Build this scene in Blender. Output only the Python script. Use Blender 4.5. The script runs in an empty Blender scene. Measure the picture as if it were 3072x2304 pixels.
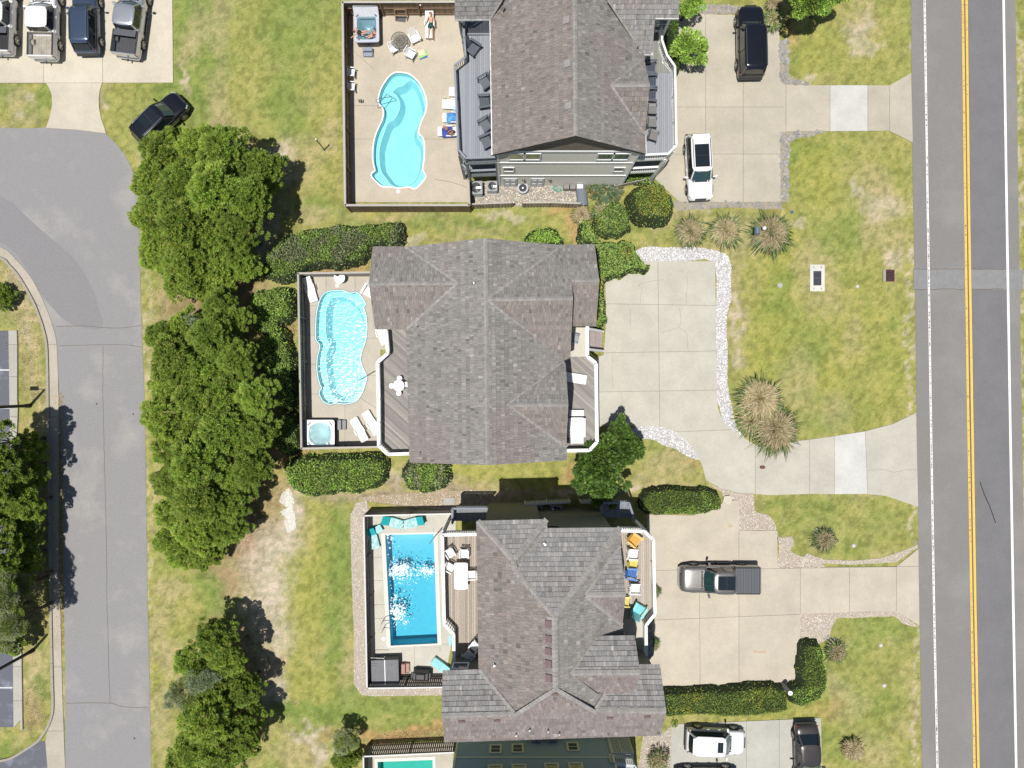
import bpy, bmesh, math, random
import numpy as np
from mathutils import Vector, Matrix
from mathutils.geometry import tessellate_polygon
R=random.Random(7); NR=np.random.RandomState(7)
S=bpy.context.scene; COL=S.collection; D=bpy.data
# ---------------------------------------------------------------- camera, sky, sun
H=53.0; PPM=40.0
cam=D.cameras.new('camera'); co=D.objects.new('camera',cam); COL.objects.link(co)
co.location=(0,0,H); cam.sensor_width=36; cam.lens=36*PPM*H/3072; cam.clip_end=2000; S.camera=co
w=D.worlds.new('World'); S.world=w; w.use_nodes=True
nt=w.node_tree; sky=nt.nodes.new('ShaderNodeTexSky'); sky.sky_type='NISHITA'; sky.sun_disc=False
SV=Vector((-.14,-.155,1)).normalized()
sky.sun_elevation=math.asin(SV.z); sky.sun_rotation=math.atan2(SV.x,SV.y)%(2*math.pi)
bg=nt.nodes['Background']; nt.links.new(sky.outputs[0],bg.inputs[0]); bg.inputs[1].default_value=.058
sl=D.lights.new('sun','SUN'); sl.energy=4.6; sl.angle=math.radians(.53); sl.color=(1,.965,.91)
so=D.objects.new('sun',sl); COL.objects.link(so); so.rotation_euler=SV.to_track_quat('Z','Y').to_euler(); so.location=(0,0,40)
S.view_settings.view_transform='Standard'; S.view_settings.look='None'; S.view_settings.exposure=0; S.view_settings.gamma=1
S.cycles.max_bounces=6; S.cycles.transparent_max_bounces=8
# ---------------------------------------------------------------- pixel -> place (pixels of the 3072 wide photograph)
def at(p,z=0.0,y=None):
    if y is not None: p=(p,y)
    k=(H-z)/H/PPM
    return Vector(((p[0]-1536)*k,(1152-p[1])*k,z))
def rg(ox,oy,s=2.765): return lambda x,y:(ox+x/s,oy+y/s)
A1,A2,A3,A4=rg(0,0),rg(800,0),rg(1600,0),rg(2272,0)
B1,B2,B3,B4=rg(0,600),rg(800,600),rg(1600,600),rg(2272,600)
C1,C2,C3,C4=rg(0,1200),rg(800,1200),rg(1600,1200),rg(2272,1200)
D1,D2,D3,D4=rg(0,1704),rg(800,1704),rg(1600,1704),rg(2272,1704)
def P(f,*xy): return [f(xy[i],xy[i+1]) for i in range(0,len(xy),2)]
def hd(dx,dy): return math.atan2(-dy,dx)
def smooth(pts,n=6,closed=True):
    out=[]; N=len(pts)
    for i in range(N if closed else N-1):
        if closed: p0,p1,p2,p3=(pts[(i+k-1)%N] for k in range(4))
        else: p0,p1,p2,p3=(pts[min(max(i+k-1,0),N-1)] for k in range(4))
        for j in range(n):
            t=j/n
            out.append(tuple(.5*((2*p1[a])+(-p0[a]+p2[a])*t+(2*p0[a]-5*p1[a]+4*p2[a]-p3[a])*t*t+(-p0[a]+3*p1[a]-3*p2[a]+p3[a])*t**3) for a in range(2)))
    if not closed: out.append(tuple(pts[-1]))
    return out
# ---------------------------------------------------------------- materials
MC={}
def mat(name,col=(.5,.5,.5),rough=.8,metal=0,var=.12,scale=6,bump=0,bscale=30,attr=False,coat=0,spec=.5,trans=0,var2=0,scale2=.5,col2=None,thr=.5,alpha=1,stretch=None,emit=None):
    if name in MC: return MC[name]
    m=D.materials.new(name); m.use_nodes=True; n=m.node_tree; L=n.links.new; b=n.nodes['Principled BSDF']
    b.inputs['Roughness'].default_value=rough; b.inputs['Metallic'].default_value=metal; b.inputs['Specular IOR Level'].default_value=spec
    b.inputs['Coat Weight'].default_value=coat; b.inputs['Coat Roughness'].default_value=.05
    tc=n.nodes.new('ShaderNodeNewGeometry')
    src=tc.outputs['Position']
    if stretch:
        mp=n.nodes.new('ShaderNodeMapping'); mp.inputs['Scale'].default_value=stretch; L(src,mp.inputs[0]); src=mp.outputs[0]
    if attr:
        a=n.nodes.new('ShaderNodeVertexColor'); a.layer_name='Col'; c=a.outputs[0]
    else:
        rgb=n.nodes.new('ShaderNodeRGB'); rgb.outputs[0].default_value=(*col,1); c=rgb.outputs[0]
    def noise(sc,det=3,ro=.6):
        t=n.nodes.new('ShaderNodeTexNoise'); t.inputs['Scale'].default_value=sc; t.inputs['Detail'].default_value=det; t.inputs['Roughness'].default_value=ro; L(src,t.inputs['Vector']); return t.outputs[0]
    if col2:
        r=n.nodes.new('ShaderNodeMapRange'); r.inputs[1].default_value=thr-.08; r.inputs[2].default_value=thr+.12; L(noise(scale2,6),r.inputs[0])
        mx=n.nodes.new('ShaderNodeMix'); mx.data_type='RGBA'; L(r.outputs[0],mx.inputs[0]); L(c,mx.inputs[6]); mx.inputs[7].default_value=(*col2,1); c=mx.outputs[2]
    for v,sc in ((var,scale),(var2,scale2)):
        if v and not (v is var2 and col2):
            r=n.nodes.new('ShaderNodeMapRange'); r.inputs[1].default_value=.28; r.inputs[2].default_value=.72; r.inputs[3].default_value=1-v; r.inputs[4].default_value=1+v; L(noise(sc,5,.65),r.inputs[0])
            mx=n.nodes.new('ShaderNodeVectorMath'); mx.operation='SCALE'; L(c,mx.inputs[0]); L(r.outputs[0],mx.inputs[3]); c=mx.outputs[0]
    L(c,b.inputs['Base Color'])
    if bump:
        bp=n.nodes.new('ShaderNodeBump'); bp.inputs['Strength'].default_value=bump; bp.inputs['Distance'].default_value=.02; L(noise(bscale,3),bp.inputs['Height']); L(bp.outputs[0],b.inputs['Normal'])
    if alpha<1: b.inputs['Alpha'].default_value=alpha
    MC[name]=m; return m
def leafmat(name):
    m=D.materials.new(name); m.use_nodes=True; n=m.node_tree; L=n.links.new; b=n.nodes['Principled BSDF']
    a=n.nodes.new('ShaderNodeVertexColor'); a.layer_name='Col'
    oi=n.nodes.new('ShaderNodeObjectInfo'); r=n.nodes.new('ShaderNodeMapRange'); r.inputs[3].default_value=.82; r.inputs[4].default_value=1.2; L(oi.outputs['Random'],r.inputs[0])
    v=n.nodes.new('ShaderNodeVectorMath'); v.operation='SCALE'; L(a.outputs[0],v.inputs[0]); L(r.outputs[0],v.inputs[3])
    L(v.outputs[0],b.inputs['Base Color']); b.inputs['Roughness'].default_value=.5; b.inputs['Specular IOR Level'].default_value=.35
    t=n.nodes.new('ShaderNodeBsdfTranslucent'); L(v.outputs[0],t.inputs[0]); mx=n.nodes.new('ShaderNodeMixShader'); mx.inputs[0].default_value=.25
    L(b.outputs[0],mx.inputs[1]); L(t.outputs[0],mx.inputs[2]); L(mx.outputs[0],n.nodes['Material Output'].inputs[0]); MC[name]=m; return m
LEAF=leafmat('leaf')
def watermat(name,tint,scale,bump,rough=.06,foamy=0,dist=.06,zs=1):
    m=D.materials.new(name); m.use_nodes=True; n=m.node_tree; L=n.links.new; n.nodes.remove(n.nodes['Principled BSDF'])
    t=n.nodes.new('ShaderNodeBsdfTransparent'); t.inputs[0].default_value=(*tint,1)
    g=n.nodes.new('ShaderNodeBsdfGlossy'); g.inputs[0].default_value=(1,1,1,1); g.inputs['Roughness'].default_value=rough
    f=n.nodes.new('ShaderNodeFresnel'); f.inputs[0].default_value=1.33
    no=n.nodes.new('ShaderNodeTexNoise'); no.inputs['Scale'].default_value=scale; no.inputs['Detail'].default_value=2.5; no.inputs['Distortion'].default_value=.8
    tc=n.nodes.new('ShaderNodeNewGeometry'); mp=n.nodes.new('ShaderNodeMapping'); mp.inputs['Rotation'].default_value=(0,0,.5); mp.inputs['Scale'].default_value=(1,2.0*zs,1); L(tc.outputs['Position'],mp.inputs[0]); L(mp.outputs[0],no.inputs['Vector'])
    b=n.nodes.new('ShaderNodeBump'); b.inputs['Strength'].default_value=bump; b.inputs['Distance'].default_value=dist; L(no.outputs[0],b.inputs['Height'])
    L(b.outputs[0],g.inputs['Normal']); L(b.outputs[0],f.inputs['Normal'])
    mx=n.nodes.new('ShaderNodeMixShader'); L(f.outputs[0],mx.inputs[0]); L(t.outputs[0],mx.inputs[1]); L(g.outputs[0],mx.inputs[2]); L(mx.outputs[0],n.nodes['Material Output'].inputs[0]); MC[name]=m; return m
def vc(name,**k): return mat(name,attr=True,**k)
M_shing=vc('weathered_shingle',rough=.9,var=.22,scale=9,bump=.3,bscale=60,stretch=(1,1,1))
M_white=mat('white_paint',(.80,.80,.79),rough=.55,var=.03)
M_whitepl=mat('white_plastic',(.82,.83,.84),rough=.35,var=.03)
M_trimg=mat('grey_trim',(.42,.44,.47),rough=.7,var=.06)
M_glass=mat('window_glass',(.09,.115,.15),rough=.04,var=0,spec=1,coat=.4)
M_dark=mat('black_plastic',(.012,.012,.014),rough=.5,var=.1)
M_steel=mat('brushed_steel',(.55,.56,.57),rough=.25,metal=1,var=.05)
M_grey=mat('grey_plastic',(.115,.13,.155),rough=.5,var=.08)
M_conc=vc('concrete',rough=.92,var=.08,scale=9,var2=.12,scale2=.45,bump=.15,bscale=90)
M_wood=vc('weathered_wood',rough=.85,var=.16,scale=12,bump=.2,bscale=70)
M_bark=mat('bark',(.10,.08,.06),rough=.95,var=.3,scale=8,bump=.5)
M_tyre=mat('tyre_rubber',(.013,.013,.014),rough=.85,var=.1)
M_rim=mat('alloy_rim',(.42,.42,.43),rough=.3,metal=.9,var=0)
M_red=mat('red_lens',(.28,.02,.012),rough=.25,var=.05,coat=.5)
M_lens=mat('clear_lens',(.6,.62,.64),rough=.15,var=.1,metal=.3)
M_skin=mat('skin',(.55,.33,.23),rough=.6,var=.05)
M_skin2=mat('tanned_skin',(.36,.19,.12),rough=.6,var=.05)
M_hair=mat('dark_hair',(.02,.014,.01),rough=.6,var=.2)
M_stone=vc('stone',rough=.9,var=.15,scale=30)
M_vc=vc('painted',rough=.6,var=.05)
# ---------------------------------------------------------------- object helpers
def props(o,label=None,cat=None,group=None,kind=None):
    if label: o['label']=label
    if cat: o['category']=cat
    if group: o['group']=group
    if kind: o['kind']=kind
    return o
def thing(name,label,cat,loc=(0,0,0),rot=0,group=None,scale=1):
    o=D.objects.new(name,None); COL.objects.link(o); o.location=loc; o.rotation_euler=(0,0,rot); o.empty_display_size=.2
    if scale!=1: o.scale=(scale,)*3 if not isinstance(scale,tuple) else scale
    return props(o,label,cat,group)
def link(name,me,parent=None,m=None,kind=None):
    o=D.objects.new(name,me); COL.objects.link(o)
    if parent is not None: o.parent=parent
    if m is not None and not me.materials: me.materials.append(m)
    if kind: o['kind']=kind
    return o
def setcol(me,cols):
    a=me.color_attributes.new('Col','FLOAT_COLOR','CORNER')
    me_l=len(me.loops); buf=np.ones((me_l,4),np.float32)
    if len(cols)==3 and not hasattr(cols[0],'__len__'): buf[:,:3]=cols
    else:
        ls=np.empty(len(me.polygons),np.int32); me.polygons.foreach_get('loop_total',ls)
        buf[:,:3]=np.repeat(np.asarray(cols,np.float32),ls,axis=0)
    a.data.foreach_set('color',buf.ravel())
def npmesh(name,V,F,cols=None,smooth_=False):
    V=np.asarray(V,np.float32).reshape(-1,3); F=np.asarray(F,np.int32); n,k=F.shape
    me=D.meshes.new(name); me.vertices.add(len(V)); me.vertices.foreach_set('co',V.ravel())
    me.loops.add(n*k); me.loops.foreach_set('vertex_index',F.ravel()); me.polygons.add(n)
    me.polygons.foreach_set('loop_start',np.arange(0,n*k,k,dtype=np.int32)); me.polygons.foreach_set('loop_total',np.full(n,k,np.int32))
    if smooth_: me.polygons.foreach_set('use_smooth',np.ones(n,bool))
    me.update(calc_edges=True)
    if cols is not None: setcol(me,cols)
    return me
class MB:
    def __init__(s): s.v=[]; s.f=[]; s.c=[]; s.sm=[]
    def add(s,vs,fs,c=None,sm=False):
        b=len(s.v); s.v+= [tuple(x) for x in vs]; s.f+=[tuple(i+b for i in f) for f in fs]; s.c+=[c]*len(fs); s.sm+=[sm]*len(fs); return s
    def box(s,c,d,rz=0,c_=None,ry=0,rx=0,taper=1):
        hx,hy,hz=d[0]/2,d[1]/2,d[2]/2; M=Matrix.Rotation(rz,3,'Z')@Matrix.Rotation(ry,3,'Y')@Matrix.Rotation(rx,3,'X'); c=Vector(c)
        vs=[c+M@Vector((x*hx*(taper if z>0 else 1),y*hy*(taper if z>0 else 1),z*hz)) for z in(-1,1) for y in(-1,1) for x in(-1,1)]
        return s.add(vs,[(0,2,3,1),(4,5,7,6),(0,1,5,4),(2,6,7,3),(0,4,6,2),(1,3,7,5)],c_)
    def beam(s,a,b,wd,ht,c_=None,up=(0,0,1)):
        a=Vector(a);b=Vector(b);d=(b-a)
        if d.length<1e-6: return s
        d.normalize(); u=Vector(up)
        if abs(d.dot(u))>.99: u=Vector((0,1,0))
        x=d.cross(u).normalized(); z=x.cross(d)
        vs=[q+x*i*wd/2+z*j*ht/2 for q in(a,b) for i,j in((-1,-1),(1,-1),(1,1),(-1,1))]
        return s.add(vs,[(0,1,2,3),(7,6,5,4),(0,4,5,1),(1,5,6,2),(2,6,7,3),(3,7,4,0)],c_)
    def cyl(s,a,b,r,r2=None,n=10,c_=None,cap=True):
        a=Vector(a);b=Vector(b);d=(b-a).normalized(); r2=r if r2 is None else r2
        u=Vector((0,0,1)) if abs(d.z)<.9 else Vector((1,0,0)); x=d.cross(u).normalized(); y=d.cross(x)
        vs=[q+(x*math.cos(t*2*math.pi/n)+y*math.sin(t*2*math.pi/n))*rr for q,rr in((a,r),(b,r2)) for t in range(n)]
        fs=[(i,(i+1)%n,n+(i+1)%n,n+i) for i in range(n)]
        s.add(vs,fs,c_,True)
        if cap: s.add(vs,[tuple(range(n))[::-1],tuple(range(n,2*n))],c_)
        return s
    def tube(s,pts,r,n=6,c_=None):
        for i in range(len(pts)-1): s.cyl(pts[i],pts[i+1],r,n=n,c_=c_)
        return s
    def sph(s,c,r,n=8,m=6,c_=None):
        if not hasattr(r,'__len__'): r=(r,r,r)
        vs=[];fs=[]
        for j in range(m+1):
            ph=math.pi*j/m
            for i in range(n): vs.append((c[0]+r[0]*math.sin(ph)*math.cos(2*math.pi*i/n),c[1]+r[1]*math.sin(ph)*math.sin(2*math.pi*i/n),c[2]+r[2]*math.cos(ph)))
        for j in range(m):
            for i in range(n): fs.append((j*n+i,(j+1)*n+i,(j+1)*n+(i+1)%n,j*n+(i+1)%n))
        return s.add(vs,fs,c_,True)
    def prism(s,poly,z0,z1,c_=None,top=True,bottom=False,sides=True):
        n=len(poly)
        if sum(poly[i][0]*poly[(i+1)%n][1]-poly[(i+1)%n][0]*poly[i][1] for i in range(n))<0: poly=poly[::-1]
        vs=[(p[0],p[1],z0) for p in poly]+[(p[0],p[1],z1) for p in poly]
        if sides: s.add(vs,[(i,(i+1)%n,n+(i+1)%n,n+i) for i in range(n)],c_)
        tri=tessellate_polygon([[Vector((p[0],p[1],0)) for p in poly]])
        if top: s.add(vs[n:],[orient(vs[n:],t) for t in tri],c_)
        if bottom: s.add(vs[:n],[orient(vs[:n],t)[::-1] for t in tri],c_)
        return s
    def build(s,name,m=None,parent=None,kind=None,col=None,bevel=0,sub=0):
        me=D.meshes.new(name); me.from_pydata(s.v,[],s.f)
        if any(s.sm): me.polygons.foreach_set('use_smooth',s.sm)
        if col is not None or any(c is not None for c in s.c): setcol(me,[ (c if c is not None else (col or (.5,.5,.5))) for c in s.c])
        me.update()
        o=link(name,me,parent,m,kind)
        if bevel: b=o.modifiers.new('b','BEVEL'); b.width=bevel; b.segments=2; b.limit_method='ANGLE'
        if sub:
            me.polygons.foreach_set('use_smooth',[True]*len(me.polygons)); b=o.modifiers.new('s','SUBSURF'); b.levels=b.render_levels=sub
        return o
def orient(vs,t):
    a,b,c=(Vector(vs[i]) for i in t)
    return tuple(t) if (b-a).cross(c-a).z>0 else tuple(t[::-1])
def W2(pts,z=0): return [tuple(at(p,z)[:2]) for p in pts]
# polygon (2D) clipped by convex rectangle given by corner list (ccw)
def clip(poly,rect):
    out=poly
    for i in range(len(rect)):
        a=rect[i]; b=rect[(i+1)%len(rect)]; ex,ey=b[0]-a[0],b[1]-a[1]
        inp=out; out=[]
        if not inp: return []
        for j in range(len(inp)):
            p=inp[j]; q=inp[(j+1)%len(inp)]
            dp=ex*(p[1]-a[1])-ey*(p[0]-a[0]); dq=ex*(q[1]-a[1])-ey*(q[0]-a[0])
            if dp>=0: out.append(p)
            if (dp>=0)!=(dq>=0):
                t=dp/(dp-dq); out.append((p[0]+(q[0]-p[0])*t,p[1]+(q[1]-p[1])*t))
    return out
def area(p): return abs(sum(p[i][0]*p[(i+1)%len(p)][1]-p[(i+1)%len(p)][0]*p[i][1] for i in range(len(p))))/2
def pip(X,Y,poly):
    ins=np.zeros(X.shape,bool); n=len(poly); j=n-1
    for i in range(n):
        xi,yi=poly[i][0],poly[i][1]; xj,yj=poly[j][0],poly[j][1]
        if yi!=yj: ins^=((yi>Y)!=(yj>Y))&(X<(xj-xi)*(Y-yi)/(yj-yi)+xi)
        j=i
    return ins
def edist(X,Y,poly):
    d=np.full(X.shape,1e9)
    for i in range(len(poly)):
        ax,ay=poly[i-1][:2]; bx,by=poly[i][:2]; dx,dy=bx-ax,by-ay; l=dx*dx+dy*dy+1e-12
        t=np.clip(((X-ax)*dx+(Y-ay)*dy)/l,0,1); d=np.minimum(d,np.hypot(X-ax-t*dx,Y-ay-t*dy))
    return d
def jit(c,v,r=R): k=1+r.uniform(-v,v); return tuple(max(0,x*k) for x in c)
def lerp(a,b,t): return tuple(a[i]+(b[i]-a[i])*t for i in range(len(a)))
# sheet cut into slabs along lines, gaps between (real recessed joints)
def slabs(parent,outer,lines,z=.06,th=.1,col=(.45,.43,.38),holes=(),gap=.012,m=None,name='slab',colf=None,holecut=None):
    bm=bmesh.new()
    allp=[outer]+list(holes); flat=[p for q in allp for p in q]
    vs=[bm.verts.new((p[0],p[1],z)) for p in flat]
    for t in tessellate_polygon([[Vector((p[0],p[1],0)) for p in q] for q in allp]):
        try: bm.faces.new([vs[i] for i in t])
        except ValueError: pass
    bmesh.ops.recalc_face_normals(bm,faces=bm.faces)
    for (a,b,*lim) in lines:
        a=Vector((*a[:2],0)); b=Vector((*b[:2],0)); d=(b-a); Ln=d.length; d.normalize(); n=Vector((-d.y,d.x,0))
        allg=lambda: bm.verts[:]+bm.edges[:]+bm.faces[:]
        def sel():
            if lim: return allg()
            fs=[f for f in bm.faces if -.001<(f.calc_center_median()-a).dot(d)<Ln+.001]
            return list({v for f in fs for v in f.verts})+list({e for f in fs for e in f.edges})+fs
        if not lim:
            for q in (a,b): bmesh.ops.bisect_plane(bm,geom=allg(),plane_co=q,plane_no=d,dist=1e-5)
        for sgn in (-1,1): bmesh.ops.bisect_plane(bm,geom=sel(),plane_co=a+n*gap*sgn,plane_no=n,dist=1e-6)
        kill=[f for f in bm.faces if abs((f.calc_center_median()-a).dot(n))<gap*.9 and (lim or 0<=(f.calc_center_median()-a).dot(d)<=Ln)]
        bmesh.ops.delete(bm,geom=kill,context='FACES')
    bm.faces.index_update(); seen=set(); comps=[]
    for f in bm.faces:
        if f in seen: continue
        st=[f]; seen.add(f); c=[]
        while st:
            g=st.pop(); c.append(g)
            for e in g.edges:
                for h in e.link_faces:
                    if h not in seen: seen.add(h); st.append(h)
        comps.append(c)
    for c in comps:
        A=sum(f.calc_area() for f in c)
        if A<.02: continue
        idx={}; V=[]; F=[]
        for f in c:
            for v in f.verts:
                if v not in idx: idx[v]=len(V); V.append(tuple(v.co))
            t=[idx[v] for v in f.verts]; F.append(tuple(t if f.normal.z>0 else t[::-1]))
        n0=len(V); cs=set(c); F2=[]
        for f in c:
            for e in f.edges:
                if sum(1 for h in e.link_faces if h in cs)==1:
                    a_,b_=idx[e.verts[0]],idx[e.verts[1]]; F2.append((a_,b_,n0+b_,n0+a_))
        V+= [(x,y,zz-th) for x,y,zz in V]
        me=D.meshes.new(name); me.from_pydata(V,[],F+F2); me.update()
        cx=sum(v[0] for v in V)/len(V); cy=sum(v[1] for v in V)/len(V)
        setcol(me,colf(cx,cy) if colf and colf(cx,cy) else jit(col,.035))
        link(name,me,parent,m or M_conc)
    bm.free()
def sheet(name,poly,z,m,kind='structure',label=None,cat=None,col=None,parent=None,holes=(),sub=None):
    allp=[poly]+list(holes); flat=[(p[0],p[1],z) for q in allp for p in q]
    tri=[orient(flat,t) for t in tessellate_polygon([[Vector((p[0],p[1],0)) for p in q] for q in allp])]
    me=D.meshes.new(name); me.from_pydata(flat,[],tri); me.update()
    if col is not None: setcol(me,col)
    o=link(name,me,parent,m,kind); return props(o,label,cat)
# ================================================================ GROUND
HS=lambda pts,z=0: W2(pts,z)
# yards that hold a pool: the ground sheet is left out under them
Y1=HS([(1043,25),(1051,605),(1402,605),(1402,20)]); Y2=HS([(908,832),(917,1336),(1140,1332),(1140,1050),(1200,1050),(1200,832)])
Y3=HS([(1105,1533),(1113,2028),(1335,2022),(1362,1880),(1366,1530)]); Y4=HS([(1106,2240),(1106,2400),(1355,2400),(1358,2230)])
YARDS=[Y1,Y2,Y3,Y4]
road_poly=HS([(2733,-400),(2733,0),(2736,428),(2746,962),(2753,1500),(2759,1900),(2766,2304),(2772,2700),(3092,2700),(3082,2304),(3068,1400),(3064,1200),(3055,600),(3046,0),(3040,-400)])
street=HS([(-700,380),(0,383),(72,385),(139,383),(235,390),(318,402),(347,430),(376,466),(394,503),(407,545),(412,600),(418,700),(420,800),(423,918),(430,1106),(434,1200),(439,1500),(443,1800),(448,2000),(454,2304),(460,2700),(196,2700),(196,2304),(196,2080),(194,1900),(190,1700),(188,1500),(184,1350),(180,1200),(170,1060),(159,980),(137,918),(97.6,838),(47,777),(0,741),(-300,600),(-700,520)])
DW0=HS(P(A1,-900,-900,1425,-900,1432,0,1438,687,850,690,829,760,822,830,825,900,843,990,866,1050,882,1109,650,1079,385,1062,412,990,430,910,437,850,430,780,410,730,388,692,-900,692))
DW1=HS([(2085,43),(2338,50),(2338,236),(2343,248),(2356,256),(2500,257),(2668,257),(2732,220),(2737,428),(2666,393),(2500,394),(2357,395),(2345,401),(2340,416),(2341,520),(2341,606),(2180,607),(2040,606),(2027,597),(1965,537),(1950,480),(1950,60)])
DW2=HS([(1955,784),(2144,784),(2146,900),(2149,1080),(2151,1200),(2153,1222),(2160,1245),(2175,1270),(2197,1290),(2230,1312),(2268,1336),(2320,1330),(2427,1319),(2503,1308),(2594,1294),(2677,1272),(2747,1238),(2753,1520),(2655,1487),(2597,1481),(2503,1482),(2431,1481),(2308,1485),(2255,1480),(2210,1478),(2164,1464),(2135,1450),(2117,1440),(2108,1402),(2095,1373),(2074,1341),(2050,1315),(2027,1297),(2005,1287),(1983,1280),(1943,1278),(1785,1278),(1780,1075),(1811,1065),(1818,960),(1815,830),(1860,800)])
DW3=HS([(1940,1543),(2080,1546),(2164,1512),(2172,1500),(2216,1502),(2217,1592),(2331,1592),(2332,1704),(2400,1702),(2688,1699),(2754,1646),(2757,1876),(2688,1832),(2540,1836),(2400,1840),(2398,1930),(2397,2040),(2360,2050),(2200,2057),(1991,2066),(1950,2066),(1945,1800)])
DW4=HS([(2013,2172),(2240,2163),(2400,2156),(2462,2153),(2464,2304),(2466,2700),(2012,2700)])
walkL=HS(smooth(P(B1,-400,340,0,390,130,490,215,585,270,660,335,780,380,880,415,970,440,1050,462,1130,474,1210,482,1400,490,1659),3,False)+P(D1,488,0,505,400,520,1050,530,1300,545,1700,545,2600,400,2600,398,1659,380,1440)+[(143,2195),(158,2140)]+P(D1,445,1100,441,900,432,500,425,0)+P(C1,420,600,410,0)+P(B1,405,1659,402,1300,395,1200,370,1080,330,960,290,860,220,730,150,620,80,540,0,480,-400,400))
lotL=HS([(-900,990),(29,992),(31,1200),(35,1500),(41,1950),(43,2181),(-900,2186)])
lotL2=HS(P(D1,-900,1690,0,1600,100,1575,200,1515,320,1437,372,1436,384,1500,398,1659,398,2600,-900,2600))
curb1=HS(P(B1,80,1085,148,1083,152,1200,152,1659)+P(C1,158,60,150,250)+P(D1,185,560,190,900,196,1335,175,1333,178,1255,122,1320,117,680)+P(C1,92,200)+P(B1,88,1659,82,1200))
PAVED=[road_poly,street,DW0,DW1,DW2,DW3,DW4,walkL,lotL,lotL2,curb1]
# ---- gravel beds
Gwhite1=HS(smooth(P(B3,850,420,965,385,1100,395,1280,390,1420,400,1540,430,1610,460,1640,560,1635,700,1640,820,1600,960,1605,1100,1612,1300,1608,1500,1635,1659)+P(C3,1650,60,1670,180,1700,250,1745,300,1700,300,1600,220,1560,130,1540,40)+P(B3,1525,1659,1520,1300,1512,900,1507,520,1300,505,1000,515,900,505,870,460),2))
Gwhite2=HS(smooth(P(C3,820,230,950,212,1060,216,1190,268,1315,388,1380,490,1280,470,1190,410,1080,375,1000,330,900,320,850,290),3))
Gpink1=HS(smooth(P(C3,1430,690,1560,730,1690,775,1820,780,1830,880,1850,930,1960,960,2010,1040,2030,1140,2140,1130,2160,1200,2130,1250,2230,1300,2350,1345,2420,1385,2100,1398,2024,1395,2022,1085,1705,1085,1703,840,1580,830,1560,760),2))
Gpink2=HS([(2400,1698),(2470,1690),(2560,1694),(2690,1686),(2752,1640),(2753,1634),(2700,1655),(2640,1675),(2560,1682),(2470,1678),(2420,1660),(2390,1688)])
Gpink3=HS(smooth(P(D4,345,378,560,368,900,365,1150,352,1260,430,1336,490,1200,460,1130,400,800,415,650,420,600,560,560,600,525,620,360,618),2))
Gstone1=HS([(2338,120),(2364,118),(2368,200),(2364,225),(2390,240),(2440,256),(2356,256),(2343,248),(2338,236)])
Gstone2=HS([(2340,606),(2340,416),(2345,401),(2357,395),(2470,394),(2440,408),(2400,412),(2370,425),(2364,500),(2366,606)])
Gstone3=HS([(2020,603),(2345,607),(2345,628),(2180,622),(2028,632)])
Gstone4=HS([(2085,45),(2225,40),(2240,22),(2200,16),(2090,14)])
Gutil=HS([(1405,545),(1746,545),(1746,615),(1404,622)])
Gyard3=HS(smooth([(1078,1500),(1120,1488),(1250,1478),(1430,1470),(1480,1480),(1480,1545),(1368,1545),(1368,1533)],2))
Gyard3b=HS([(1052,1545),(1068,1510),(1100,1500),(1106,1533),(1112,2032),(1340,2028),(1340,2085),(1130,2088),(1085,2085),(1062,2052),(1062,1900),(1056,1760),(1052,1600)])
Gh4=HS([(1983,2205),(2013,2178),(2013,2400),(1900,2400),(1930,2200)])
BEDS=[Gwhite1,Gwhite2,Gpink1,Gpink2,Gpink3,Gutil,Gyard3b]
# ---- ground sheet with soft-edged patches of turf, straw and sand (the colours lie in the ground itself)
def axis(a,b,st,far): return np.concatenate([[-far,-far/2,-far/4,a-8],np.arange(a,b,st),[b+8,far/4,far/2,far]])
GX=axis(-46,46,.16,420); GY=axis(-36,36,.16,420); X,Y=np.meshgrid(GX,GY)
_t={}
def vnoise(X,Y,sc,seed):
    r=np.random.RandomState(seed); g=r.rand(256,256); x=X*sc+1000.5; y=Y*sc+1000.5; xi=np.floor(x).astype(int); yi=np.floor(y).astype(int); fx=x-xi; fy=y-yi; fx=fx*fx*(3-2*fx); fy=fy*fy*(3-2*fy)
    G=lambda i,j:g[(yi+j)%256,(xi+i)%256]
    return (G(0,0)*(1-fx)+G(1,0)*fx)*(1-fy)+(G(0,1)*(1-fx)+G(1,1)*fx)*fy
def fbm(X,Y,sc,seed,o=4):
    s=0;a=1;t=0
    for i in range(o): s=s+a*vnoise(X,Y,sc*2**i,seed+i*17); t+=a; a*=.55
    return s/t
G_base=(.29,.29,.086); G_lush=(.165,.235,.052); G_dry=(.36,.315,.155); G_lime=(.285,.295,.068); G_sand=(.47,.415,.30); G_straw=(.40,.255,.11); G_brown=(.27,.19,.105); G_mulch=(.33,.265,.19)
PATCH=[]
def pa(c,k,*L):
    for q in L: PATCH.append((c,k,*q))
# (px,py,rx,ry)
pa(G_lush,.8,(620,130,120,260),(900,60,150,160),(560,60,60,120),(850,330,90,140),(520,290,90,90),(640,380,60,90),(100,330,50,60),(30,260,60,30),(150,270,25,50))
pa(G_base,.8,(720,200,40,300),(990,260,40,220),(1000,500,60,160),(760,330,60,200))
pa(G_dry,.75,(655,20,35,160),(660,300,40,110),(690,400,60,50),(590,70,40,60),(560,140,25,60),(880,480,90,70),(800,470,60,40),(1000,420,40,60),(560,240,12,60),(315,290,12,40),(60,290,50,45),(90,360,60,40),(20,370,30,20),(840,620,80,40),(1100,655,260,22),(940,660,60,30),(1400,690,120,25))
pa(G_sand,.75,(855,480,40,50),(835,460,30,40),(820,690,30,60),(800,720,26,40),(560,225,8,50),(318,300,8,25),(1230,728,30,14),(1500,640,60,14),(60,340,20,20),(90,280,20,12))
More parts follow.
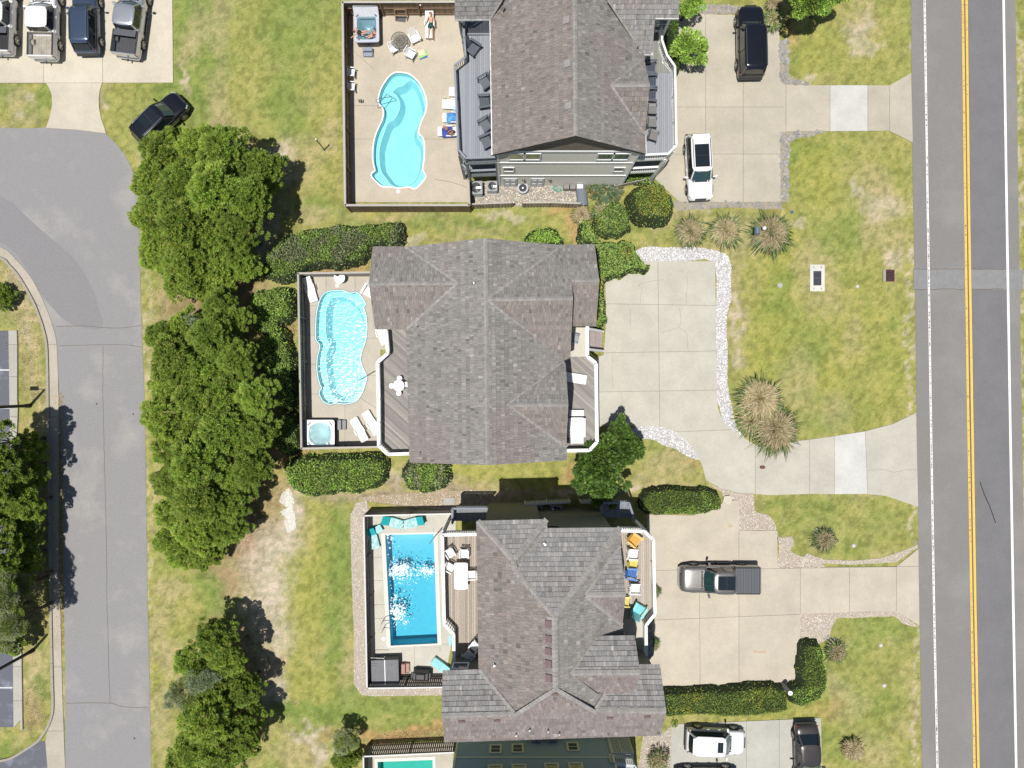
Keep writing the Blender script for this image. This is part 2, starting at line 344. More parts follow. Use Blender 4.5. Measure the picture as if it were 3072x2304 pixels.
pa(G_lush,.7,(1030,655,60,25),(1300,680,110,28),(1460,672,90,20),(940,620,70,28))
pa(G_straw,.85,(1000,820,130,26),(870,1010,30,40),(880,960,20,60),(880,1350,40,24),(850,1360,30,20),(870,1110,14,80),(1120,2205,150,22),(1290,2190,110,22),(1740,700,40,60),(1700,640,70,20),(1830,690,30,20),(2370,105,14,50),(1720,1420,30,30))
pa(G_dry,.75,(500,880,55,40),(470,960,30,60),(460,1100,30,160),(450,1400,22,200),(470,1520,30,80),(500,1760,60,40),(490,1900,30,120),(520,1980,40,60),(490,2150,40,120),(520,1300,30,60),(530,1240,30,30))
pa(G_lime,.6,(447,1600,14,700),(450,2000,14,500),(449,1300,12,300))
pa(G_dry,.8,(700,1760,60,120),(760,1800,80,180),(880,1600,60,60),(830,1500,60,60),(800,2080,80,90),(900,2240,90,60),(650,2210,50,60),(880,1960,70,120),(1040,1960,18,140),(1000,1450,120,30),(1100,1460,140,30),(1350,1460,110,26),(1270,1430,40,40),(1480,1460,50,26))
pa(G_sand,.9,(790,1640,70,80),(830,1700,80,110),(790,1760,70,80),(830,2060,50,60),(850,1900,40,90),(790,1990,50,80),(760,1850,30,80),(870,1520,24,50),(820,2100,40,30),(930,2190,60,14),(960,2260,26,60),(1030,2250,20,60),(890,1440,20,40),(1190,1420,18,24),(1510,1488,50,14),(1700,1475,60,14),(1900,1478,60,8),(860,1560,30,50))
pa(G_sand,.85,(790,1610,60,60),(815,1720,60,80),(770,1700,40,80),(850,1630,40,70),(800,1850,50,70),(840,2080,40,50))
pa(G_mulch,.8,(1080,1490,150,20),(1250,1490,150,18),(1400,1490,80,22),(1190,1440,30,30),(1560,1500,150,16))
pa(G_lush,.8,(1000,1640,34,110),(1010,1560,36,60),(1030,1780,30,160),(1000,1950,30,120),(1040,2080,40,40),(1180,2120,160,30),(960,2140,120,40),(1250,2170,100,18),(640,1800,50,60),(690,1820,30,60),(620,1740,60,40),(900,2130,80,24))
pa(G_lime,.7,(900,1830,60,200),(950,1750,40,200),(900,2000,40,120),(1420,1400,140,40),(1640,1440,60,40),(960,2050,60,60))
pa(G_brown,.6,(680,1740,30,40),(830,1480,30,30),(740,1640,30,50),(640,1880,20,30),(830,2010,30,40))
# left verge
pa(G_dry,.85,(60,900,80,90),(100,1050,40,100),(110,1200,34,120),(60,820,60,40),(100,2090,30,100),(120,2000,30,60),(90,1960,30,20),(170,1500,16,260),(170,1350,12,120))
pa(G_sand,.4,(70,860,50,60),(100,1000,30,50),(170,1760,8,120),(170,2000,8,100))
pa(G_brown,.5,(100,2140,40,60),(172,1900,10,100))
pa(G_lush,.7,(130,2060,22,30),(40,990,40,8),(20,2260,60,30),(120,1950,16,20))
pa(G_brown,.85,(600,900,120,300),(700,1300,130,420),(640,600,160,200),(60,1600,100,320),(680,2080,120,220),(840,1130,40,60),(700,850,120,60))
# front lawns
pa(G_base,.9,(2560,100,160,140),(2600,600,140,220))
pa(G_lime,1,(2450,170,80,80),(2400,460,30,120),(2450,480,60,80),(2450,520,60,120),(2340,800,70,140),(2450,1000,220,260),(2640,1100,110,200),(2400,1180,120,120),(2300,1020,60,160),(2350,700,50,50),(2420,2150,260,60))
pa(G_lush,.75,(2378,420,18,90),(2375,510,16,90),(2440,425,50,14),(2378,190,20,50),(2350,850,60,40),(2330,920,60,40),(2400,1020,70,60),(2420,1070,60,50),(2350,1110,40,30),(2420,1180,60,30),(2540,1240,60,40),(2440,1270,100,30),(2690,980,30,30),(2540,700,100,60),(2560,1190,40,20),(2640,1420,80,30),(2450,1560,100,40),(2560,1640,70,30),(2650,1560,70,60),(2650,1890,90,40),(2450,1500,60,16),(2340,1510,50,12),(2600,1950,60,60),(2620,2100,100,100),(2500,2240,40,50),(2350,2130,60,14),(2240,670,40,30),(1960,660,60,40))
pa(G_base,.8,(2560,1560,80,50),(2620,2000,80,80),(2680,700,60,120),(2520,900,80,50),(2590,1080,60,120),(2580,380,150,40))
pa(G_dry,.8,(2580,60,40,70),(2600,40,30,60),(2620,560,60,60),(2650,620,70,60),(2700,740,30,60),(2640,690,50,50),(2450,770,60,60),(2200,800,22,200),(2200,1000,26,150),(2330,680,60,20),(2180,700,120,40),(2000,670,60,30),(2130,760,80,16),(2060,650,100,14),(2460,870,70,90),(2500,1230,60,60),(2390,1150,60,120),(2560,1000,40,60),(2010,1400,60,40),(2040,1370,40,30),(1940,1450,60,20),(2540,2120,60,60),(2640,2250,60,60),(2600,1490,60,14),(2000,1460,110,14),(2500,2060,40,30))
pa(G_sand,.7,(2585,590,30,26),(2660,640,60,40),(2575,110,30,50),(2620,130,26,20),(2700,790,20,40),(2560,560,16,26),(2050,630,100,8),(2205,960,12,60),(2215,1090,12,40),(2205,880,10,30),(2430,238,30,14),(2600,60,14,40),(2390,690,24,10))
pa(G_straw,.5,(2340,638,60,10),(2060,1395,30,14),(1780,1450,30,26),(2490,2130,40,30))
pa(G_sand,.8,*[(2738+i*3.2*.35,100+i*95,5,60) for i in range(24)]); pa(G_sand,.7,*[(3060+i*.8,100+i*95,8,60) for i in range(24)]); pa(G_sand,.5,*[(424+i*1.5,500+i*100,7,60) for i in range(18)])
GXp=1536+X*PPM; GYp=1152-Y*PPM
wx=GXp+(fbm(X,Y,.35,3)-.5)*90+(fbm(X,Y,2.2,5)-.5)*46; wy=GYp+(fbm(X,Y,.35,9)-.5)*90+(fbm(X,Y,2.2,11)-.5)*46
C=np.empty(X.shape+(3,)); C[:]=G_base
n1=fbm(X,Y,.30,21); n2=fbm(X,Y,.9,33)
for c,n,lo in ((G_lush,n1,.52),(G_dry,n2,.54)):
    k=(np.clip((n-lo)/.16,0,1)*.32)[...,None]; C=C*(1-k)+np.array(c)*k
for c,k,px,py,rx,ry in PATCH:
    x0=np.searchsorted(GX,(px-2*rx-100-1536)/PPM); x1=np.searchsorted(GX,(px+2*rx+100-1536)/PPM); y0=np.searchsorted(GY,(1152-(py+2*ry+100))/PPM); y1=np.searchsorted(GY,(1152-(py-2*ry-100))/PPM)
    sl_=np.s_[y0:y1,x0:x1]
    d=np.hypot((wx[sl_]-px)/rx,(wy[sl_]-py)/ry); q=(np.clip((1.32-d)/.75,0,1)*k*(.62 if (px>2180 and c is not G_sand) else .82))[...,None]; C[sl_]=C[sl_]*(1-q)+np.array(c)*q
mid=(fbm(X,Y,1.3,91,4)-.5)[...,None]; C=C*(1+mid*np.array((.36,.26,.4))); fine=fbm(X,Y,3.2,77,3); sp=np.clip((fine-.56)/.08,0,1)[...,None]*.45; C=C*(1-sp)+C*np.array((1.5,1.3,1.6))*sp
sp=np.clip((.43-fine)/.08,0,1)[...,None]*.45; C=C*(1-sp*.5)
ny,nx=X.shape
V=np.stack([X,Y,np.zeros_like(X)],-1).reshape(-1,3)
I=np.arange(ny*nx).reshape(ny,nx); F=np.stack([I[:-1,:-1],I[:-1,1:],I[1:,1:],I[1:,:-1]],-1).reshape(-1,4)
cx=((X[:-1,:-1]+X[1:,1:])/2).ravel(); cy=((Y[:-1,:-1]+Y[1:,1:])/2).ravel(); keep=np.ones(len(F),bool)
for y_ in YARDS: keep&=~(pip(cx,cy,y_)&(edist(cx,cy,y_)>.12))
F=F[keep]
me=npmesh('ground',V,F)
ca=me.color_attributes.new('Col','FLOAT_COLOR','POINT'); buf=np.ones((len(V),4),np.float32); buf[:,:3]=C.reshape(-1,3); ca.data.foreach_set('color',buf.ravel())
M_ground=vc('turf',rough=.95,var=.36,scale=15,var2=.16,scale2=4.5,bump=.6,bscale=45,spec=.2)
link('ground',me,None,M_ground,'structure')
# ---- blades of grass standing in the turf
def samp(x,y):
    i=np.clip(np.searchsorted(GX,x),0,nx-1); j=np.clip(np.searchsorted(GY,y),0,ny-1); return C[j,i]
def tufts(n=130000):
    x=NR.uniform(-39,39,n); y=NR.uniform(-29.3,29.3,n); bad=np.zeros(n,bool)
    for q in PAVED+YARDS+BEDS: bad|=pip(x,y,q)
    for q in HOUSES: bad|=pip(x,y,q)
    x=x[~bad]; y=y[~bad]; c=samp(x,y)
    g=c[:,1]/(c[:,0]+1e-6); keep=(g>.72)&(NR.rand(len(x))<np.clip((g-.6)*3,.15,1)); x=x[keep]; y=y[keep]; c=c[keep]
    n=len(x); a=NR.rand(n)*6.283; l=NR.uniform(.05,.12,n); hgt=NR.uniform(.03,.07,n); w_=NR.uniform(.008,.016,n)
    dx,dy=np.cos(a),np.sin(a)
    v=np.stack([np.stack([x-dy*w_,y+dx*w_,np.zeros(n)],-1),np.stack([x+dy*w_,y-dx*w_,np.zeros(n)],-1),np.stack([x+dx*l,y+dy*l,hgt],-1)],1).reshape(-1,3)
    f=np.arange(n*3).reshape(-1,3); k=NR.uniform(.75,1.45,n)[:,None]*np.array((1,1,1)); c=c*k
    o=link('grass',npmesh('grass',v,f,c),None,LEAF,'stuff'); props(o,'short turf grass covering the lawns between the houses','grass')
# ================================================================ ROADS AND PAVING
M_asph=mat('aged_asphalt',(.212,.205,.197),rough=.95,var=.13,scale=13,var2=.08,scale2=.25,bump=.3,bscale=120,col2=(.245,.236,.225),thr=.56)
M_street=mat('pale_asphalt',(.262,.256,.258),rough=.95,var=.14,scale=13,var2=.07,scale2=.3,bump=.3,bscale=120,col2=(.335,.325,.31),thr=.60)
M_dasph=mat('sealed_asphalt',(.12,.125,.15),rough=.9,var=.1,scale=20,var2=.15,scale2=.7,col2=(.24,.25,.31),thr=.6)
M_joint=mat('joint_filler',(.16,.13,.10),rough=.95,var=.2)
M_pw=vc('road_paint',rough=.7,var=.12,scale=25,var2=.08,scale2=3)
road=sheet('road',road_poly,.02,M_asph)
street_o=sheet('side_street',street,.018,M_street)
lot=sheet('parking_lot',lotL,.014,M_dasph); lot2=sheet('parking_lot_entrance',lotL2,.014,M_dasph)
def strip(name,pts,wd,z,m,parent,col=None,zz=None):
    pts=[Vector((*p[:2],0)) for p in pts]; V=[];F=[]
    for i,p in enumerate(pts):
        d=(pts[min(i+1,len(pts)-1)]-pts[max(i-1,0)]).normalized(); n=Vector((-d.y,d.x,0)); V+=[(p+n*wd/2+Vector((0,0,z))),(p-n*wd/2+Vector((0,0,z)))]
    for i in range(len(pts)-1): F.append((2*i,2*i+1,2*i+3,2*i+2))
    me=D.meshes.new(name); me.from_pydata(V,[],[orient(V,f[:3])==f[:3] and f or f[::-1] for f in F]); 
    if col: setcol(me,col)
    me.update(); return link(name,me,parent,m)
def dense(pts,n=40):
    out=[]
    for i in range(len(pts)-1):
        for j in range(n): out.append(lerp(pts[i],pts[i+1],j/n))
    return out+[pts[-1]]
WL=HS([(2767,-300),(2773,0),(2782,600),(2791,1200),(2801,1800),(2811.6,2304),(2819,2700)]); WR=HS([(3006,-300),(3009.8,0),(3018.8,600),(3028.6,1200),(3038.7,1800),(3047.8,2304),(3054,2700)])
YL=HS([(2884,-300),(2887.6,0),(2894.8,600),(2903,1200),(2913.6,1800),(2923,2304),(2930,2700)]); YR=HS([(2895,-300),(2898.8,0),(2905.6,600),(2915,1200),(2924.8,1800),(2934.6,2304),(2942,2700)])
M_lane=mat('lane_asphalt',(.170,.167,.172),rough=.95,var=.13,scale=13,var2=.09,scale2=.5,bump=.3,bscale=120)
strip('worn_lane',[lerp(a,b,.5) for a,b in zip(YR,WR)],2.62,.0235,M_lane,road)
strip('asphalt_patch',HS([(2740,838),(3070,839)]),1.48,.0265,mat('patch_asphalt',(.235,.235,.235),rough=.95,var=.2,scale=26,bump=.4,bscale=100,var2=.1,scale2=2),road)
for yy in (808,868): strip('crack',HS([(2738+i*16,yy+R.uniform(-1.6,1.6)) for i in range(18)]),.05,.0295,M_joint,road)
strip('seam',[lerp(a,b,.5) for a,b in zip(YL,YR)],.10,.0275,mat('seam_asphalt',(.16,.13,.10),rough=.9,var=.2),road)
for L_,c,wd,nm in ((WL,(.78,.78,.76),.155,'white_line'),(WR,(.82,.82,.82),.175,'white_line'),(YL,(.82,.50,.09),.165,'yellow_line'),(YR,(.82,.50,.09),.165,'yellow_line')):
    strip(nm,L_,wd,.0335,M_pw,road,c)
def chips(L_,wd,n,col):      # worn-through spots of the paint
    b=MB()
    for _ in range(n):
        i=R.randrange(1,len(L_)-2); p=lerp(L_[i],L_[i+1],R.random()); r=R.uniform(.02,.05); b.add([(p[0]+R.uniform(-.03,.03)*1+r*math.cos(t)*.6,p[1]+r*1.6*math.sin(t),.0375) for t in (0,1.3,2.4,3.6,4.9)],[(0,1,2,3,4)])
        for k in range(5):
            v=b.v[-5+k]; b.v[-5+k]=(v[0],v[1],.0375)
    b.build('paint_wear',col,road,'stuff')
chips(WL,.15,700,M_asph); chips(YL,.15,220,mat('seam_asphalt')); chips(YR,.15,30,M_asph)
strip('tyre_mark',HS(P(C4,1845,680,1880,780,1925,880,1950,950,1975,1020)),.06,.0265,M_tyre,road)
# side street wear
M_arc=mat('old_asphalt',(.232,.227,.232),rough=.95,var=.14,scale=13,bump=.3)
arc=HS(smooth(P(B1,-200,-60,60,0,170,90,300,210,450,340,600,470,700,610,770,750,820,900,850,1060,700,1060,560,1010,440,900,330,760,240,600,120,430,0,350,-200,300),3)); sheet('old_asphalt_lane',arc,.0222,M_arc,None,parent=street_o)
for pts in (P(B1,470,1050,700,1045,850,1058,1000,1062,1180,1040),P(B1,480,1210,650,1205,900,1200,1080,1205,1180,1222),P(D1,550,1122,700,1118,915,1120,1000,1145,1100,1155,1220,1155)):
    strip('crack',dense(HS(smooth(pts,4,False)),2),.035,.0262,M_joint,street_o)
strip('crack',[(p[0]+R.uniform(-.02,.02),p[1]) for p in dense(HS(P(B1,855,1210,855,1659)+P(C1,868,500,884,1200,889,1659)+P(D1,905,900,915,1120)),14)],.03,.0262,M_joint,street_o)
for p in (A1(300,0) and C1(1109,118),C1(805,32),D1(1118,1410)): MB().cyl(at(p,.0),at(p,.03),.09,n=12).build('valve_cover',M_joint,street_o)
# paving bases (joint filler) and slabs
def paving(name,poly,lines,col,colf=None,z=.062,gap=.011,holes=(),base=True):
    o=sheet(name,poly,z-.03,M_joint,holes=holes); slabs(o,poly,lines,z,.05,col,holes,gap,colf=colf); return o
def VL(x,y0=None,y1=None): return (at(x,0,y0 if y0 is not None else -2000),at(x,0,y1 if y1 is not None else 4000))+(() if y0 is not None else (1,))
def HLn(y,x0=None,x1=None): return (at(x0 if x0 is not None else -2000,0,y),at(x1 if x1 is not None else 4000,0,y))+(() if x0 is not None else (1,))
cream=(.54,.49,.395); tan_=(.445,.405,.325); grn=(.475,.45,.385)
paving('driveway',DW0,[(at(A1(-900,692)),at(A1(850,690)),1),(at(A1(855,-900)),at(A1(855,690))),(at(A1(367,-900)),at(A1(367,692)))],cream,z=.06)
paving('driveway',DW1,[VL(2357,256,395),VL(2489,250,400),VL(2602,250,400),VL(2667,250,400),HLn(322,1950,2350),HLn(463,1950,2342),(at((2229,40)),at((2229,606))),VL(2116,40,606)],tan_,lambda x,y:(.52,.515,.48) if at((2490,0)).x<x<at((2601,0)).x else None)
paving('driveway',DW2,[(at((1973,780)),at((1979,1282))),(at((1780,911)),at((2152,917))),(at((1780,1059)),at((2152,1053))),(at((1780,1176)),at((2155,1170))),(at((1979,1297)),at((2235,1287))),VL(2265,1330,1485),VL(2428,1310,1485),VL(2502,1300,1485),(at((2594,1285)),at((2602,1482)))],grn,lambda x,y:(.535,.535,.50) if at((2503,0)).x<x<at((2598,0)).x else None)
paving('driveway',DW3,[(at((2216,1592)),at((2216,2062))),(at((1945,1711)),at((2332,1705)),1),(at((2332,1704)),at((2400,1702))),VL(2400,1700,1842),VL(2547,1690,1842),VL(2688,1690,1836),(at((2097,1711)),at((2100,2062))),(at((1945,1860)),at((2400,1842)))],(.49,.44,.355))
paving('driveway',DW4,[VL(2238,2150,2700),VL(2337,2150,2700),HLn(2330,2012,2466)],(.42,.415,.37),z=.055)
paving('pavement',walkL,[(at((120,918)),at((105,908)),),HLn(1034,140,180),HLn(1250,140,200),HLn(1500,140,200),HLn(1750,140,200),HLn(2000,140,200),HLn(2192,140,200)],(.43,.385,.32),z=.05)
co_=sheet('lot_kerb',curb1,.05,M_joint); slabs(co_,curb1,[HLn(1034,20,70),HLn(1130,20,70),HLn(1250,20,70),HLn(1330,20,80),HLn(1998,20,80),HLn(2100,20,80)],.13,.12,(.40,.385,.34))
# raised kerb along the inner edge of the pavement
kp=HS(smooth(P(B1,-400,398,0,478,80,540,150,618,220,728,290,858,330,958,370,1080,394,1200,402,1400,405,1659)+P(C1,410,300,414,700)+P(D1,425,0,432,500,441,900,447,1100,443,1190,425,1260,400,1320,360,1380,320,1432,200,1512,100,1570,0,1595,-300,1650),3,False))
kb=MB()
for i in range(len(kp)-1): kb.beam((*kp[i],.08),(*lerp(kp[i],kp[i+1],.985),.08),.17,.16)
kb.build('kerb',mat('kerb_concrete',(.34,.31,.26),rough=.9,var=.15,scale=8),None,'structure')
# lot markings and drain grate
for y_ in (1110,1224,2063): strip('bay_line',HS([(-200,y_),(38,y_)]),.10,.0185,M_pw,lot,(.6,.6,.6))
def grate(name,label,cx,cy,lx,ly,nx_,ny_,col,frame,z=.06,double=False,group=None,cat='drain grate'):
    g=thing(name,label,cat,at((cx,cy),.0),0,group); b=MB(); t=.035
    for sx in (-1,1): b.box((sx*(lx/2),0,z/2+.02),(t,ly+t,z)); 
    for sy in (-1,1): b.box((0,sy*(ly/2),z/2+.02),(lx-t,t,z))
    b.build('frame',frame,g)
    MB().box((0,0,.012),(lx-t,ly-t,.02)).build('pit',M_dark,g)
    for i in range(nx_): MB().box((-lx/2+lx*(i+.5)/nx_,0,z/2+.02),(.022,ly-t-.004,z*.6)).build('bar',col,g)
    if ny_: 
        b=MB()
        for i in range(ny_): b.box((0,-ly/2+ly*(i+.5)/ny_,z/2+.031),(lx-t-.004,.02,z*.5))
        b.build('cross_bar',col,g)
    return g
M_rust=mat('rusty_iron',(.15,.055,.045),rough=.85,var=.25,scale=20); M_iron=mat('cast_iron',(.07,.07,.075),rough=.7,var=.2)
b4=lambda x,y:B4(x,y)
grate('drain_grate','rust red iron drain grate in the lawn beside the road',*B4(1096,628),.66,.86,4,4,M_rust,M_rust)
MB().box((*at(B4(1052,628),.045)[:2],.05),(.2,.88,.1)).build('drain_collar',mat('kerb_concrete'),None); D.objects['drain_collar'].parent=D.objects['drain_grate']; D.objects['drain_collar'].matrix_parent_inverse=Matrix.Translation(-D.objects['drain_grate'].location)
grate('drain_grate','brown slotted grate at the corner of the grey parking lot kerb',*B1(111,1147),.5,.85,7,0,M_iron,mat('kerb_concrete'),z=.09)
v=thing('utility_vault','long pale concrete utility vault with two steel grates in the lawn','utility vault',at(B4(494,648)))
slabs(v,[(-1.1*.5,-1),(1.1*.5,-1),(1.1*.5,1),(-1.1*.5,1)],[],.09,.14,(.60,.59,.54),[[(-.30,-.56),(.30,-.56),(.30,.52),(-.30,.52)]],name='concrete_ring')
MB().box((0,-.02,.0),(.6,1.08,.02)).build('pit',M_dark,v)
MB().box((0,-.02,.06),(.6,.05,.05)).build('divider',M_steel,v)
for s_ in (-1,1):
    g=MB()
    for i in range(7): g.box((-.26+i*.087,-.02+s_*.28,.07),(.02,.5,.03))
    for i in range(6): g.box((0,-.02+s_*.28-.22+i*.088,.085),(.58,.02,.02))
    g.build('grate',M_steel,v)
for sx in (-.26,.28):
    for sy in (-.8,.8): MB().box((sx,sy,.1),(.04,.16,.02)).build('lifting_eye',M_iron,v)
def capdisc(name,label,p,r,m,m2=None,h=.05,cat='cap',grp=None):
    t=thing(name,label,cat,at(p),0,grp); MB().cyl((0,0,0),(0,0,h),r,r*.93,n=16).build('rim',m,t)
    if m2: MB().cyl((0,0,h),(0,0,h+.04),r*.5,r*.4,n=12).build('cap',m2,t)
M_pvc=mat('white_pvc',(.7,.7,.68),rough=.5,var=.05); M_conc2=mat('pale_concrete',(.40,.39,.36),rough=.9,var=.1)
capdisc('cleanout_cap','white cleanout cap in a grey ring between the vault and the rust red grate',B4(827,718),.15,M_conc2,M_pvc,cat='cleanout cap')
capdisc('cleanout_cap','white cleanout cap in the lawn beside the grass clump with stones',C4(797,1208),.17,M_conc2,M_pvc,cat='cleanout cap')
capdisc('cleanout_cap','white cleanout cap right of the hedge corner, the upper of two',D4(1022,640),.16,M_conc2,M_pvc,cat='cleanout cap')
capdisc('cleanout_cap','white cleanout cap in the lower front lawn, the lower of two',D4(1050,974),.17,M_conc2,M_pvc,cat='cleanout cap')
capdisc('valve_box','grey oval valve box lid in the lawn left of the utility vault',B4(187,708),.2,M_conc2,cat='valve box')
capdisc('valve_box','small blue grey valve lid in the lawn under the top driveway corner',B4(287,100),.14,mat('blue_grey',(.12,.18,.25),var=.2),M_iron,cat='valve box')
o=MB(); o.prism([(math.copysign(.08,math.cos(t))+.13*math.cos(t),.13*math.sin(t)) for t in [i*2*math.pi/16+.1 for i in range(16)]],0,.02); o=o.build('water_meter_cover',M_rust); o.location=at(C3(1900,557),.062); props(o,'rusty oval water meter cover in the curved driveway','meter cover')
# ================================================================ STONES AND GRAVEL
def stones_np(n,poly,size,cols,z=.03,flat=.6,clear=()):
    xs=[p[0] for p in poly]; ys=[p[1] for p in poly]; X_=NR.uniform(min(xs),max(xs),n); Y_=NR.uniform(min(ys),max(ys),n); k=pip(X_,Y_,poly)
    for q in clear: k&=~pip(X_,Y_,q)
    X_=X_[k]; Y_=Y_[k]; n=len(X_); base=np.array([(1,0,0),(0,1,0),(-1,0,0),(0,-1,0),(0,0,1),(0,0,-1)],float)
    r=NR.uniform(size[0],size[1],n); sc=NR.uniform(.65,1.25,(n,3)); sc[:,2]*=flat; a=NR.rand(n)*6.28
    v=base[None]*(r[:,None]*sc)[:,None,:]*NR.uniform(.75,1.15,(n,6,1)); ca,sa=np.cos(a)[:,None],np.sin(a)[:,None]
    vx=v[...,0]*ca-v[...,1]*sa; vy=v[...,0]*sa+v[...,1]*ca; v=np.stack([vx+X_[:,None],vy+Y_[:,None],v[...,2]+z+r[:,None]*.15],-1)
    f=np.array([(0,1,4),(1,2,4),(2,3,4),(3,0,4)]); F=(np.arange(n)[:,None,None]*6+f[None]).reshape(-1,3)
    cc=np.array(cols)[NR.randint(0,len(cols),n)]*NR.uniform(.75,1.2,(n,1)); return v.reshape(-1,3),F,np.repeat(cc,4,axis=0)
def gravel(label,poly,dens,size,cols,base,z=.03,clear=(),name='gravel'):
    sheet('gravel_bed',poly,z-.012,vc('gravel_base',rough=.95,var=.25,scale=18),col=base)
    v,f,c=stones_np(int(dens*(max(p[0] for p in poly)-min(p[0] for p in poly))*(max(p[1] for p in poly)-min(p[1] for p in poly))),poly,size,cols,z,clear=clear)
    props(link(name,npmesh(name,v,f,c),None,M_stone,'stuff'),label,'gravel')
wh=[(.75,.74,.74),(.62,.61,.62),(.5,.5,.5),(.8,.78,.76),(.45,.42,.40)]; pk=[(.56,.50,.42),(.62,.56,.49),(.47,.39,.32),(.68,.63,.57),(.40,.34,.27),(.52,.46,.38)]; gy=[(.26,.265,.28),(.34,.325,.30),(.40,.37,.31),(.21,.22,.24),(.46,.43,.37)]
gravel('white gravel border around the middle driveway',Gwhite1,230,(.03,.06),wh,(.42,.41,.41))
gravel('white gravel crescent beside the lower lawn of the middle driveway',Gwhite2,230,(.03,.06),wh,(.42,.41,.41))
gravel('pinkish pea gravel around the parking spur',Gpink1,230,(.025,.05),pk,(.40,.34,.28))
gravel('thin strip of pale gravel above the lower driveway',Gpink2,230,(.025,.05),pk,(.42,.37,.30),z=.037)
gravel('pinkish gravel corner under the lower driveway',Gpink3,260,(.025,.05),pk,(.42,.36,.30))
gravel('grey and tan gravel in the utility yard of the top house',Gutil,220,(.03,.07),gy+pk,(.30,.26,.2))
gravel('tan gravel strip around the lower pool yard',Gyard3b,230,(.025,.05),pk,(.42,.36,.30),clear=[Y3])
gravel('brown mulch and stone band above the lower pool fence',Gyard3,160,(.025,.05),pk+[G_brown,G_straw],(.36,.29,.20),z=.025,clear=[Y3])
gravel('pale gravel at the foot of the blue house',Gh4,200,(.025,.05),pk,(.38,.33,.27))
rk=None
ROCKM=[]
for i in range(6):
    bm=bmesh.new(); bmesh.ops.create_icosphere(bm,subdivisions=2,radius=1)
    for v_ in bm.verts: v_.co*=R.uniform(.78,1.12); v_.co.z*=.6
    me=D.meshes.new('stone'); bm.to_mesh(me); bm.free(); setcol(me,[(.30,.29,.27),(.36,.34,.31),(.25,.245,.235),(.40,.37,.32),(.32,.31,.30)][i%5]); me.materials.append(M_stone); ROCKM.append(me)
def rocks(label,polys,n,rmin=.08,rmax=.19,grp=None):
    t=thing('rock_border',label,'rock border',(0,0,0)); k=0; tries=0
    while k<n and tries<n*60:
        tries+=1; q=polys[R.randrange(len(polys))]; x=R.uniform(min(p[0] for p in q),max(p[0] for p in q)); y=R.uniform(min(p[1] for p in q),max(p[1] for p in q))
        if not pip(np.array([x]),np.array([y]),q)[0]: continue
        o=link('stone',ROCKM[R.randrange(6)],t); r=R.uniform(rmin,rmax); o.location=(x,y,.03); o.scale=(r,r*R.uniform(.7,1.1),r); o.rotation_euler=(0,0,R.uniform(0,6)); k+=1
for q in (Gstone1,Gstone2,Gstone3,Gstone4): sheet('gravel_bed',q,.02,vc('gravel_base'),col=(.33,.29,.22))
rocks('border of grey field stones along the upper right corner of the top driveway',[Gstone1],80)
rocks('border of grey field stones down the lower right edge of the top driveway',[Gstone2],120)
rocks('low row of grey stones under the parked white car with the black roof panel',[Gstone3],110,.06,.14)
rocks('rocky edge above the top driveway beside the big black car',[Gstone4],60,.08,.16)
# ================================================================ HOUSES
def plane(*q):      # three (px,py,z)
    a,b,c=(at(p[:2],p[2]) for p in q); n=(b-a).cross(c-a).normalized()
    return (a,n if n.z>0 else -n)
def onp(p,pl):      # camera ray through pixel p meets the roof plane
    g=at(p,0); o=Vector((0,0,H)); d=g-o; t=(pl[0]-o).dot(pl[1])/d.dot(pl[1]); return o+d*t
M_under=mat('roof_felt',(.05,.045,.04),rough=.95)
TONES={'grey':[(.235,.225,.21),(.205,.197,.187),(.265,.254,.238),(.18,.174,.168),(.235,.217,.198)],
 'brown':[(.235,.20,.18),(.205,.178,.165),(.265,.235,.215),(.22,.20,.185),(.19,.175,.168)],
 'pale':[(.275,.268,.262),(.235,.23,.225),(.315,.305,.295),(.21,.207,.204),(.255,.24,.225)],
 'red':[(.235,.197,.185),(.21,.18,.17),(.255,.222,.21),(.195,.17,.16),(.25,.23,.218)]}
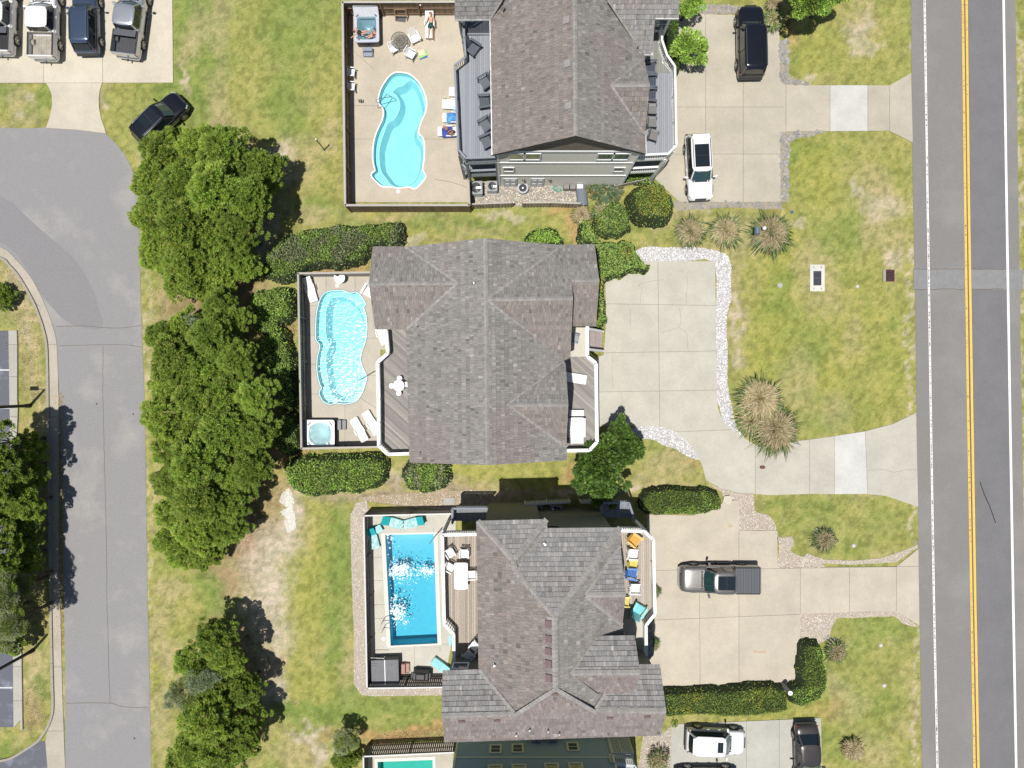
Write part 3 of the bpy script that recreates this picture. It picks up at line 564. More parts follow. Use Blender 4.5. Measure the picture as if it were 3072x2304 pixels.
def roof_house(house,faces,expo=.25,wr=(.12,.30),caps=(),capw=.26):
    tiles=[]
    for fi,(pts,tone) in enumerate(faces):
        cx=sum((p for p in pts),Vector())/len(pts)
        n=Vector()
        for i in range(len(pts)): n+=(pts[i]-pts[0]).cross(pts[(i+1)%len(pts)]-pts[0])
        n.normalize(); n=n if n.z>0 else -n
        u=Vector((0,0,1)).cross(n).normalized(); v=n.cross(u)
        o=pts[0]; poly=[((p-o).dot(u),(p-o).dot(v)) for p in pts]
        if sum(poly[i][0]*poly[(i+1)%len(poly)][1]-poly[(i+1)%len(poly)][0]*poly[i][1] for i in range(len(poly)))<0: poly=poly[::-1]
        rb=MB(); V=[o+u*a+v*b for a,b in poly]; V2=[q-n*.16 for q in V]; k=len(V)
        tri=[orient([(a,b,0) for a,b in poly],t) for t in tessellate_polygon([[Vector((a,b,0)) for a,b in poly]])]
        rb.add(V+V2,[tuple(t) for t in tri]+[tuple(i+k for i in t[::-1]) for t in tri]+[(i,i+k,(i+1)%k+k,(i+1)%k)[::-1] for i in range(k)])
        rb.build('roof',M_under if not hasattr(house,'trim') else M_under,house)
        u0=min(a for a,b in poly); u1=max(a for a,b in poly); v0=min(b for a,b in poly); v1=max(b for a,b in poly)
        pal=TONES[tone]; y=v0; row=0
        e=expo if not isinstance(tone,tuple) else expo
        while y<v1:
            x=u0-R.uniform(0,.3); rt=R.uniform(.93,1.07)
            while x<u1:
                ww=R.uniform(*wr); q=clip(poly,[(x+.004,y),(x+ww-.004,y),(x+ww-.004,y+e),(x+.004,y+e)])
                if len(q)>2 and area(q)>.0015:
                    c=lerp(pal[R.randrange(len(pal))],pal[0],.35); k_=R.uniform(.90,1.10)*rt
                    pn=vn1(x+fi*31,y); 
                    if pn>.7: c=lerp(c,TONES['red'][0],min(.8,(pn-.7)*3))
                    if R.random()<.03: k_*=1.3
                    if R.random()<.025: k_*=.7
                    lift=.036+R.uniform(0,.018)
                    top=[o+u*a+v*b+n*(.012+lift*(1-(b-y)/e)) for a,b in q]; bot=[o+u*a+v*b for a,b in q]
                    tiles.append((area(q),top,bot,tuple(z*k_ for z in c)))
                x+=ww
            y+=e; row+=1
    tiles.sort(key=lambda t:-t[0])
    def put(b,t):
        _,top,bot,c=t; k=len(top); b.add(list(top)+list(bot),[tuple(range(k))]+[(i,i+k,(i+1)%k+k,(i+1)%k) for i in range(k)],c)
    par=[c for c in house.children if c.name.startswith('roof')][0]
    for t in tiles[:300]:
        b=MB(); put(b,t); b.build('shingle',M_shing,par)
    b=MB()
    for t in tiles[300:]: put(b,t)
    b.build('shingles',M_shing,par,'stuff')
    cb=MB()
    for a,b_,kind in caps:
        d=(b_-a); L_=d.length; d.normalize(); side=d.cross(Vector((0,0,1))).normalized(); s=0
        while s<L_:
            e=min(s+.27,L_); wv=capw/2 if kind=='r' else capw*.36; dr=.075 if kind=='r' else (-.0 if kind=='h' else 0)
            c=jit((.30,.285,.27),.12); z0=Vector((0,0,.075)); z1=Vector((0,0,.055))
            p0,p1=a+d*s,a+d*e
            vs=[p0+side*wv-Vector((0,0,dr))+z0,p0+z0+Vector((0,0,.02)),p0-side*wv-Vector((0,0,dr))+z0,p1+side*wv-Vector((0,0,dr))+z1,p1+z1+Vector((0,0,.02)),p1-side*wv-Vector((0,0,dr))+z1]
            vs+=[x-Vector((0,0,.06)) for x in vs]
            cb.add(vs,[(0,1,4,3),(1,2,5,4),(0,6,7,1),(1,7,8,2),(3,9,6,0),(2,8,11,5)],c); s=e
    cb.build('ridge_cap',M_shing,par,'stuff')
_g=np.random.RandomState(5).rand(64,64)
def vn1(x,y):
    x=x*.35+100;y=y*.35+100;i,j=int(x),int(y);fx,fy=x-i,y-j; g=lambda a,b:_g[(i+a)%64,(j+b)%64]
    return (g(0,0)*(1-fx)+g(1,0)*fx)*(1-fy)+(g(0,1)*(1-fx)+g(1,1)*fx)*fy
def walls(house,poly,z0,z1,m,name='wall',fix=None):
    b=MB(); n=len(poly)
    if sum(poly[i][0]*poly[(i+1)%n][1]-poly[(i+1)%n][0]*poly[i][1] for i in range(n))<0: poly=poly[::-1]
    for i in range(n):
        p,q=poly[i],poly[(i+1)%n]; MB().add([(p[0],p[1],z0),(q[0],q[1],z0),(q[0],q[1],z1),(p[0],p[1],z1)],[(0,1,2,3)]).build(name,m,house)
    sheet('ceiling',poly,z1,m,None,parent=house)
    return poly
def siding(house,a,b,z0,z1,m,expo=.17,proud=.02,top=None):   # lap boards on one wall face
    a=Vector((*a,0));b=Vector((*b,0)); d=(b-a).normalized(); n=Vector((d.y,-d.x,0)); mb=MB(); z=z0
    while z<z1-.02:
        e=min(z+expo,z1); mb.add([a+n*(proud+.02)+Vector((0,0,z)),b+n*(proud+.02)+Vector((0,0,z)),b+n*proud+Vector((0,0,e)),a+n*proud+Vector((0,0,e)),a+Vector((0,0,z)),b+Vector((0,0,z))],[(0,1,2,3),(4,5,1,0)]); z=e
    return mb.build('siding',m,house,'stuff')
def window(house,c,wd,ht,n,frame=M_white,split=True,fr=.09,proud=.05,name='window'):
    """c centre on the wall, n outward horizontal normal"""
    n=Vector((*n,0)).normalized(); d=Vector((-n.y,n.x,0)); c=Vector(c); up=Vector((0,0,1)); w_=MB(); rz=math.atan2(d.y,d.x)
    o=c+n*proud
    for s in(-1,1):
        w_.box(o+d*s*(wd/2+fr/2),(fr,.07,ht+2*fr),rz); w_.box(o+up*s*(ht/2+fr/2),(wd,.07,fr),rz)
    if split: w_.box(o,(wd,.05,.05),rz)
    f=w_.build(name,frame,house)
    g=MB().box(o-n*.01,(wd,.02,ht),rz).build('pane',M_glass,f)
    MB().box(o-up*(ht/2+fr+.03)+n*.01,(wd+2*fr+.04,.05,.04),rz).build('sill',frame,f)
    return f
def pipe_vent(house,p,pl,col,r=.05,h=.3):
    q=onp(p,pl); b=MB(); b.cyl(q-Vector((0,0,.1)),q+Vector((0,0,h)),r,n=8); b.cyl(q-Vector((0,0,.02)),q+Vector((0,0,.06)),r*2.4,r*1.2,n=8); b.build('vent_pipe',col,house)
def shingle_patch(house,pts_px,pl,col,sz=(.34,.34)):
    for p in pts_px:
        q=onp(p,pl); n=pl[1]; u=Vector((0,0,1)).cross(n).normalized(); v=n.cross(u); a,b=sz[0]/2,sz[1]/2
        V=[q+u*i*a+v*j*b+n*k for k in(.02,.12) for i,j in((-1,-1),(1,-1),(1,1),(-1,1))]
        MB().add(V,[(4,5,6,7),(0,1,5,4),(1,2,6,5),(2,3,7,6),(3,0,4,7)]).build('roof_vent',col,house)
def deck(parent,poly,z,ang,cols,bw=.14,name='board',gap=.006,under=True,m=None):
    n=len(poly)
    if sum(poly[i][0]*poly[(i+1)%n][1]-poly[(i+1)%n][0]*poly[i][1] for i in range(n))<0: poly=poly[::-1]
    c,s=math.cos(ang),math.sin(ang); rot=[(x*c+y*s,-x*s+y*c) for x,y in poly]
    y=min(p[1] for p in rot)-R.uniform(0,.1); y1=max(p[1] for p in rot); x0=min(p[0] for p in rot)-1; x1=max(p[0] for p in rot)+1
    while y<y1:
        q=clip(rot,[(x0,y+gap),(x1,y+gap),(x1,y+bw-gap),(x0,y+bw-gap)])
        if len(q)>2 and area(q)>.01:
            MB().prism([(a*c-b*s,a*s+b*c) for a,b in q],z-.035,z).build(name,m or M_wood,parent,col=jit(cols[R.randrange(len(cols))],.10))
        y+=bw
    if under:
        sheet('under_deck_shade',poly,z-.04,mat('deck_shadow_wood',(.12,.11,.10)),None,parent=parent)  # solid sheet below the boards, the shade under the deck put into its dark colour
def railing(parent,pts,z,m,h=1.0,cap=.15,bal=.14,side=.035,post=1.9,mi=None,balw=.035,bcol=None,fascia=True,mf=None):
    bal_=MB(); mi=mi or m
    for i in range(len(pts)-1):
        a=Vector((*pts[i][:2],z));b=Vector((*pts[i+1][:2],z)); L_=(b-a).length; d=(b-a)/L_; e=d*cap*.0
        up=Vector((0,0,1))
        MB().beam(a+up*h,b+up*h,cap,.045).build('top_rail',m,parent)
        MB().beam(a+up*(h-.09),b+up*(h-.09),.04,.08).build('rail',mi,parent); MB().beam(a+up*.12,b+up*.12,.04,.08).build('bottom_rail',mi,parent)
        if fascia: MB().beam(a-up*.15,b-up*.15,.05,.28).build('fascia',mf or mi,parent)
        k=max(1,round(L_/post))
        for j in range(k+1):
            if j==k and i<len(pts)-2: continue
            q=a+d*(L_*j/k); MB().box((q.x,q.y,z+h/2-.05),(.10,.10,h-.03),math.atan2(d.y,d.x)).build('post',mi,parent)
        k=int(L_/bal)
        for j in range(1,k): q=a+d*(L_*j/k); bal_.box((q.x,q.y,z+h/2+.01),(balw,balw,h-.3),math.atan2(d.y,d.x))
    bal_.build('balusters',mi,parent,'stuff')
def support(parent,pts,z,m,w_=.18):
    for p in pts: MB().box((p[0],p[1],z/2),(w_,w_,z-.02)).build('support_post',m,parent)
# ---------------------------------------------------------------- HOUSE 1 (top)
M_tan=mat('tan_siding',(.76,.745,.68),rough=.8,var=.05); M_trim1=mat('pale_trim',(.82,.83,.84),rough=.6,var=.04); M_deckg=vc('grey_deck_board',rough=.7,var=.05)
h1=thing('beach_house','three storey beach house with tan siding and a broad grey shingle gable, at the top','house',at((1700,200)))
h1.location=(0,0,0)
zr,ze=11.45,8.0
W1=plane((1727,408,zr),(1724,0,zr),(1476,465,ze)); E1=plane((1727,408,zr),(1724,0,zr),(1936,461,ze))
def top(x,y=-90): return (x,y)
NWp=plane((1469,58,ze),(1364,60,ze),(1505,0,9.05)); SE1=plane((1931,163,ze),(1956,163,ze),(1824,0,10.3))
DS=plane((1833,256,9.78),(1949,255,9.78),(1935,406,8)); DN=plane((1833,256,9.78),(1949,255,9.78),(1932,175,8))
f1=[([onp(p,W1) for p in [(1727,408),(1724,-110),(1560,-110),(1505,0),(1469,58),(1476,465)]],'brown'),
    ([onp(p,E1) for p in [(1727,408),(1936,461),(1935,406),(1833,256),(1932,175),(1931,163),(1824,0),(1760,-110),(1724,-110)]],'grey'),
    ([onp(p,NWp) for p in [(1469,58),(1505,0),(1570,-110),(1364,-110),(1364,58)]],'pale'),
    ([onp(p,SE1) for p in [(1931,163),(1956,163),(1965,54),(2036,54),(2046,-110),(1750,-110),(1824,0)]],'pale'),
    ([onp(p,DS) for p in [(1833,257),(1949,256),(1935,406)]],'brown'),([onp(p,DN) for p in [(1833,256),(1932,175),(1941,220),(1949,255)]],'grey')]
roof_house(h1,f1,.30,(.10,.20),[(onp((1727,408),W1),onp((1724,-110),W1),'r'),(onp((1833,256),DS),onp((1949,255),DS),'r'),(onp((1833,256),DS),onp((1935,406),DS),'h'),(onp((1833,256),DN),onp((1932,175),DN),'h'),(onp((1824,0),SE1),onp((1931,163),SE1),'h'),(onp((1505,0),NWp),onp((1469,58),NWp),'h')])
shingle_patch(h1,[A3(280,170),A3(290,530),A3(297,880)],W1,mat('pale_vent',(.30,.285,.275)),(.42,.42)); pipe_vent(h1,A3(862,405),E1,M_dark,.04); pipe_vent(h1,A2(1975,92),W1,M_dark,.05)
xw,xe,ys,yn=at((1476,465),ze).x+.35,at((1936,461),ze).x-.35,14.87,32
k1=walls(h1,[(xw,ys),(xe,ys),(xe,yn),(xw,yn)],0,7.95,M_tan)
gz=at((1727,408),zr); MB().add([(xw,ys,7.95),(xe,ys,7.95),(gz.x,ys,zr-.2)],[(0,1,2)]).build('gable',M_tan,h1)
siding(h1,(xw,ys),(xe,ys),0,7.9,M_tan,.15)
gs=MB()
z=7.95
while z<zr-.3:
    t=(z-7.95)/(zr-.2-7.95); t2=(min(z+.2,zr-.25)-7.95)/(zr-.2-7.95); gs.add([(xw+(gz.x-xw)*t,ys-.05,z),(xe+(gz.x-xe)*t,ys-.05,z),(xe+(gz.x-xe)*t2,ys-.02,z+.2),(xw+(gz.x-xw)*t2,ys-.02,z+.2)],[(0,1,2,3)]); z+=.2
gs.build('gable_shingles',mat('gable_shingle',(.20,.17,.14),rough=.9,var=.3,scale=10),h1,'stuff')
for z_,t_ in ((2.8,.14),(5.7,.14),(8.0,.22)): MB().beam((xw,ys-.07,z_),(xe,ys-.07,z_),.05,t_).build('band_board',M_trim1,h1)
for x_ in (xw,xe): MB().beam((x_,ys-.05,.05),(x_,ys-.05,7.9),.14,.08,up=(0,1,0)).build('corner_board',M_trim1,h1)
def wz(px,z): return (px-1536)/PPM*(H-z)/H
U=rg(1380,420,5.53)
for px,z_,w_,h_ in ((U(945,0)[0],7.05,1.0,1.15),(U(1195,0)[0],7.05,1.0,1.15),(1816,7.05,1.0,1.15),(1863,7.05,1.0,1.15),(U(805,0)[0],4.3,.65,.8),(1857,4.3,.65,.8)):
    window(h1,(wz(px,z_),ys-.04,z_),w_,h_,(0,-1),M_trim1,False,.07)
for px in (U(835,0)[0],U(1280,0)[0]):
    d_=MB(); x_=wz(px,1); d_.box((x_,ys-.07,1.05),(1.0,.05,2.1)); dd=d_.build('door',mat('grey_door',(.55,.58,.62),rough=.6,var=.05),h1)
    for i in(-1,1):
        for j in(-.45,.5): MB().box((x_+i*.22,ys-.105,1.05+j),(.3,.03,.6)).build('door_panel',mat('grey_door_panel',(.66,.68,.7),rough=.6),dd)
    MB().sph((x_+.4,ys-.14,1.0),.04).build('knob',M_steel,dd)
# white eave trim and gutters
def edge_board(par,a,b,w_=.09,t=.14,m=M_white,dz=-.02): MB().beam(Vector(a)+Vector((0,0,dz)),Vector(b)+Vector((0,0,dz)),w_,t).build('gutter',m,par)
for a,b,pl in (((1471,58),(1476.5,465),W1),((1364,59.5),(1468,58.5),NWp),((1937,461),(1936,406),E1),((1932,164),(1956,164),SE1),((1966,55),(2036,55),SE1),((1956,164),(1957,158),SE1)): edge_board(h1,onp(a,pl),onp(b,pl))
for a,b,pl in (((1727,408),(1476,465),W1),((1727,408),(1936,461),E1)):
    a_,b_=onp(a,pl),onp(b,pl); MB().beam(a_-Vector((0,-.03,.17)),b_-Vector((0,-.03,.17)),.05,.22).build('rake_board',mat('dark_rake',(.10,.09,.08)),h1)
# sliding door on the deck side
dk=5.55; p_=at(A2(1745,262),dk); window(h1,(p_.x,at((0,58),ze).y+.26,dk+1.12),2.0,1.95,(0,-1),mat('grey_trim'),False,.12,.02,'sliding_door')
for yw,pxs in (((163),1940),): pass
xb=at((1364,58),ze).x
walls(h1,[(xb+.2,at((0,58),ze).y+.3),(xw,at((0,58),ze).y+.3),(xw,yn),(xb+.2,yn)],0,7.9,M_tan)
e0,e1_=at((1940,163),ze),at((2036,54),ze)
walls(h1,[(xe,e0.y+.35),(e0.x+.2,e0.y+.35),(e0.x+.2,e1_.y+.3),(e1_.x-.3,e1_.y+.3),(e1_.x-.3,yn),(xe,yn)],0,7.9,M_tan)
q=at(A3(1060,200),dk+1); window(h1,(e0.x+1.05,e1_.y+.26,dk+1.3),.9,1.5,(0,-1),M_trim1)
# west deck
d1=thing('deck','upper grey plank deck with grey railing on the west side of the top house','deck')
rp=[at(p,dk+1) for p in [(1469,84),(1391,85),(1396.5,170),(1364,196),(1375,449),(1397,474),(1489,470)]]; rp2=[(p.x,p.y) for p in rp]
dpoly=rp2+[(xw,rp2[-1][1]),(xw,rp2[0][1]+1.6),(rp2[1][0]+.1,rp2[0][1]+1.6)]
deck(d1,dpoly,dk,math.pi/2,[(.27,.285,.315),(.28,.295,.33),(.255,.27,.30)],m=M_deckg)
M_railg=mat('grey_rail',(.235,.26,.28),rough=.6,var=.05)
railing(d1,rp2[1:],dk,M_railg,cap=.14,balw=.04,bal=.15)
lz=2.75; deck(d1,[(p[0],p[1]) for p in rp2[3:]]+[(xw,rp2[-1][1]),(xw,rp2[3][1])],lz,math.pi/2,[(.22,.23,.25)],m=M_deckg)
railing(d1,[rp2[4],rp2[5],rp2[6]],lz,M_railg,cap=.14,balw=.04,bal=.15)
support(d1,[rp2[4],rp2[5],rp2[6],rp2[3],rp2[1]],dk,M_railg)
for z_ in (dk-.3,lz-.3): MB().beam((rp2[5][0],rp2[5][1],z_),(rp2[6][0],rp2[6][1],z_),.08,.25).build('joist_beam',M_railg,d1)
# east deck
d1e=thing('deck','upper grey plank deck with white railing facing the driveway of the top house','deck')
rp=[at(p,dk+1) for p in [(1992,40),(1986,78),(1986,120),(2001,165),(2025,199),(2029,436),(2005,461),(1905,466)]]; r2=[(p.x,p.y) for p in rp]
deck(d1e,r2[4:]+[(xe-.1,r2[-1][1]),(xe-.1,r2[4][1])],dk,math.pi/2,[(.28,.295,.325),(.29,.305,.34),(.265,.28,.31)],m=M_deckg)
deck(d1e,[(xe-.1,r2[4][1]+.01),(r2[4][0],r2[4][1]+.01),r2[3],r2[2],r2[1],r2[0],(xe-.1,r2[0][1])],dk-.02,math.pi/2,[(.23,.235,.21),(.235,.24,.215)],m=M_deckg)
railing(d1e,r2[1:],dk,M_white,cap=.14,balw=.045,bal=.15)
deck(d1e,[(p[0],p[1]) for p in r2[4:]]+[(xe-.1,r2[-1][1]),(xe-.1,r2[4][1])],lz,math.pi/2,[(.22,.23,.25)],m=M_deckg)
railing(d1e,r2[5:],lz,M_white,cap=.14,balw=.045,bal=.15); support(d1e,[r2[5],r2[6],r2[3],r2[7]],dk,M_white)
# ---------------------------------------------------------------- HOUSE 2 (middle)
h2=thing('beach_house','middle beach house with a grey brown shingle cross gable roof and a round-ended pool behind','house')
zr,ze,zn=9.97,7.6,9.13
W2p=plane((1456,715,zr),(1463,1395,zr),(1228.6,1388,ze)); E2p=plane((1456,715,zr),(1463,1395,zr),(1699,1381,ze))
NWn=plane((1372,849,zn),(1107,851,zn),(1118,741,ze)); NWs=plane((1372,849,zn),(1107,851,zn),(1125,988,ze))
CN=plane((1462,898,zr),(1718.6,894,zr),(1784,734,ze)); CS=plane((1462,898,zr),(1718.6,896,zr),(1711,1076,ze))
BS=plane((1714,841,9.2),(1798,841,9.2),(1788,979,7.48)); GN=plane((1523,1214,9.36),(1705,1214,9.36),(1690,1082,ze)); GS=plane((1523,1214,9.36),(1705,1214,9.36),(1699,1341,ze))
f2=[([onp(p,W2p) for p in [(1456,715),(1216,741),(1372,849),(1219,988),(1229,1388),(1463,1395)]],'grey'),
 ([onp(p,NWn) for p in [(1372,849),(1216,741),(1118,741),(1107,851)]],'grey'),([onp(p,NWs) for p in [(1372,850),(1107,852),(1125,987),(1219,988)]],'brown'),
 ([onp(p,E2p) for p in [(1456,715),(1687,736),(1461,898)]],'grey'),([onp(p,E2p) for p in [(1461,898),(1690,1082),(1523,1214),(1699,1341),(1699.5,1381),(1463,1395)]],'grey'),
 ([onp(p,CN) for p in [(1461,898),(1687,736),(1784,734),(1797,837),(1798,841),(1714,841),(1719,894)]],'grey'),([onp(p,BS) for p in [(1714,841.5),(1798,841.5),(1788,978),(1719,978)]],'brown'),
 ([onp(p,CS) for p in [(1461,899),(1719,896),(1711,1073),(1690,1082)]],'brown'),
 ([onp(p,GN) for p in [(1523,1214),(1690,1082),(1697,1092),(1705,1213.5)]],'grey'),([onp(p,GS) for p in [(1523,1214.5),(1705,1214.5),(1699,1341)]],'brown')]
roof_house(h2,f2,.29,(.10,.20),[(onp((1456,715),W2p),onp((1463,1395),W2p),'r'),(onp((1372,849),NWn),onp((1107,851),NWn),'r'),(onp((1372,849),NWn),onp((1216,741),NWn),'h'),(onp((1372,849),NWs),onp((1219,988),NWs),'h'),
 (onp((1461,898),CN),onp((1719,895),CN),'r'),(onp((1461,898),CN),onp((1687,736),CN),'h'),(onp((1461,898),CS),onp((1690,1082),CS),'h'),(onp((1714,841),BS),onp((1798,841),BS),'r'),(onp((1523,1214),GN),onp((1705,1214),GN),'r'),(onp((1523,1214),GN),onp((1690,1082),GN),'h'),(onp((1523,1214),GS),onp((1699,1341),GS),'h')])
pipe_vent(h2,B2(1720,690),W2p,M_steel); pipe_vent(h2,B2(1255,1052),W2p,M_dark,.04); pipe_vent(h2,C2(1275,437),W2p,M_dark,.04)
M_pale2=mat('pale_siding',(.45,.44,.40),rough=.8,var=.05)
a=at((1229,1388),ze); b_=at((1699,1381),ze); c_=at((1216,741),ze)
walls(h2,[(a.x+.4,a.y+.4),(b_.x-.4,a.y+.4),(b_.x-.4,c_.y-.4),(a.x+.4,c_.y-.4)],0,7.5,M_pale2)
a=at((1125,988),ze);b_=at((1118,741),ze); walls(h2,[(a.x+.5,a.y+.4),(at((1219,0),ze).x+.4,a.y+.4),(at((1219,0),ze).x+.4,b_.y-.4),(a.x+.5,b_.y-.4)],0,7.5,M_pale2)
a=at((1788,978),7.5);b_=at((1784,734),ze); walls(h2,[(at((1699,0),ze).x-.4,a.y+.4),(a.x-.4,a.y+.4),(a.x-.4,b_.y-.4),(at((1699,0),ze).x-.4,b_.y-.4)],0,7.4,M_pale2)
for x_,y_,n in ((at((1229,0),ze).x+.36,-2.0,(-1,0)),(at((1229,0),ze).x+.36,1.0,(-1,0)),(at((1699,0),ze).x-.36,-1.5,(1,0))): window(h2,(x_,y_,4.2),1.6,1.7,n,M_white)
d2=thing('deck','weathered diagonal plank deck with wide white railing beside the round-ended pool','deck'); dz=2.9
rp=[at(p,dz+1) for p in [(1157,960),(1157,989),(1163,1060),(1132,1088),(1135,1200),(1136,1337),(1163,1363),(1229,1361)]]; r2=[(p.x,p.y) for p in rp]
xh=at((1229,0),ze).x+.4
greyw=[(.30,.28,.255),(.26,.245,.23),(.34,.32,.29),(.235,.22,.21),(.29,.275,.25)]
deck(d2,r2+[(xh,r2[-1][1]),(xh,r2[0][1])],dz,math.radians(-42),greyw,bw=.145)
railing(d2,r2,dz,M_white,cap=.22,balw=.05,bal=.15); support(d2,[r2[2],r2[3],r2[5],r2[6]],dz,M_white)
MB().box(((r2[3][0]+r2[5][0])/2+.05,(r2[3][1]+r2[5][1])/2,dz/2-.2),(.04,(r2[3][1]-r2[5][1]),dz-.3)).build('lattice_skirt',M_white,d2)
d2e=thing('deck','front deck of the middle house with white railing, cream porch floor and plank steps','deck')
rp=[at(p,dz+1) for p in [(1762,979),(1762,1069),(1788,1090),(1791,1326),(1768,1351),(1702,1352)]]; r2=[(p.x,p.y) for p in rp]; xh=at((1699,0),ze).x-.4
deck(d2e,[r2[1],r2[2],r2[3],r2[4],r2[5],(xh,r2[5][1]),(xh,r2[1][1])],dz,math.radians(-42),greyw,bw=.145)
slabs(d2e,[(xh,r2[1][1]+.01),(r2[1][0],r2[1][1]+.01),r2[0],(xh,r2[0][1])],[],dz+.02,.1,(.56,.53,.46),name='porch_floor')
railing(d2e,r2[:3]+r2[3:],dz,M_white,cap=.24,balw=.05,bal=.15); support(d2e,[r2[2],r2[3],r2[4]],dz,M_white)
q0=rg(1700,960,3.95); st=thing('steps','short flight of grey plank steps with white side rails by the middle front deck','steps')
sx0=r2[0][0]+.12; s0=at(q0(430,140),1.0); s1=at(q0(430,370),1.0)
for i in range(7):
    zz=dz-.35-i*.37; x_=sx0+.02+i*.19; MB().box((x_+.1,(s0.y+s1.y)/2,zz),(.21,s0.y-s1.y-.1,.04)).build('tread',M_wood,st,col=jit((.33,.28,.26),.08))
for yy in (s0.y,s1.y): MB().beam((sx0,yy,dz+.9),(sx0+1.3,yy,1.35),.16,.05).build('side_rail',M_white,st); MB().beam((sx0,yy,dz-.25),(sx0+1.3,yy,.2),.05,.25).build('stringer',M_white,st)
for yy in (s0.y,s1.y): MB().box((sx0+1.3,yy,.7),(.1,.1,1.3)).build('newel_post',M_white,st)
# ---------------------------------------------------------------- HOUSE 3 (lower)
h3=thing('beach_house','lower beach house with a reddish grey shingle hip roof and a rectangular pool behind','house')
zr,ze=11.5,9.0
W3=plane((1663,1850,zr),(1667,2066,zr),(1436,1790,ze)); E3=plane((1663,1850,zr),(1667,2066,zr),(1867,1875,ze))
S3=plane((1325,2150,10.3),(1998,2133,10.3),(1667,2066,zr)); BN=plane((1438,1563,9.05),(1640,1558,9.05),(1540,1681,10.2))
N3=plane((1640,1585,ze),(1860,1583,ze),(1663,1849,zr)); BE=plane((1540,1681,10.2),(1640,1558,9.05),(1545,1712,10.1)); 
WN=plane((1325.5,2148,10.3),(1545,2143,10.3),(1328,2011,ze)); SN=plane((1783,2133,10.3),(1998,2133,10.3),(1950,1993,ze))
g1n=plane((1756,1785,10.5),(1877,1782,10.5),(1860,1636,ze)); g1s=plane((1756,1786,10.5),(1877,1784,10.5),(1867,1875,ze))
g2n=plane((1712,2019,10.95),(1920,2017,10.95),(1850,1907,9.85)); g2s=plane((1712,2020,10.95),(1920,2018,10.95),(1815,2078,9.83))
f3=[([onp(p,W3) for p in [(1430,1563),(1438,1563),(1540,1681),(1545,1712),(1663,1850),(1667,2066),(1545,2142),(1437,2009)]],'brown'),
 ([onp(p,BN) for p in [(1430,1563),(1640,1558),(1540,1681)]],'pale'),([onp(p,BE) for p in [(1640,1558),(1641,1584),(1545,1712),(1540,1681)]],'grey'),
 ([onp(p,N3) for p in [(1640,1585),(1862,1583),(1663,1849),(1545,1712)]],'pale'),
 ([onp(p,E3) for p in [(1663,1850),(1862,1583),(1862,1636),(1756,1786),(1867,1875),(1870,1912),(1788,1912),(1712,2020),(1791,2080),(1817,2078),(1783,2134),(1667,2066)]],'grey'),
 ([onp(p,g1n) for p in [(1756,1785),(1861,1636),(1877,1783)]],'pale'),([onp(p,g1s) for p in [(1756,1786),(1877,1784),(1867,1875)]],'red'),
 ([onp(p,g2n) for p in [(1712,2019),(1788,1908),(1904,1906.5),(1920,2016)]],'pale'),([onp(p,g2s) for p in [(1712,2020),(1920,2018),(1909,2078),(1817,2080),(1789,2083)]],'red'),
 ([onp(p,WN) for p in [(1328,2011),(1437,2008.5),(1545,2142),(1325.5,2147.5)]],'pale'),([onp(p,SN) for p in [(1905,2000),(1920,1993),(1980,1993),(1998,2132.5),(1783,2133),(1817,2078),(1905,2076)]],'pale'),
 ([onp(p,S3) for p in [(1325,2150),(1545,2144),(1667,2066),(1783,2134),(1998,2134),(1983,2205),(1333.5,2225)]],'red')]
ED=lambda pl,a,b,k:(onp(a,pl),onp(b,pl),k)
roof_house(h3,f3,.30,(.12,.28),[ED(W3,(1663,1850),(1667,2066),'r'),ED(W3,(1540,1681),(1545,1712),'r'),ED(BN,(1433,1563),(1540,1681),'r'),ED(BN,(1640,1558),(1540,1681),'r'),ED(N3,(1545,1712),(1663,1849),'r'),ED(N3,(1860,1583),(1663,1849),'r'),ED(BE,(1641,1585),(1545,1712),'h'),
 ED(g1n,(1756,1785),(1877,1783),'r'),ED(g1n,(1756,1785),(1861,1636),'h'),ED(g1s,(1756,1786),(1867,1875),'h'),ED(g2n,(1712,2019),(1920,2017),'r'),ED(g2n,(1712,2019),(1788,1908),'h'),ED(g2s,(1712,2020),(1789,2083),'h'),
 ED(WN,(1325,2148),(1545,2142),'r'),ED(SN,(1783,2133),(1998,2133),'r'),ED(S3,(1667,2066),(1545,2144),'h'),ED(S3,(1667,2066),(1783,2134),'h'),ED(WN,(1437,2008.5),(1545,2142),'h'),ED(SN,(1817,2078),(1783,2133),'h')],capw=.34)
shingle_patch(h3,[D3(128,460),D3(130,585),D3(128,688),D3(130,790),D3(132,908)],W3,mat('red_vent',(.175,.122,.117)),(.42,.40)); shingle_patch(h3,[D2(1617,1265),D2(1908,1258),D3(635,1235),D3(945,1225),D3(180,1035)],S3,mat('red_vent'),(.40,.2))
for p,pl in ((C3(95,1190),N3),(D2(1890,795),W3),(D3(120,1340),S3),(D3(212,1362),S3),(D2(2180,1330),S3),(D2(2068,1372),S3)): pipe_vent(h3,p,pl,M_steel,.06,.35)
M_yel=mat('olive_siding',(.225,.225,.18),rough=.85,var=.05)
a=at((1436,1790),ze); b_=at((1862,1583),ze); ysw=at((0,2215),ze).y
x0,x1=a.x+.35,b_.x-.35
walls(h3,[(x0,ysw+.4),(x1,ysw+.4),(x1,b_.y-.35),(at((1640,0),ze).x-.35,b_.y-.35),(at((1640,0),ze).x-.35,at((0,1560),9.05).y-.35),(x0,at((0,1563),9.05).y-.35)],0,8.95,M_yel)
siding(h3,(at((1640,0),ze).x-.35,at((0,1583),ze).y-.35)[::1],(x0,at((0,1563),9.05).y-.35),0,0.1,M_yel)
siding(h3,(x1,b_.y-.35),(at((1640,0),ze).x-.35,b_.y-.35),0,8.9,M_yel,.16)
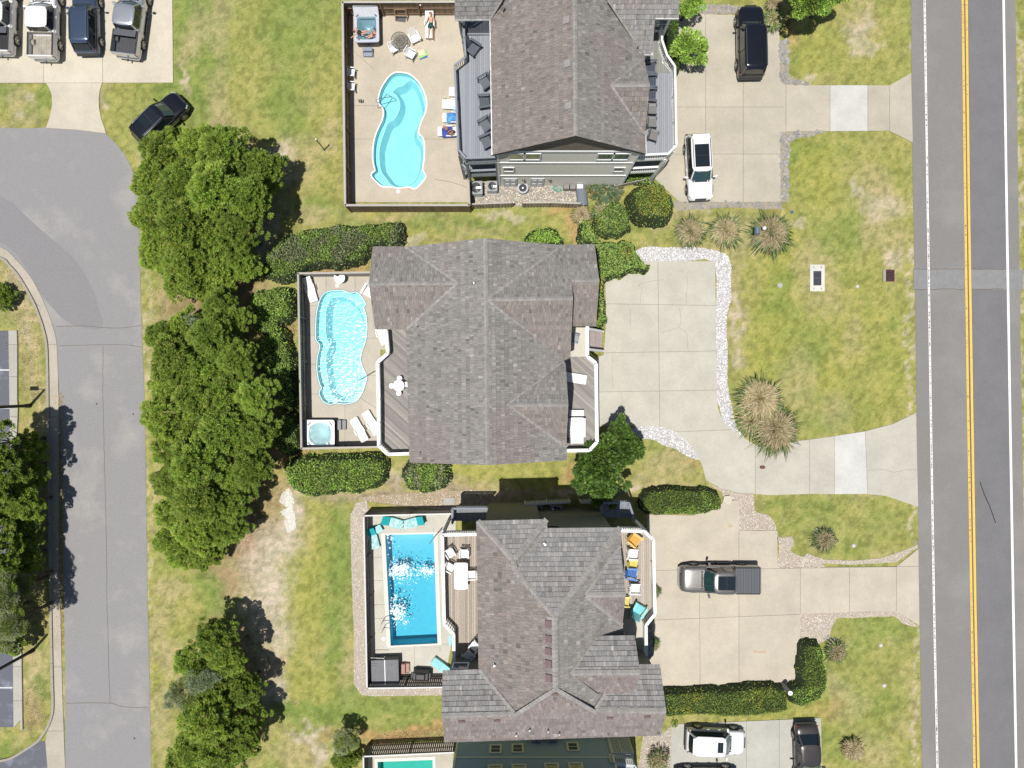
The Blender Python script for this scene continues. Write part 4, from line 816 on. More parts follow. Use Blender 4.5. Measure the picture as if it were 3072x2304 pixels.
a=at((1328,2011),ze); walls(h3,[(a.x+.35,ysw+.4),(x0,ysw+.4),(x0,a.y-.35),(a.x+.35,a.y-.35)],0,8.9,M_yel)
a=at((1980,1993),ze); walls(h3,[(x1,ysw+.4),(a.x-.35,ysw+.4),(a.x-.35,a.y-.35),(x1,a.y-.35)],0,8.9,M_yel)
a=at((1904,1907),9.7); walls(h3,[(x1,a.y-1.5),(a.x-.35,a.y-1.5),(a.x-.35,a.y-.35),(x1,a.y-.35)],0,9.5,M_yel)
window(h3,(at((1653,0),7.6).x,b_.y-.31,7.7),.9,.55,(0,1),M_dark,False,.05)
dz3=5.8; dw=at(D2(1632,850),dz3+1.2); a=at((1328,2011),ze)
window(h3,(at((1370,0),dz3+1.8).x+.25,a.y-.30,dz3+1.9),.9,.8,(0,1),M_trim1,False); window(h3,(x0-.04,-15.5,dz3+1.1),2.0,2.0,(-1,0),M_white,False)
d3=thing('deck','long grey tan plank deck with white railing between the rectangular pool and the lower house','deck')
rp=[at(p,dz3+1) for p in [(1432,1603),(1327,1605),(1333,1873),(1361,1903),(1362,2005)]]; r2=[(p.x,p.y) for p in rp]
tanw=[(.42,.36,.295),(.36,.31,.26),(.46,.41,.345),(.33,.285,.245),(.40,.35,.29)]
deck(d3,r2+[(x0,r2[-1][1]),(x0,r2[0][1])],dz3,math.pi/2,tanw)
railing(d3,r2,dz3,M_white,cap=.20,balw=.05,bal=.15)
support(d3,[r2[1],r2[2],r2[3]],dz3,M_white)
M_shw=mat('blue_grey_stair',(.22,.25,.29),rough=.8,var=.08)
lw=[(x0,r2[0][1]+.1),(r2[1][0]+.4,r2[0][1]+.1),(r2[1][0]+.4,r2[0][1]+1.15),(x0,r2[0][1]+1.15)]
deck(d3,lw,2.8,math.pi/2,[(.22,.23,.24)]); railing(d3,[(x0,r2[0][1]+1.15),(r2[1][0]+.4,r2[0][1]+1.15),(r2[1][0]+.4,r2[0][1]+.1)],2.8,M_shw,cap=.14,balw=.05)
d3e=thing('deck','front deck of the lower house with white railing and a row of coloured chairs','deck')
rp=[at(p,dz3+1) for p in [(1861,1592),(1933,1594),(1960,1620),(1965,1842),(1938,1876),(1939,1990)]]; r2e=[(p.x,p.y) for p in rp]
ysp=at((0,1858),dz3).y
deck(d3e,[(x1,r2e[0][1]),r2e[1],r2e[2],r2e[3],(r2e[3][0]-.35,ysp),(x1,ysp)],dz3,math.pi/2,tanw)
slabs(d3e,[(x1,ysp-.01),(r2e[3][0]-.4,ysp-.01),r2e[4],r2e[5],(x1,r2e[5][1])],[],dz3-.01,.1,(.52,.50,.44),name='porch_floor')
railing(d3e,r2e,dz3,M_white,cap=.20,balw=.05,bal=.15); support(d3e,[r2e[1],r2e[2],r2e[3],r2e[4]],dz3,M_white)
lz3=[(x1,r2e[0][1]+.1),(r2e[1][0]-.1,r2e[0][1]+.1),(r2e[1][0]-.5,r2e[0][1]+1.3),(x1,r2e[0][1]+1.3)]
deck(d3e,lz3,2.8,math.pi/2,[(.22,.25,.29)]); railing(d3e,[lz3[3],lz3[2],lz3[1]],2.8,M_shw,cap=.14)
# low porch roof
pr=thing('porch_roof','narrow shingled porch roof below the front deck of the lower house','porch roof')
pts=[at((1936,1872),3.4),at((1952,1868),3.1),at((1960,1965),3.1),at((1936,1990),3.4)]
roof_house(pr,[([Vector(p) for p in pts],'grey')],.25,(.14,.3))
for p in pts[1:3]: MB().box((p.x-.1,p.y,1.5),(.14,.14,3.0)).build('post',M_white,pr)
# utility screens and condensers on the shaded north side
lat=mat('lattice_screen',(.55,.58,.60),rough=.8,var=.06)
def lattice(label,a,b,h,z0=.1,m=lat,slat=.1,gap=.06,cross=False):
    t=thing('lattice_screen',label,'lattice screen'); a=Vector((*a,0));b=Vector((*b,0)); L_=(b-a).length; d=(b-a)/L_
    for q in (a,b,(a+b)/2): MB().box((q.x,q.y,h/2),(.1,.1,h),math.atan2(d.y,d.x)).build('post',m,t)
    MB().beam(a+Vector((0,0,h)),b+Vector((0,0,h)),.14,.05).build('top_rail',m,t)
    x=slat/2
    while x<L_: q=a+d*x; MB().box((q.x,q.y,(h+z0)/2),(slat,.03,h-z0-.1),math.atan2(d.y,d.x)).build('slat',m,t); x+=slat+gap
    return t
T4=rg(1360,1420,3.687)
p1,p2=at(T4(795,345),1.7),at(T4(1290,320),1.7); lattice('grey lattice screen in front of the two shaded condensers',(p1.x,p1.y),(p2.x,p2.y),1.7)
p1,p2,p3=at(T4(1415,325),1.7),at(T4(1645,315),1.7),at(T4(1640,480),1.7); lattice('shorter grey screen right of the condenser screen, facing the lawn',(p1.x,p1.y),(p2.x,p2.y),1.7); lattice('grey side screen running back to the wall of the lower house',(p2.x,p2.y-.1),(p3.x,p3.y),1.7)
MF=mat('condenser_case',(.30,.31,.32),rough=.6,var=.08)
def condenser(label,p,s=.9,h=.85,rot=0,grp=None,dome=False,z=0):
    t=thing('air_conditioner',label,'air conditioner',at(p,z),rot,grp); b=MB(); b.box((0,0,.05),(s+.2,s+.2,.1)); b.build('pad',M_conc2,t)
    b=MB()
    for sx in(-1,1):
        for sy in(-1,1): b.box((sx*(s/2-.03),sy*(s/2-.03),h/2+.1),(.06,.06,h-.08))
    for i in range(9):
        z_=.16+i*(h-.16)/8
        for sx in(-1,1): b.box((sx*(s/2-.01),0,z_),(.02,s-.12,.03)); b.box((0,sx*(s/2-.01),z_),(s-.12,.02,.03))
    b.build('case',MF,t); MB().box((0,0,h/2+.05),(s-.08,s-.08,h-.12)).build('coil',M_dark,t)
    n=24; vs=[]; fs=[]; r=s*.40
    for i in range(n):
        a=2*math.pi*i/n; c,s_=math.cos(a),math.sin(a); m_=max(abs(c),abs(s_)); vs+=[(c/m_*s/2,s_/m_*s/2,h+.1),(c*r,s_*r,h+.1),(c*r,s_*r,h-.02)]
    for i in range(n): j=(i+1)%n; fs+=[(3*i,3*j,3*j+1,3*i+1),(3*i+1,3*j+1,3*j+2,3*i+2)]
    MB().add(vs,fs).build('top_panel',MF,t)
    b=MB()
    for i in range(5): a=i*2*math.pi/5; b.box((math.cos(a)*r*.5,math.sin(a)*r*.5,h-.01),(r*.85,r*.42,.02),a,rx=.25)
    b.cyl((0,0,h-.06),(0,0,h+.05),.09,n=12); b.build('fan',M_steel if not dome else M_grey,t)
    b=MB()
    for rr in (.3,.55,.8,1): 
        for i in range(20): a0,a1=2*math.pi*i/20,2*math.pi*(i+1)/20; b.beam((math.cos(a0)*r*rr,math.sin(a0)*r*rr,h+.105),(math.cos(a1)*r*rr,math.sin(a1)*r*rr,h+.105),.008,.008)
    b.build('fan_guard',M_grey,t); return t
condenser('left grey condenser with open fan on the fenced pad behind the top house',U(275,850),.95,.9,.03); condenser('right smaller grey condenser on the fenced pad behind the top house',U(540,815),.75,.75)
condenser('left shaded condenser behind the grey lattice screen',T4(912,395),.9,.85); condenser('right shaded condenser behind the grey lattice screen',T4(1128,395),.9,.85)
t=thing('floodlight_heater','round grey patio heater drum standing on the gravel behind the top house','patio heater',at(U(1040,830)))
MB().cyl((0,0,0),(0,0,.55),.36,.42,n=20).build('drum',MF,t); b=MB()
b.cyl((0,0,.55),(0,0,.60),.42,.42,n=20); b.build('rim',M_trimg,t); MB().cyl((0,0,.56),(0,0,.64),.30,.28,n=18).build('inner_drum',M_dark,t); MB().sph((0,0,.62),(.16,.16,.08)).build('motor',M_steel,t)
# ---------------------------------------------------------------- HOUSE 4 (blue, bottom edge)
M_blue=mat('blue_siding',(.31,.43,.55),rough=.8,var=.05); M_cream4=mat('cream_trim',(.70,.70,.64),rough=.7)
h4=thing('beach_house','blue sided house at the bottom edge with cream window trim','house')
yw=-1050/PPM; xl=at((1370,2225),2.0).x+.0; xr=at((1826,2230),1.0).x
walls(h4,[(xl,yw-12),(xr,yw-12),(xr,yw),(xl,yw)],0,9,M_blue); siding(h4,(xr,yw),(xl,yw),0,8.9,M_blue,.16)
rf=[at((0,0)),]; x_0,x_1=xl-.1,xr+.1; A_=Vector((x_0,yw+.12,8.95)); B_=Vector((x_1,yw+.12,8.95)); C_=Vector((x_1-5,yw-6,11.6)); D_=Vector((x_0+5,yw-6,11.6)); E_=Vector((x_1,yw-12.3,8.95)); F_=Vector((x_0,yw-12.3,8.95))
for pl_ in ([A_,B_,C_,D_],[B_,E_,C_],[E_,F_,D_,C_],[F_,A_,D_]): MB().add(pl_,[tuple(range(len(pl_)))]).build('roof',mat('grey_roof4',(.2,.2,.2)),h4)
MB().beam((xl,yw+.06,3.45),(xr,yw+.06,3.45),.05,.13).build('band_board',M_cream4,h4)
for x_ in (xl,xr): MB().beam((x_,yw+.05,.1),(x_,yw+.05,8.8),.14,.08,up=(0,1,0)).build('corner_board',M_cream4,h4)
T6=rg(1320,2180,2.911)
def zy(py): return H*(1-1050/(py-1152))
for cx_,cy_ in ((485,205),(678,200),(1160,185)):
    px,py=T6(cx_,cy_); z_=zy(py); window(h4,(wz(px,z_),yw+.03,z_),.62,.95,(0,1),M_cream4,True,.13)
for cx_,cy_ in ((480,400),(690,395),(978,385),(1190,380)):
    px,py=T6(cx_,cy_); z_=zy(py); window(h4,(wz(px,z_),yw+.03,z_),.75,1.3,(0,1),M_cream4,True,.13)
for i,cx_ in enumerate((838,980)): condenser(('left','right')[i]+' shaded condenser on the blue wall below the lower house',(T6(cx_,0)[0],2213),.75,.7,z=.6)
for q in [o for o in D.objects if o.name.startswith('air_conditioner')][-2:]: MB().box((0,-.2,-.3),(.9,.5,.05)).build('bracket',M_trimg,q); q.location.y=yw+.5; MB().beam((.35,-.3,-.6),(.35,.3,-.33),.04,.04).build('stay',M_trimg,q)
px,py=T6(1655,180); lt=lattice('white lattice screen at the east end of the blue house wall',(wz(1826,1.5),yw+.08),(wz(1890,1.5),yw+.08),3.0,m=mat('white_lattice',(.5,.53,.55),rough=.7),slat=.06,gap=.07)
for i in range(18): MB().beam((wz(1826,1.5),yw+.06,.2+i*.15),(wz(1890,1.5),yw+.06,.2+i*.15),.03,.05).build('cross_slat',lat,lt)
d4=thing('deck','corner of the blue house deck with white balusters at the bottom edge','deck')
q1=(wz(1832,4),yw+.3-.2); q2=(wz(1903,4),yw-.1); q3=(wz(1915,4),yw-4)
deck(d4,[q1,q2,q3,(q1[0],q3[1])],3.3,math.pi/2,[(.3,.3,.3)]); railing(d4,[q1,q2,q3],3.3,mat('white_lattice'),cap=.2); support(d4,[q2,q3],3.3,mat('white_lattice'))
HOUSES=[[(xw,ys),(xe,ys),(xe,yn),(xw,yn)],[at((1229,1388),7).xy[:],at((1699,1381),7).xy[:],at((1699,741),7).xy[:],at((1216,741),7).xy[:]],[(x0,-25.5),(x1,-25.5),(x1,-9),(x0,-9)],[(xl,yw-12),(xr,yw-12),(xr,yw),(xl,yw)]]
# ================================================================ FENCES
def fence(label,pts,h,cols,bw=.14,cap=.12,capm=None,inside=1,gap=.004,posts=3.1,rails=True,mr=None,grp=None,bt=.025,horiz=False):
    t=thing('fence',label,'fence',(0,0,0)); n=0
    for i in range(len(pts)-1):
        a=Vector((*pts[i],0));b=Vector((*pts[i+1],0)); L_=(b-a).length; d=(b-a)/L_; nn=Vector((-d.y,d.x,0))*inside; rz=math.atan2(d.y,d.x)
        k=max(1,int(L_/bw)); s=L_/k
        for j in range(k):
            q=a+d*(s*(j+.5)); hh=h-.03+R.uniform(-.012,.0); MB().box((q.x,q.y,hh/2+.03),(s-gap*2,bt,hh-.03),rz).build('board',M_wood,t,col=jit(cols[R.randrange(len(cols))],.12))
        k=max(1,round(L_/posts))
        for j in range(k+1):
            q=a+d*(L_*j/k)+nn*.075; MB().box((q.x,q.y,h/2-.02),(.1,.1,h-.04),rz).build('post',mr or M_wood,t,col=None if mr else jit(cols[0],.1))
        if rails:
            for z_ in (.3,h*.55,h-.2): q1=a+nn*.04;q2=b+nn*.04; MB().beam(q1+Vector((0,0,z_)),q2+Vector((0,0,z_)),.045,.09).build('rail',mr or M_wood,t,col=None if mr else jit(cols[0],.1))
        if cap: MB().beam(a+nn*.03+Vector((0,0,h+.01)),b+nn*.03+Vector((0,0,h+.01)),cap,.04).build('top_rail',capm or M_wood,t,col=None if capm else jit((.42,.39,.35),.05))
    return t
fb=lambda pts,h:[tuple(at(p,h)[:2]) for p in pts]
F1=fb([(1364,4),(1026,5),(1034,617),(1409,616.5),(1406,540)],1.95)
fence('tall brown board fence with pale top rail around the top pool',F1,1.95,[(.20,.135,.085),(.23,.165,.105),(.18,.125,.08),(.25,.18,.12)],bw=.15,cap=.16)
F2=fb([(1112,816),(893,819),(903,1347),(1136,1342)],1.8)
fence('weathered grey board fence around the round-ended middle pool',F2,1.8,[(.17,.155,.14),(.2,.185,.165),(.15,.14,.13)],bw=.15,cap=.14)
F3=fb([(1366,1540),(1090,1546),(1100,2066),(1332,2063)],1.8)
gcap=mat('pale_cap_rail',(.62,.62,.60),rough=.6,var=.05)
fence('grey slatted fence with a pale cap rail around the rectangular pool',F3,1.8,[(.11,.105,.095),(.13,.12,.11),(.09,.085,.08)],bw=.15,capm=gcap,cap=.10,gap=.02)
F4=fb([(1362,2256),(1089,2268),(1091,2420)],1.8)
fence('dark slatted fence around the green pool at the bottom edge',F4,1.8,[(.11,.105,.09),(.13,.12,.1)],bw=.15,capm=gcap,cap=.10,gap=.025)
pf=[(.30,.255,.21),(.26,.22,.18),(.34,.30,.25)]
fence('left run of weathered picket screen below the top house condensers',fb([(1412,614),(1537,609)],1.3),1.3,pf,bw=.22,cap=.1,gap=.045,posts=2)
fence('right run of weathered picket screen below the top house gravel yard',fb([(1569,609.5),(1655,608.5),(1742,611.5)],1.3),1.3,pf,bw=.22,cap=.12,gap=.045,posts=2)
fence('low leaning picket panel beside the big leafed shrub',fb([(1845,557),(1936,538)],.8),.8,[(.42,.38,.36),(.36,.32,.3)],bw=.2,cap=0,gap=.05,posts=2)
# ================================================================ POOLS
def wallring(mb,pts,z0,z1,inward=True):
    n=len(pts)
    for i in range(n):
        a,b=pts[i],pts[(i+1)%n]; mb.add([(a[0],a[1],z1),(b[0],b[1],z1),(b[0],b[1],z0),(a[0],a[1],z0)],[(0,1,2,3)])
def ccw(p): return p if sum(p[i][0]*p[(i+1)%len(p)][1]-p[(i+1)%len(p)][0]*p[i][1] for i in range(len(p)))>0 else p[::-1]
def offset(p,d):
    p=ccw(p); n=len(p); o=[]
    for i in range(n):
        a,b,c=p[i-1],p[i],p[(i+1)%n]; t=Vector((c[0]-a[0],c[1]-a[1],0)).normalized(); o.append((b[0]-t.y*d,b[1]+t.x*d))
    return o
def pool(label,outline,water,shellc,depth=1.4,coping=.12,copm=None,wl=-.12,deep=None,ledge=.55,shc=.10):
    outline=ccw(outline); t=thing('swimming_pool',label,'swimming pool'); ms=mat('pool_shell_'+str(len(MC)),shellc,rough=.6,var=shc,scale=2.2)
    b=MB(); wallring(b,outline,-ledge if deep else -depth,.05); s=b.build('shell_wall',ms,t)
    if deep:
        deep=ccw(deep); sheet('ledge',outline,-ledge,ms,None,parent=t,holes=[deep]); fl=offset(deep,.30); m_=len(deep); b=MB(); b.add([(x,y,-ledge) for x,y in deep]+[(x,y,-depth) for x,y in fl],[(i,(i+1)%m_,m_+(i+1)%m_,m_+i) for i in range(m_)],None,True); b.build('inner_wall',ms,t)
        b=MB(); lp=offset(deep,.0); lo_=offset(deep,-.07); b.add([(x,y,-ledge+.012) for x,y in lp]+[(x,y,-ledge+.012) for x,y in lo_],[(i,(i+1)%m_,m_+(i+1)%m_,m_+i)[::-1] for i in range(m_)]); b.build('ledge_edge',mat('ledge_line',(.66,.80,.82),rough=.6),t)
        sheet('pool_floor',fl,-depth,ms,None,parent=t)
    else: sheet('pool_floor',outline,-depth,ms,None,parent=t)
    ou=offset(outline,-coping); b=MB(); n=len(outline)
    vs=[(x,y,.085) for x,y in outline]+[(x,y,.085) for x,y in ou]+[(x,y,-.05) for x,y in outline]+[(x,y,.0) for x,y in ou]
    b.add(vs,[(i,(i+1)%n,n+(i+1)%n,n+i)[::-1] for i in range(n)]+[(2*n+i,2*n+(i+1)%n,(i+1)%n,i)[::-1] for i in range(n)]+[(n+i,n+(i+1)%n,3*n+(i+1)%n,3*n+i)[::-1] for i in range(n)]); b.build('coping',copm or M_white,t)
    sheet('water',outline,wl,water,None,parent=t); return t
def crack(f,*q,w_=.014,z=.0665):
    pts=[(x+R.uniform(-.02,.02),y+R.uniform(-.02,.02)) for x,y in dense(W2(smooth(P(f,*q),3,False)),3)]; strip('crack',pts,w_,z,M_joint,D.objects['driveway'])
for q in ((1290,590,1270,640,1280,700,1265,780,1270,860),(800,900,805,1050),(1210,900,1225,1000,1210,1060,1270,1110,1280,1250),(1060,1100,1200,1060),(900,700,885,860),(655,1290,652,1400,660,1570),(730,1600,735,1659),(1080,660,900,690,880,720)): crack(B3,*q)
crack(C3,740,0,700,180); crack(C4,915,585,1050,575,1130,598,1250,575,1320,578); crack(A2,1395,1490,1520,1510,1660,1555,w_=.03,z=.066)
def stain(f,pts,col,z=.0668): sheet('stain',W2(smooth(P(f,*pts),3)),z,vc('stain_mark',rough=.9,var=.2,scale=8),None,parent=D.objects['driveway.003'],col=col)
stain(D3,(1822,690,1835,680,1870,686,1910,684,1940,695,1900,706,1850,702,1830,706),(.47,.36,.24))
stain(C3,(1605,1040,1620,1025,1645,1035,1650,1050,1625,1058),(.47,.38,.26))
def pooldeck(label,yard,hole,lines,col,colf=None):
    o=sheet('pool_deck',yard,.03,M_joint,holes=[hole]); slabs(o,yard,lines,.062,.1,col,[hole],.009,colf=colf); return o
def lines_from(f,*segs): return [(at(f(a,b)),at(f(c,d))) for a,b,c,d in segs]
aq=(.44,.67,.70)
wt1=watermat('pool_water_calm',(.71,.93,.96),3.0,.32,.06); wt2=watermat('pool_water_ripple',(.68,.92,.95),3.2,.5,.17,dist=.05); wt3=watermat('pool_water_blue',(.50,.84,.92),2.6,.014,.06,dist=.05)
wt4=watermat('pool_water_green',(.45,.86,.82),4,.2,.07); wts=watermat('spa_water',(.55,.72,.75),9,.5,.1)
p1=W2(smooth(P(A2,1095,608,1180,622,1250,680,1298,760,1322,850,1313,930,1282,1000,1259,1070,1262,1118,1292,1150,1305,1220,1300,1330,1290,1405,1312,1455,1308,1485,1260,1540,1235,1560,1205,1558,1180,1548,1100,1556,1012,1546,975,1548,940,1530,880,1470,880,1440,905,1418,890,1350,887,1270,897,1170,927,1080,965,1000,976,930,963,890,937,860,932,830,947,760,977,700,1022,640,1060,614),3))
dp1=W2(smooth(P(A2,1120,690,1190,640,1250,700,1290,800,1305,900,1270,1000,1240,1070,1245,1130,1280,1170,1292,1230,1290,1330,1275,1400,1240,1480,1180,1530,1100,1540,1030,1520,980,1460,940,1400,925,1300,930,1200,960,1100,1000,1000,1050,970,1090,900,1098,830,1070,770,1040,740,1080,700),3))
Y1d=HS([(1041,22),(1049,607),(1404,607),(1404,440),(1404,20)]); Y2d=HS([(906,830),(915,1338),(1142,1334),(1142,1049),(1202,1049),(1202,830)]); Y3d=HS([(1103,1531),(1111,2030),(1337,2024),(1364,1882),(1368,1528)]); Y4d=HS([(1104,2238),(1104,2402),(1357,2402),(1360,2228)])
beige=(.475,.42,.335)
pooldeck('',Y1d,offset(p1,-.10),lines_from(A2,(700,1155,890,1155),(1300,1155,1690,1158),(720,425,900,585),(700,880,960,880)),beige)
pl1=pool('freeform swimming pool with calm light blue water and white rim at the top',p1,wt1,aq,1.25,.10,deep=dp1,ledge=.5)
b=MB()
for k,(zz,pts) in enumerate(((-.78,P(A2,1000,1000,1060,960,1092,900,1098,840,1070,780,1035,745,1000,770,1030,850,1010,920,975,960)),(-.68,P(A2,990,980,1035,950,1055,900,1058,850,1035,800,1010,760,990,790,1010,860,990,920,972,950)))):
    b.prism(W2(smooth(pts,3)),-1.25,zz)
b.build('steps',mat('pool_step',(.50,.72,.75),rough=.6),pl1)
p2=W2(smooth(P(B2,560,757,640,757,700,778,740,768,775,792,818,860,803,892,823,960,831,1060,818,1170,788,1260,778,1330,800,1400,828,1460,823,1500,790,1600,738,1667,650,1688,575,1680,530,1692,472,1665,442,1605,450,1572,462,1565,438,1500,422,1400,427,1300,446,1230,440,1190,415,1160,412,1080,417,960,432,880,457,810,500,768),3))
dp2=W2(smooth(P(B2,560,800,640,800,700,830,760,890,800,980,812,1060,800,1170,770,1260,750,1340,745,1420,750,1500,735,1590,690,1650,620,1670,550,1640,510,1580,500,1500,485,1400,480,1300,505,1230,508,1190,490,1150,478,1080,478,960,490,880,520,820),3))
pooldeck('',Y2d,offset(p2,-.10),[(at(B2(*q[:2])),at(B2(*q[2:]))) for q in ((320,876,415,874),(495,625,495,765),(735,625,735,760),(320,1120,420,1120),(830,1147,1000,1147),(330,1364,430,1364),(820,1457,920,1457),(330,1610,445,1608),(650,1690,652,2040),(780,1640,930,1740))],(.46,.42,.35))
pl2=pool('round-ended swimming pool with choppy glittering water beside the middle house',p2,wt2,aq,1.3,.07,mat('pale_aqua_rim',(.52,.74,.80),rough=.5),deep=dp2,ledge=.45,shc=.2)
MB().cyl(at(B2(550,880),-1.28),at(B2(550,880),-1.2),.12,n=10).build('drain',mat('dark_green',(.0,.06,.05)),pl2)
p3=W2([(1156,1604),(1301,1601),(1313,1929),(1172.5,1936)]); c3=[(1147,1590),(1312,1586),(1326,1941),(1163,1948)]
M_cop=mat('pale_coping_stone',(.66,.64,.59),rough=.7,var=.05,scale=20)
pooldeck('',Y3d,offset(p3,-.34),[(at(C2(*q[:2])),at(C2(*q[2:]))) for q in ((1100,950,1110,1080),(1250,950,1255,1070),(865,1305,955,1302),(865,1497,970,1495),(960,1100,1010,2040),(1385,1070,1440,2080),(865,1698,1000,1695),(870,1812,980,1810),(1225,2040,1228,2300),(1450,2150,1540,2260),(1040,2040,1540,2020))],(.52,.495,.43))
pl3=pool('rectangular swimming pool with white foam patches on blue water, beside the lower house',p3,wt3,(.20,.54,.63),1.35,.33,M_cop,wl=-.15,shc=.05)
p4=W2([(1133,2284),(1298,2278),(1302,2420),(1138,2424)])
pooldeck('',Y4d,offset(p4,-.34),[],(.47,.43,.35)); pool('green tinted swimming pool cut by the bottom edge',p4,wt4,(.16,.50,.44),1.2,.33,M_cop,wl=-.12,shc=.05)
# foam on the lower pool
def foam(label,spots):
    v=[];f=[];k=0
    base=np.array([(1,0,0),(.5,.87,0),(-.5,.87,0),(-1,0,0),(-.5,-.87,0),(.5,-.87,0),(0,0,.5)],float)
    for (px,py,rx,ry,n) in spots:
        for _ in range(int(n*.5)):
            x,y=NR.normal(0,.42,2); c=at((px+x*rx,py+y*ry),-.15); 
            if not pip(np.array([c.x]),np.array([c.y]),offset(p3,.1))[0]: continue
            r=NR.uniform(.02,.08)*(1 if x*x+y*y<.25 else .55); a=NR.rand()*6; q=base*r*np.array([NR.uniform(.6,1.4),1,.4]); ca,sa=math.cos(a),math.sin(a)
            v.append(np.stack([q[:,0]*ca-q[:,1]*sa+c.x,q[:,0]*sa+q[:,1]*ca+c.y,q[:,2]-.148+NR.uniform(0,.02)],-1)); f+= [(k+i,k+(i+1)%6,k+6) for i in range(6)]; k+=7
    props(link('foam',npmesh('foam',np.concatenate(v),f,(.7,.8,.85)),None,mat('foam_white',(.62,.76,.84),rough=.6,var=.03),'stuff'),label,'foam')
foam('white foam where water bubbles up in the rectangular pool',[(*C2(1110,1420),60,46,560),(*C2(1090,1400),40,40,240),(*C2(1040,1435),36,14,120),(*C2(1335,1415),44,26,210),(*C2(1370,1418),20,10,60),(*C2(1220,1420),110,36,210),(*D2(1090,365),46,52,520),(*D2(1065,250),22,18,60),(*D2(1150,450),14,10,20),(*C2(1010,1160),24,60,60)])
def handrail(label,f,pts_list,mat_=M_steel,cat='pool handrail'):
    t=thing('pool_handrail',label,cat)
    for L_ in pts_list: MB().tube([at(f(x,y),z) for x,y,z in L_],.025).build('rail',mat_,t)
    return t
handrail('pair of chrome handrails at the steps of the top pool',A2,[[(915,885,.06),(912,878,.8),(940,850,.9),(1000,780,.75),(1005,782,-.3)],[(905,840,.06),(900,832,.8),(930,820,.9),(1035,800,.7),(1040,802,-.3)]])
handrail('chrome handrail at the steps of the round-ended pool',B2,[[(880,1430,.06),(890,1420,.8),(870,1432,.9),(760,1498,.7),(762,1496,-.3)]])
handrail('chrome handrail at the shallow corner of the rectangular pool',C2,[[(1440,1090,.06),(1440,1085,.8),(1420,1105,.9),(1350,1190,.7),(1355,1190,-.3)]])
handrail('pair of chrome ladder rails on the left side of the rectangular pool',D2,[[(945,475,.06),(962,440,.75),(985,433,.8),(1020,435,.6),(1022,440,-.6)],[(950,540,.06),(968,500,.75),(990,493,.8),(1025,500,.6),(1027,505,-.6)]])
capdisc('skimmer_lid','round white skimmer lid below the top pool',A2(1092,1590),.17,M_pvc,cat='skimmer lid',h=.075); capdisc('skimmer_lid','round white skimmer lid left of the rectangular pool',D2(970,585),.15,M_pvc,cat='skimmer lid',h=.075)
o=MB().box((*at(B2(587,712))[:2],.07),(.26,.24,.03)).build('skimmer_lid',M_pvc); props(o,'square cream skimmer lid above the round-ended pool','skimmer lid')
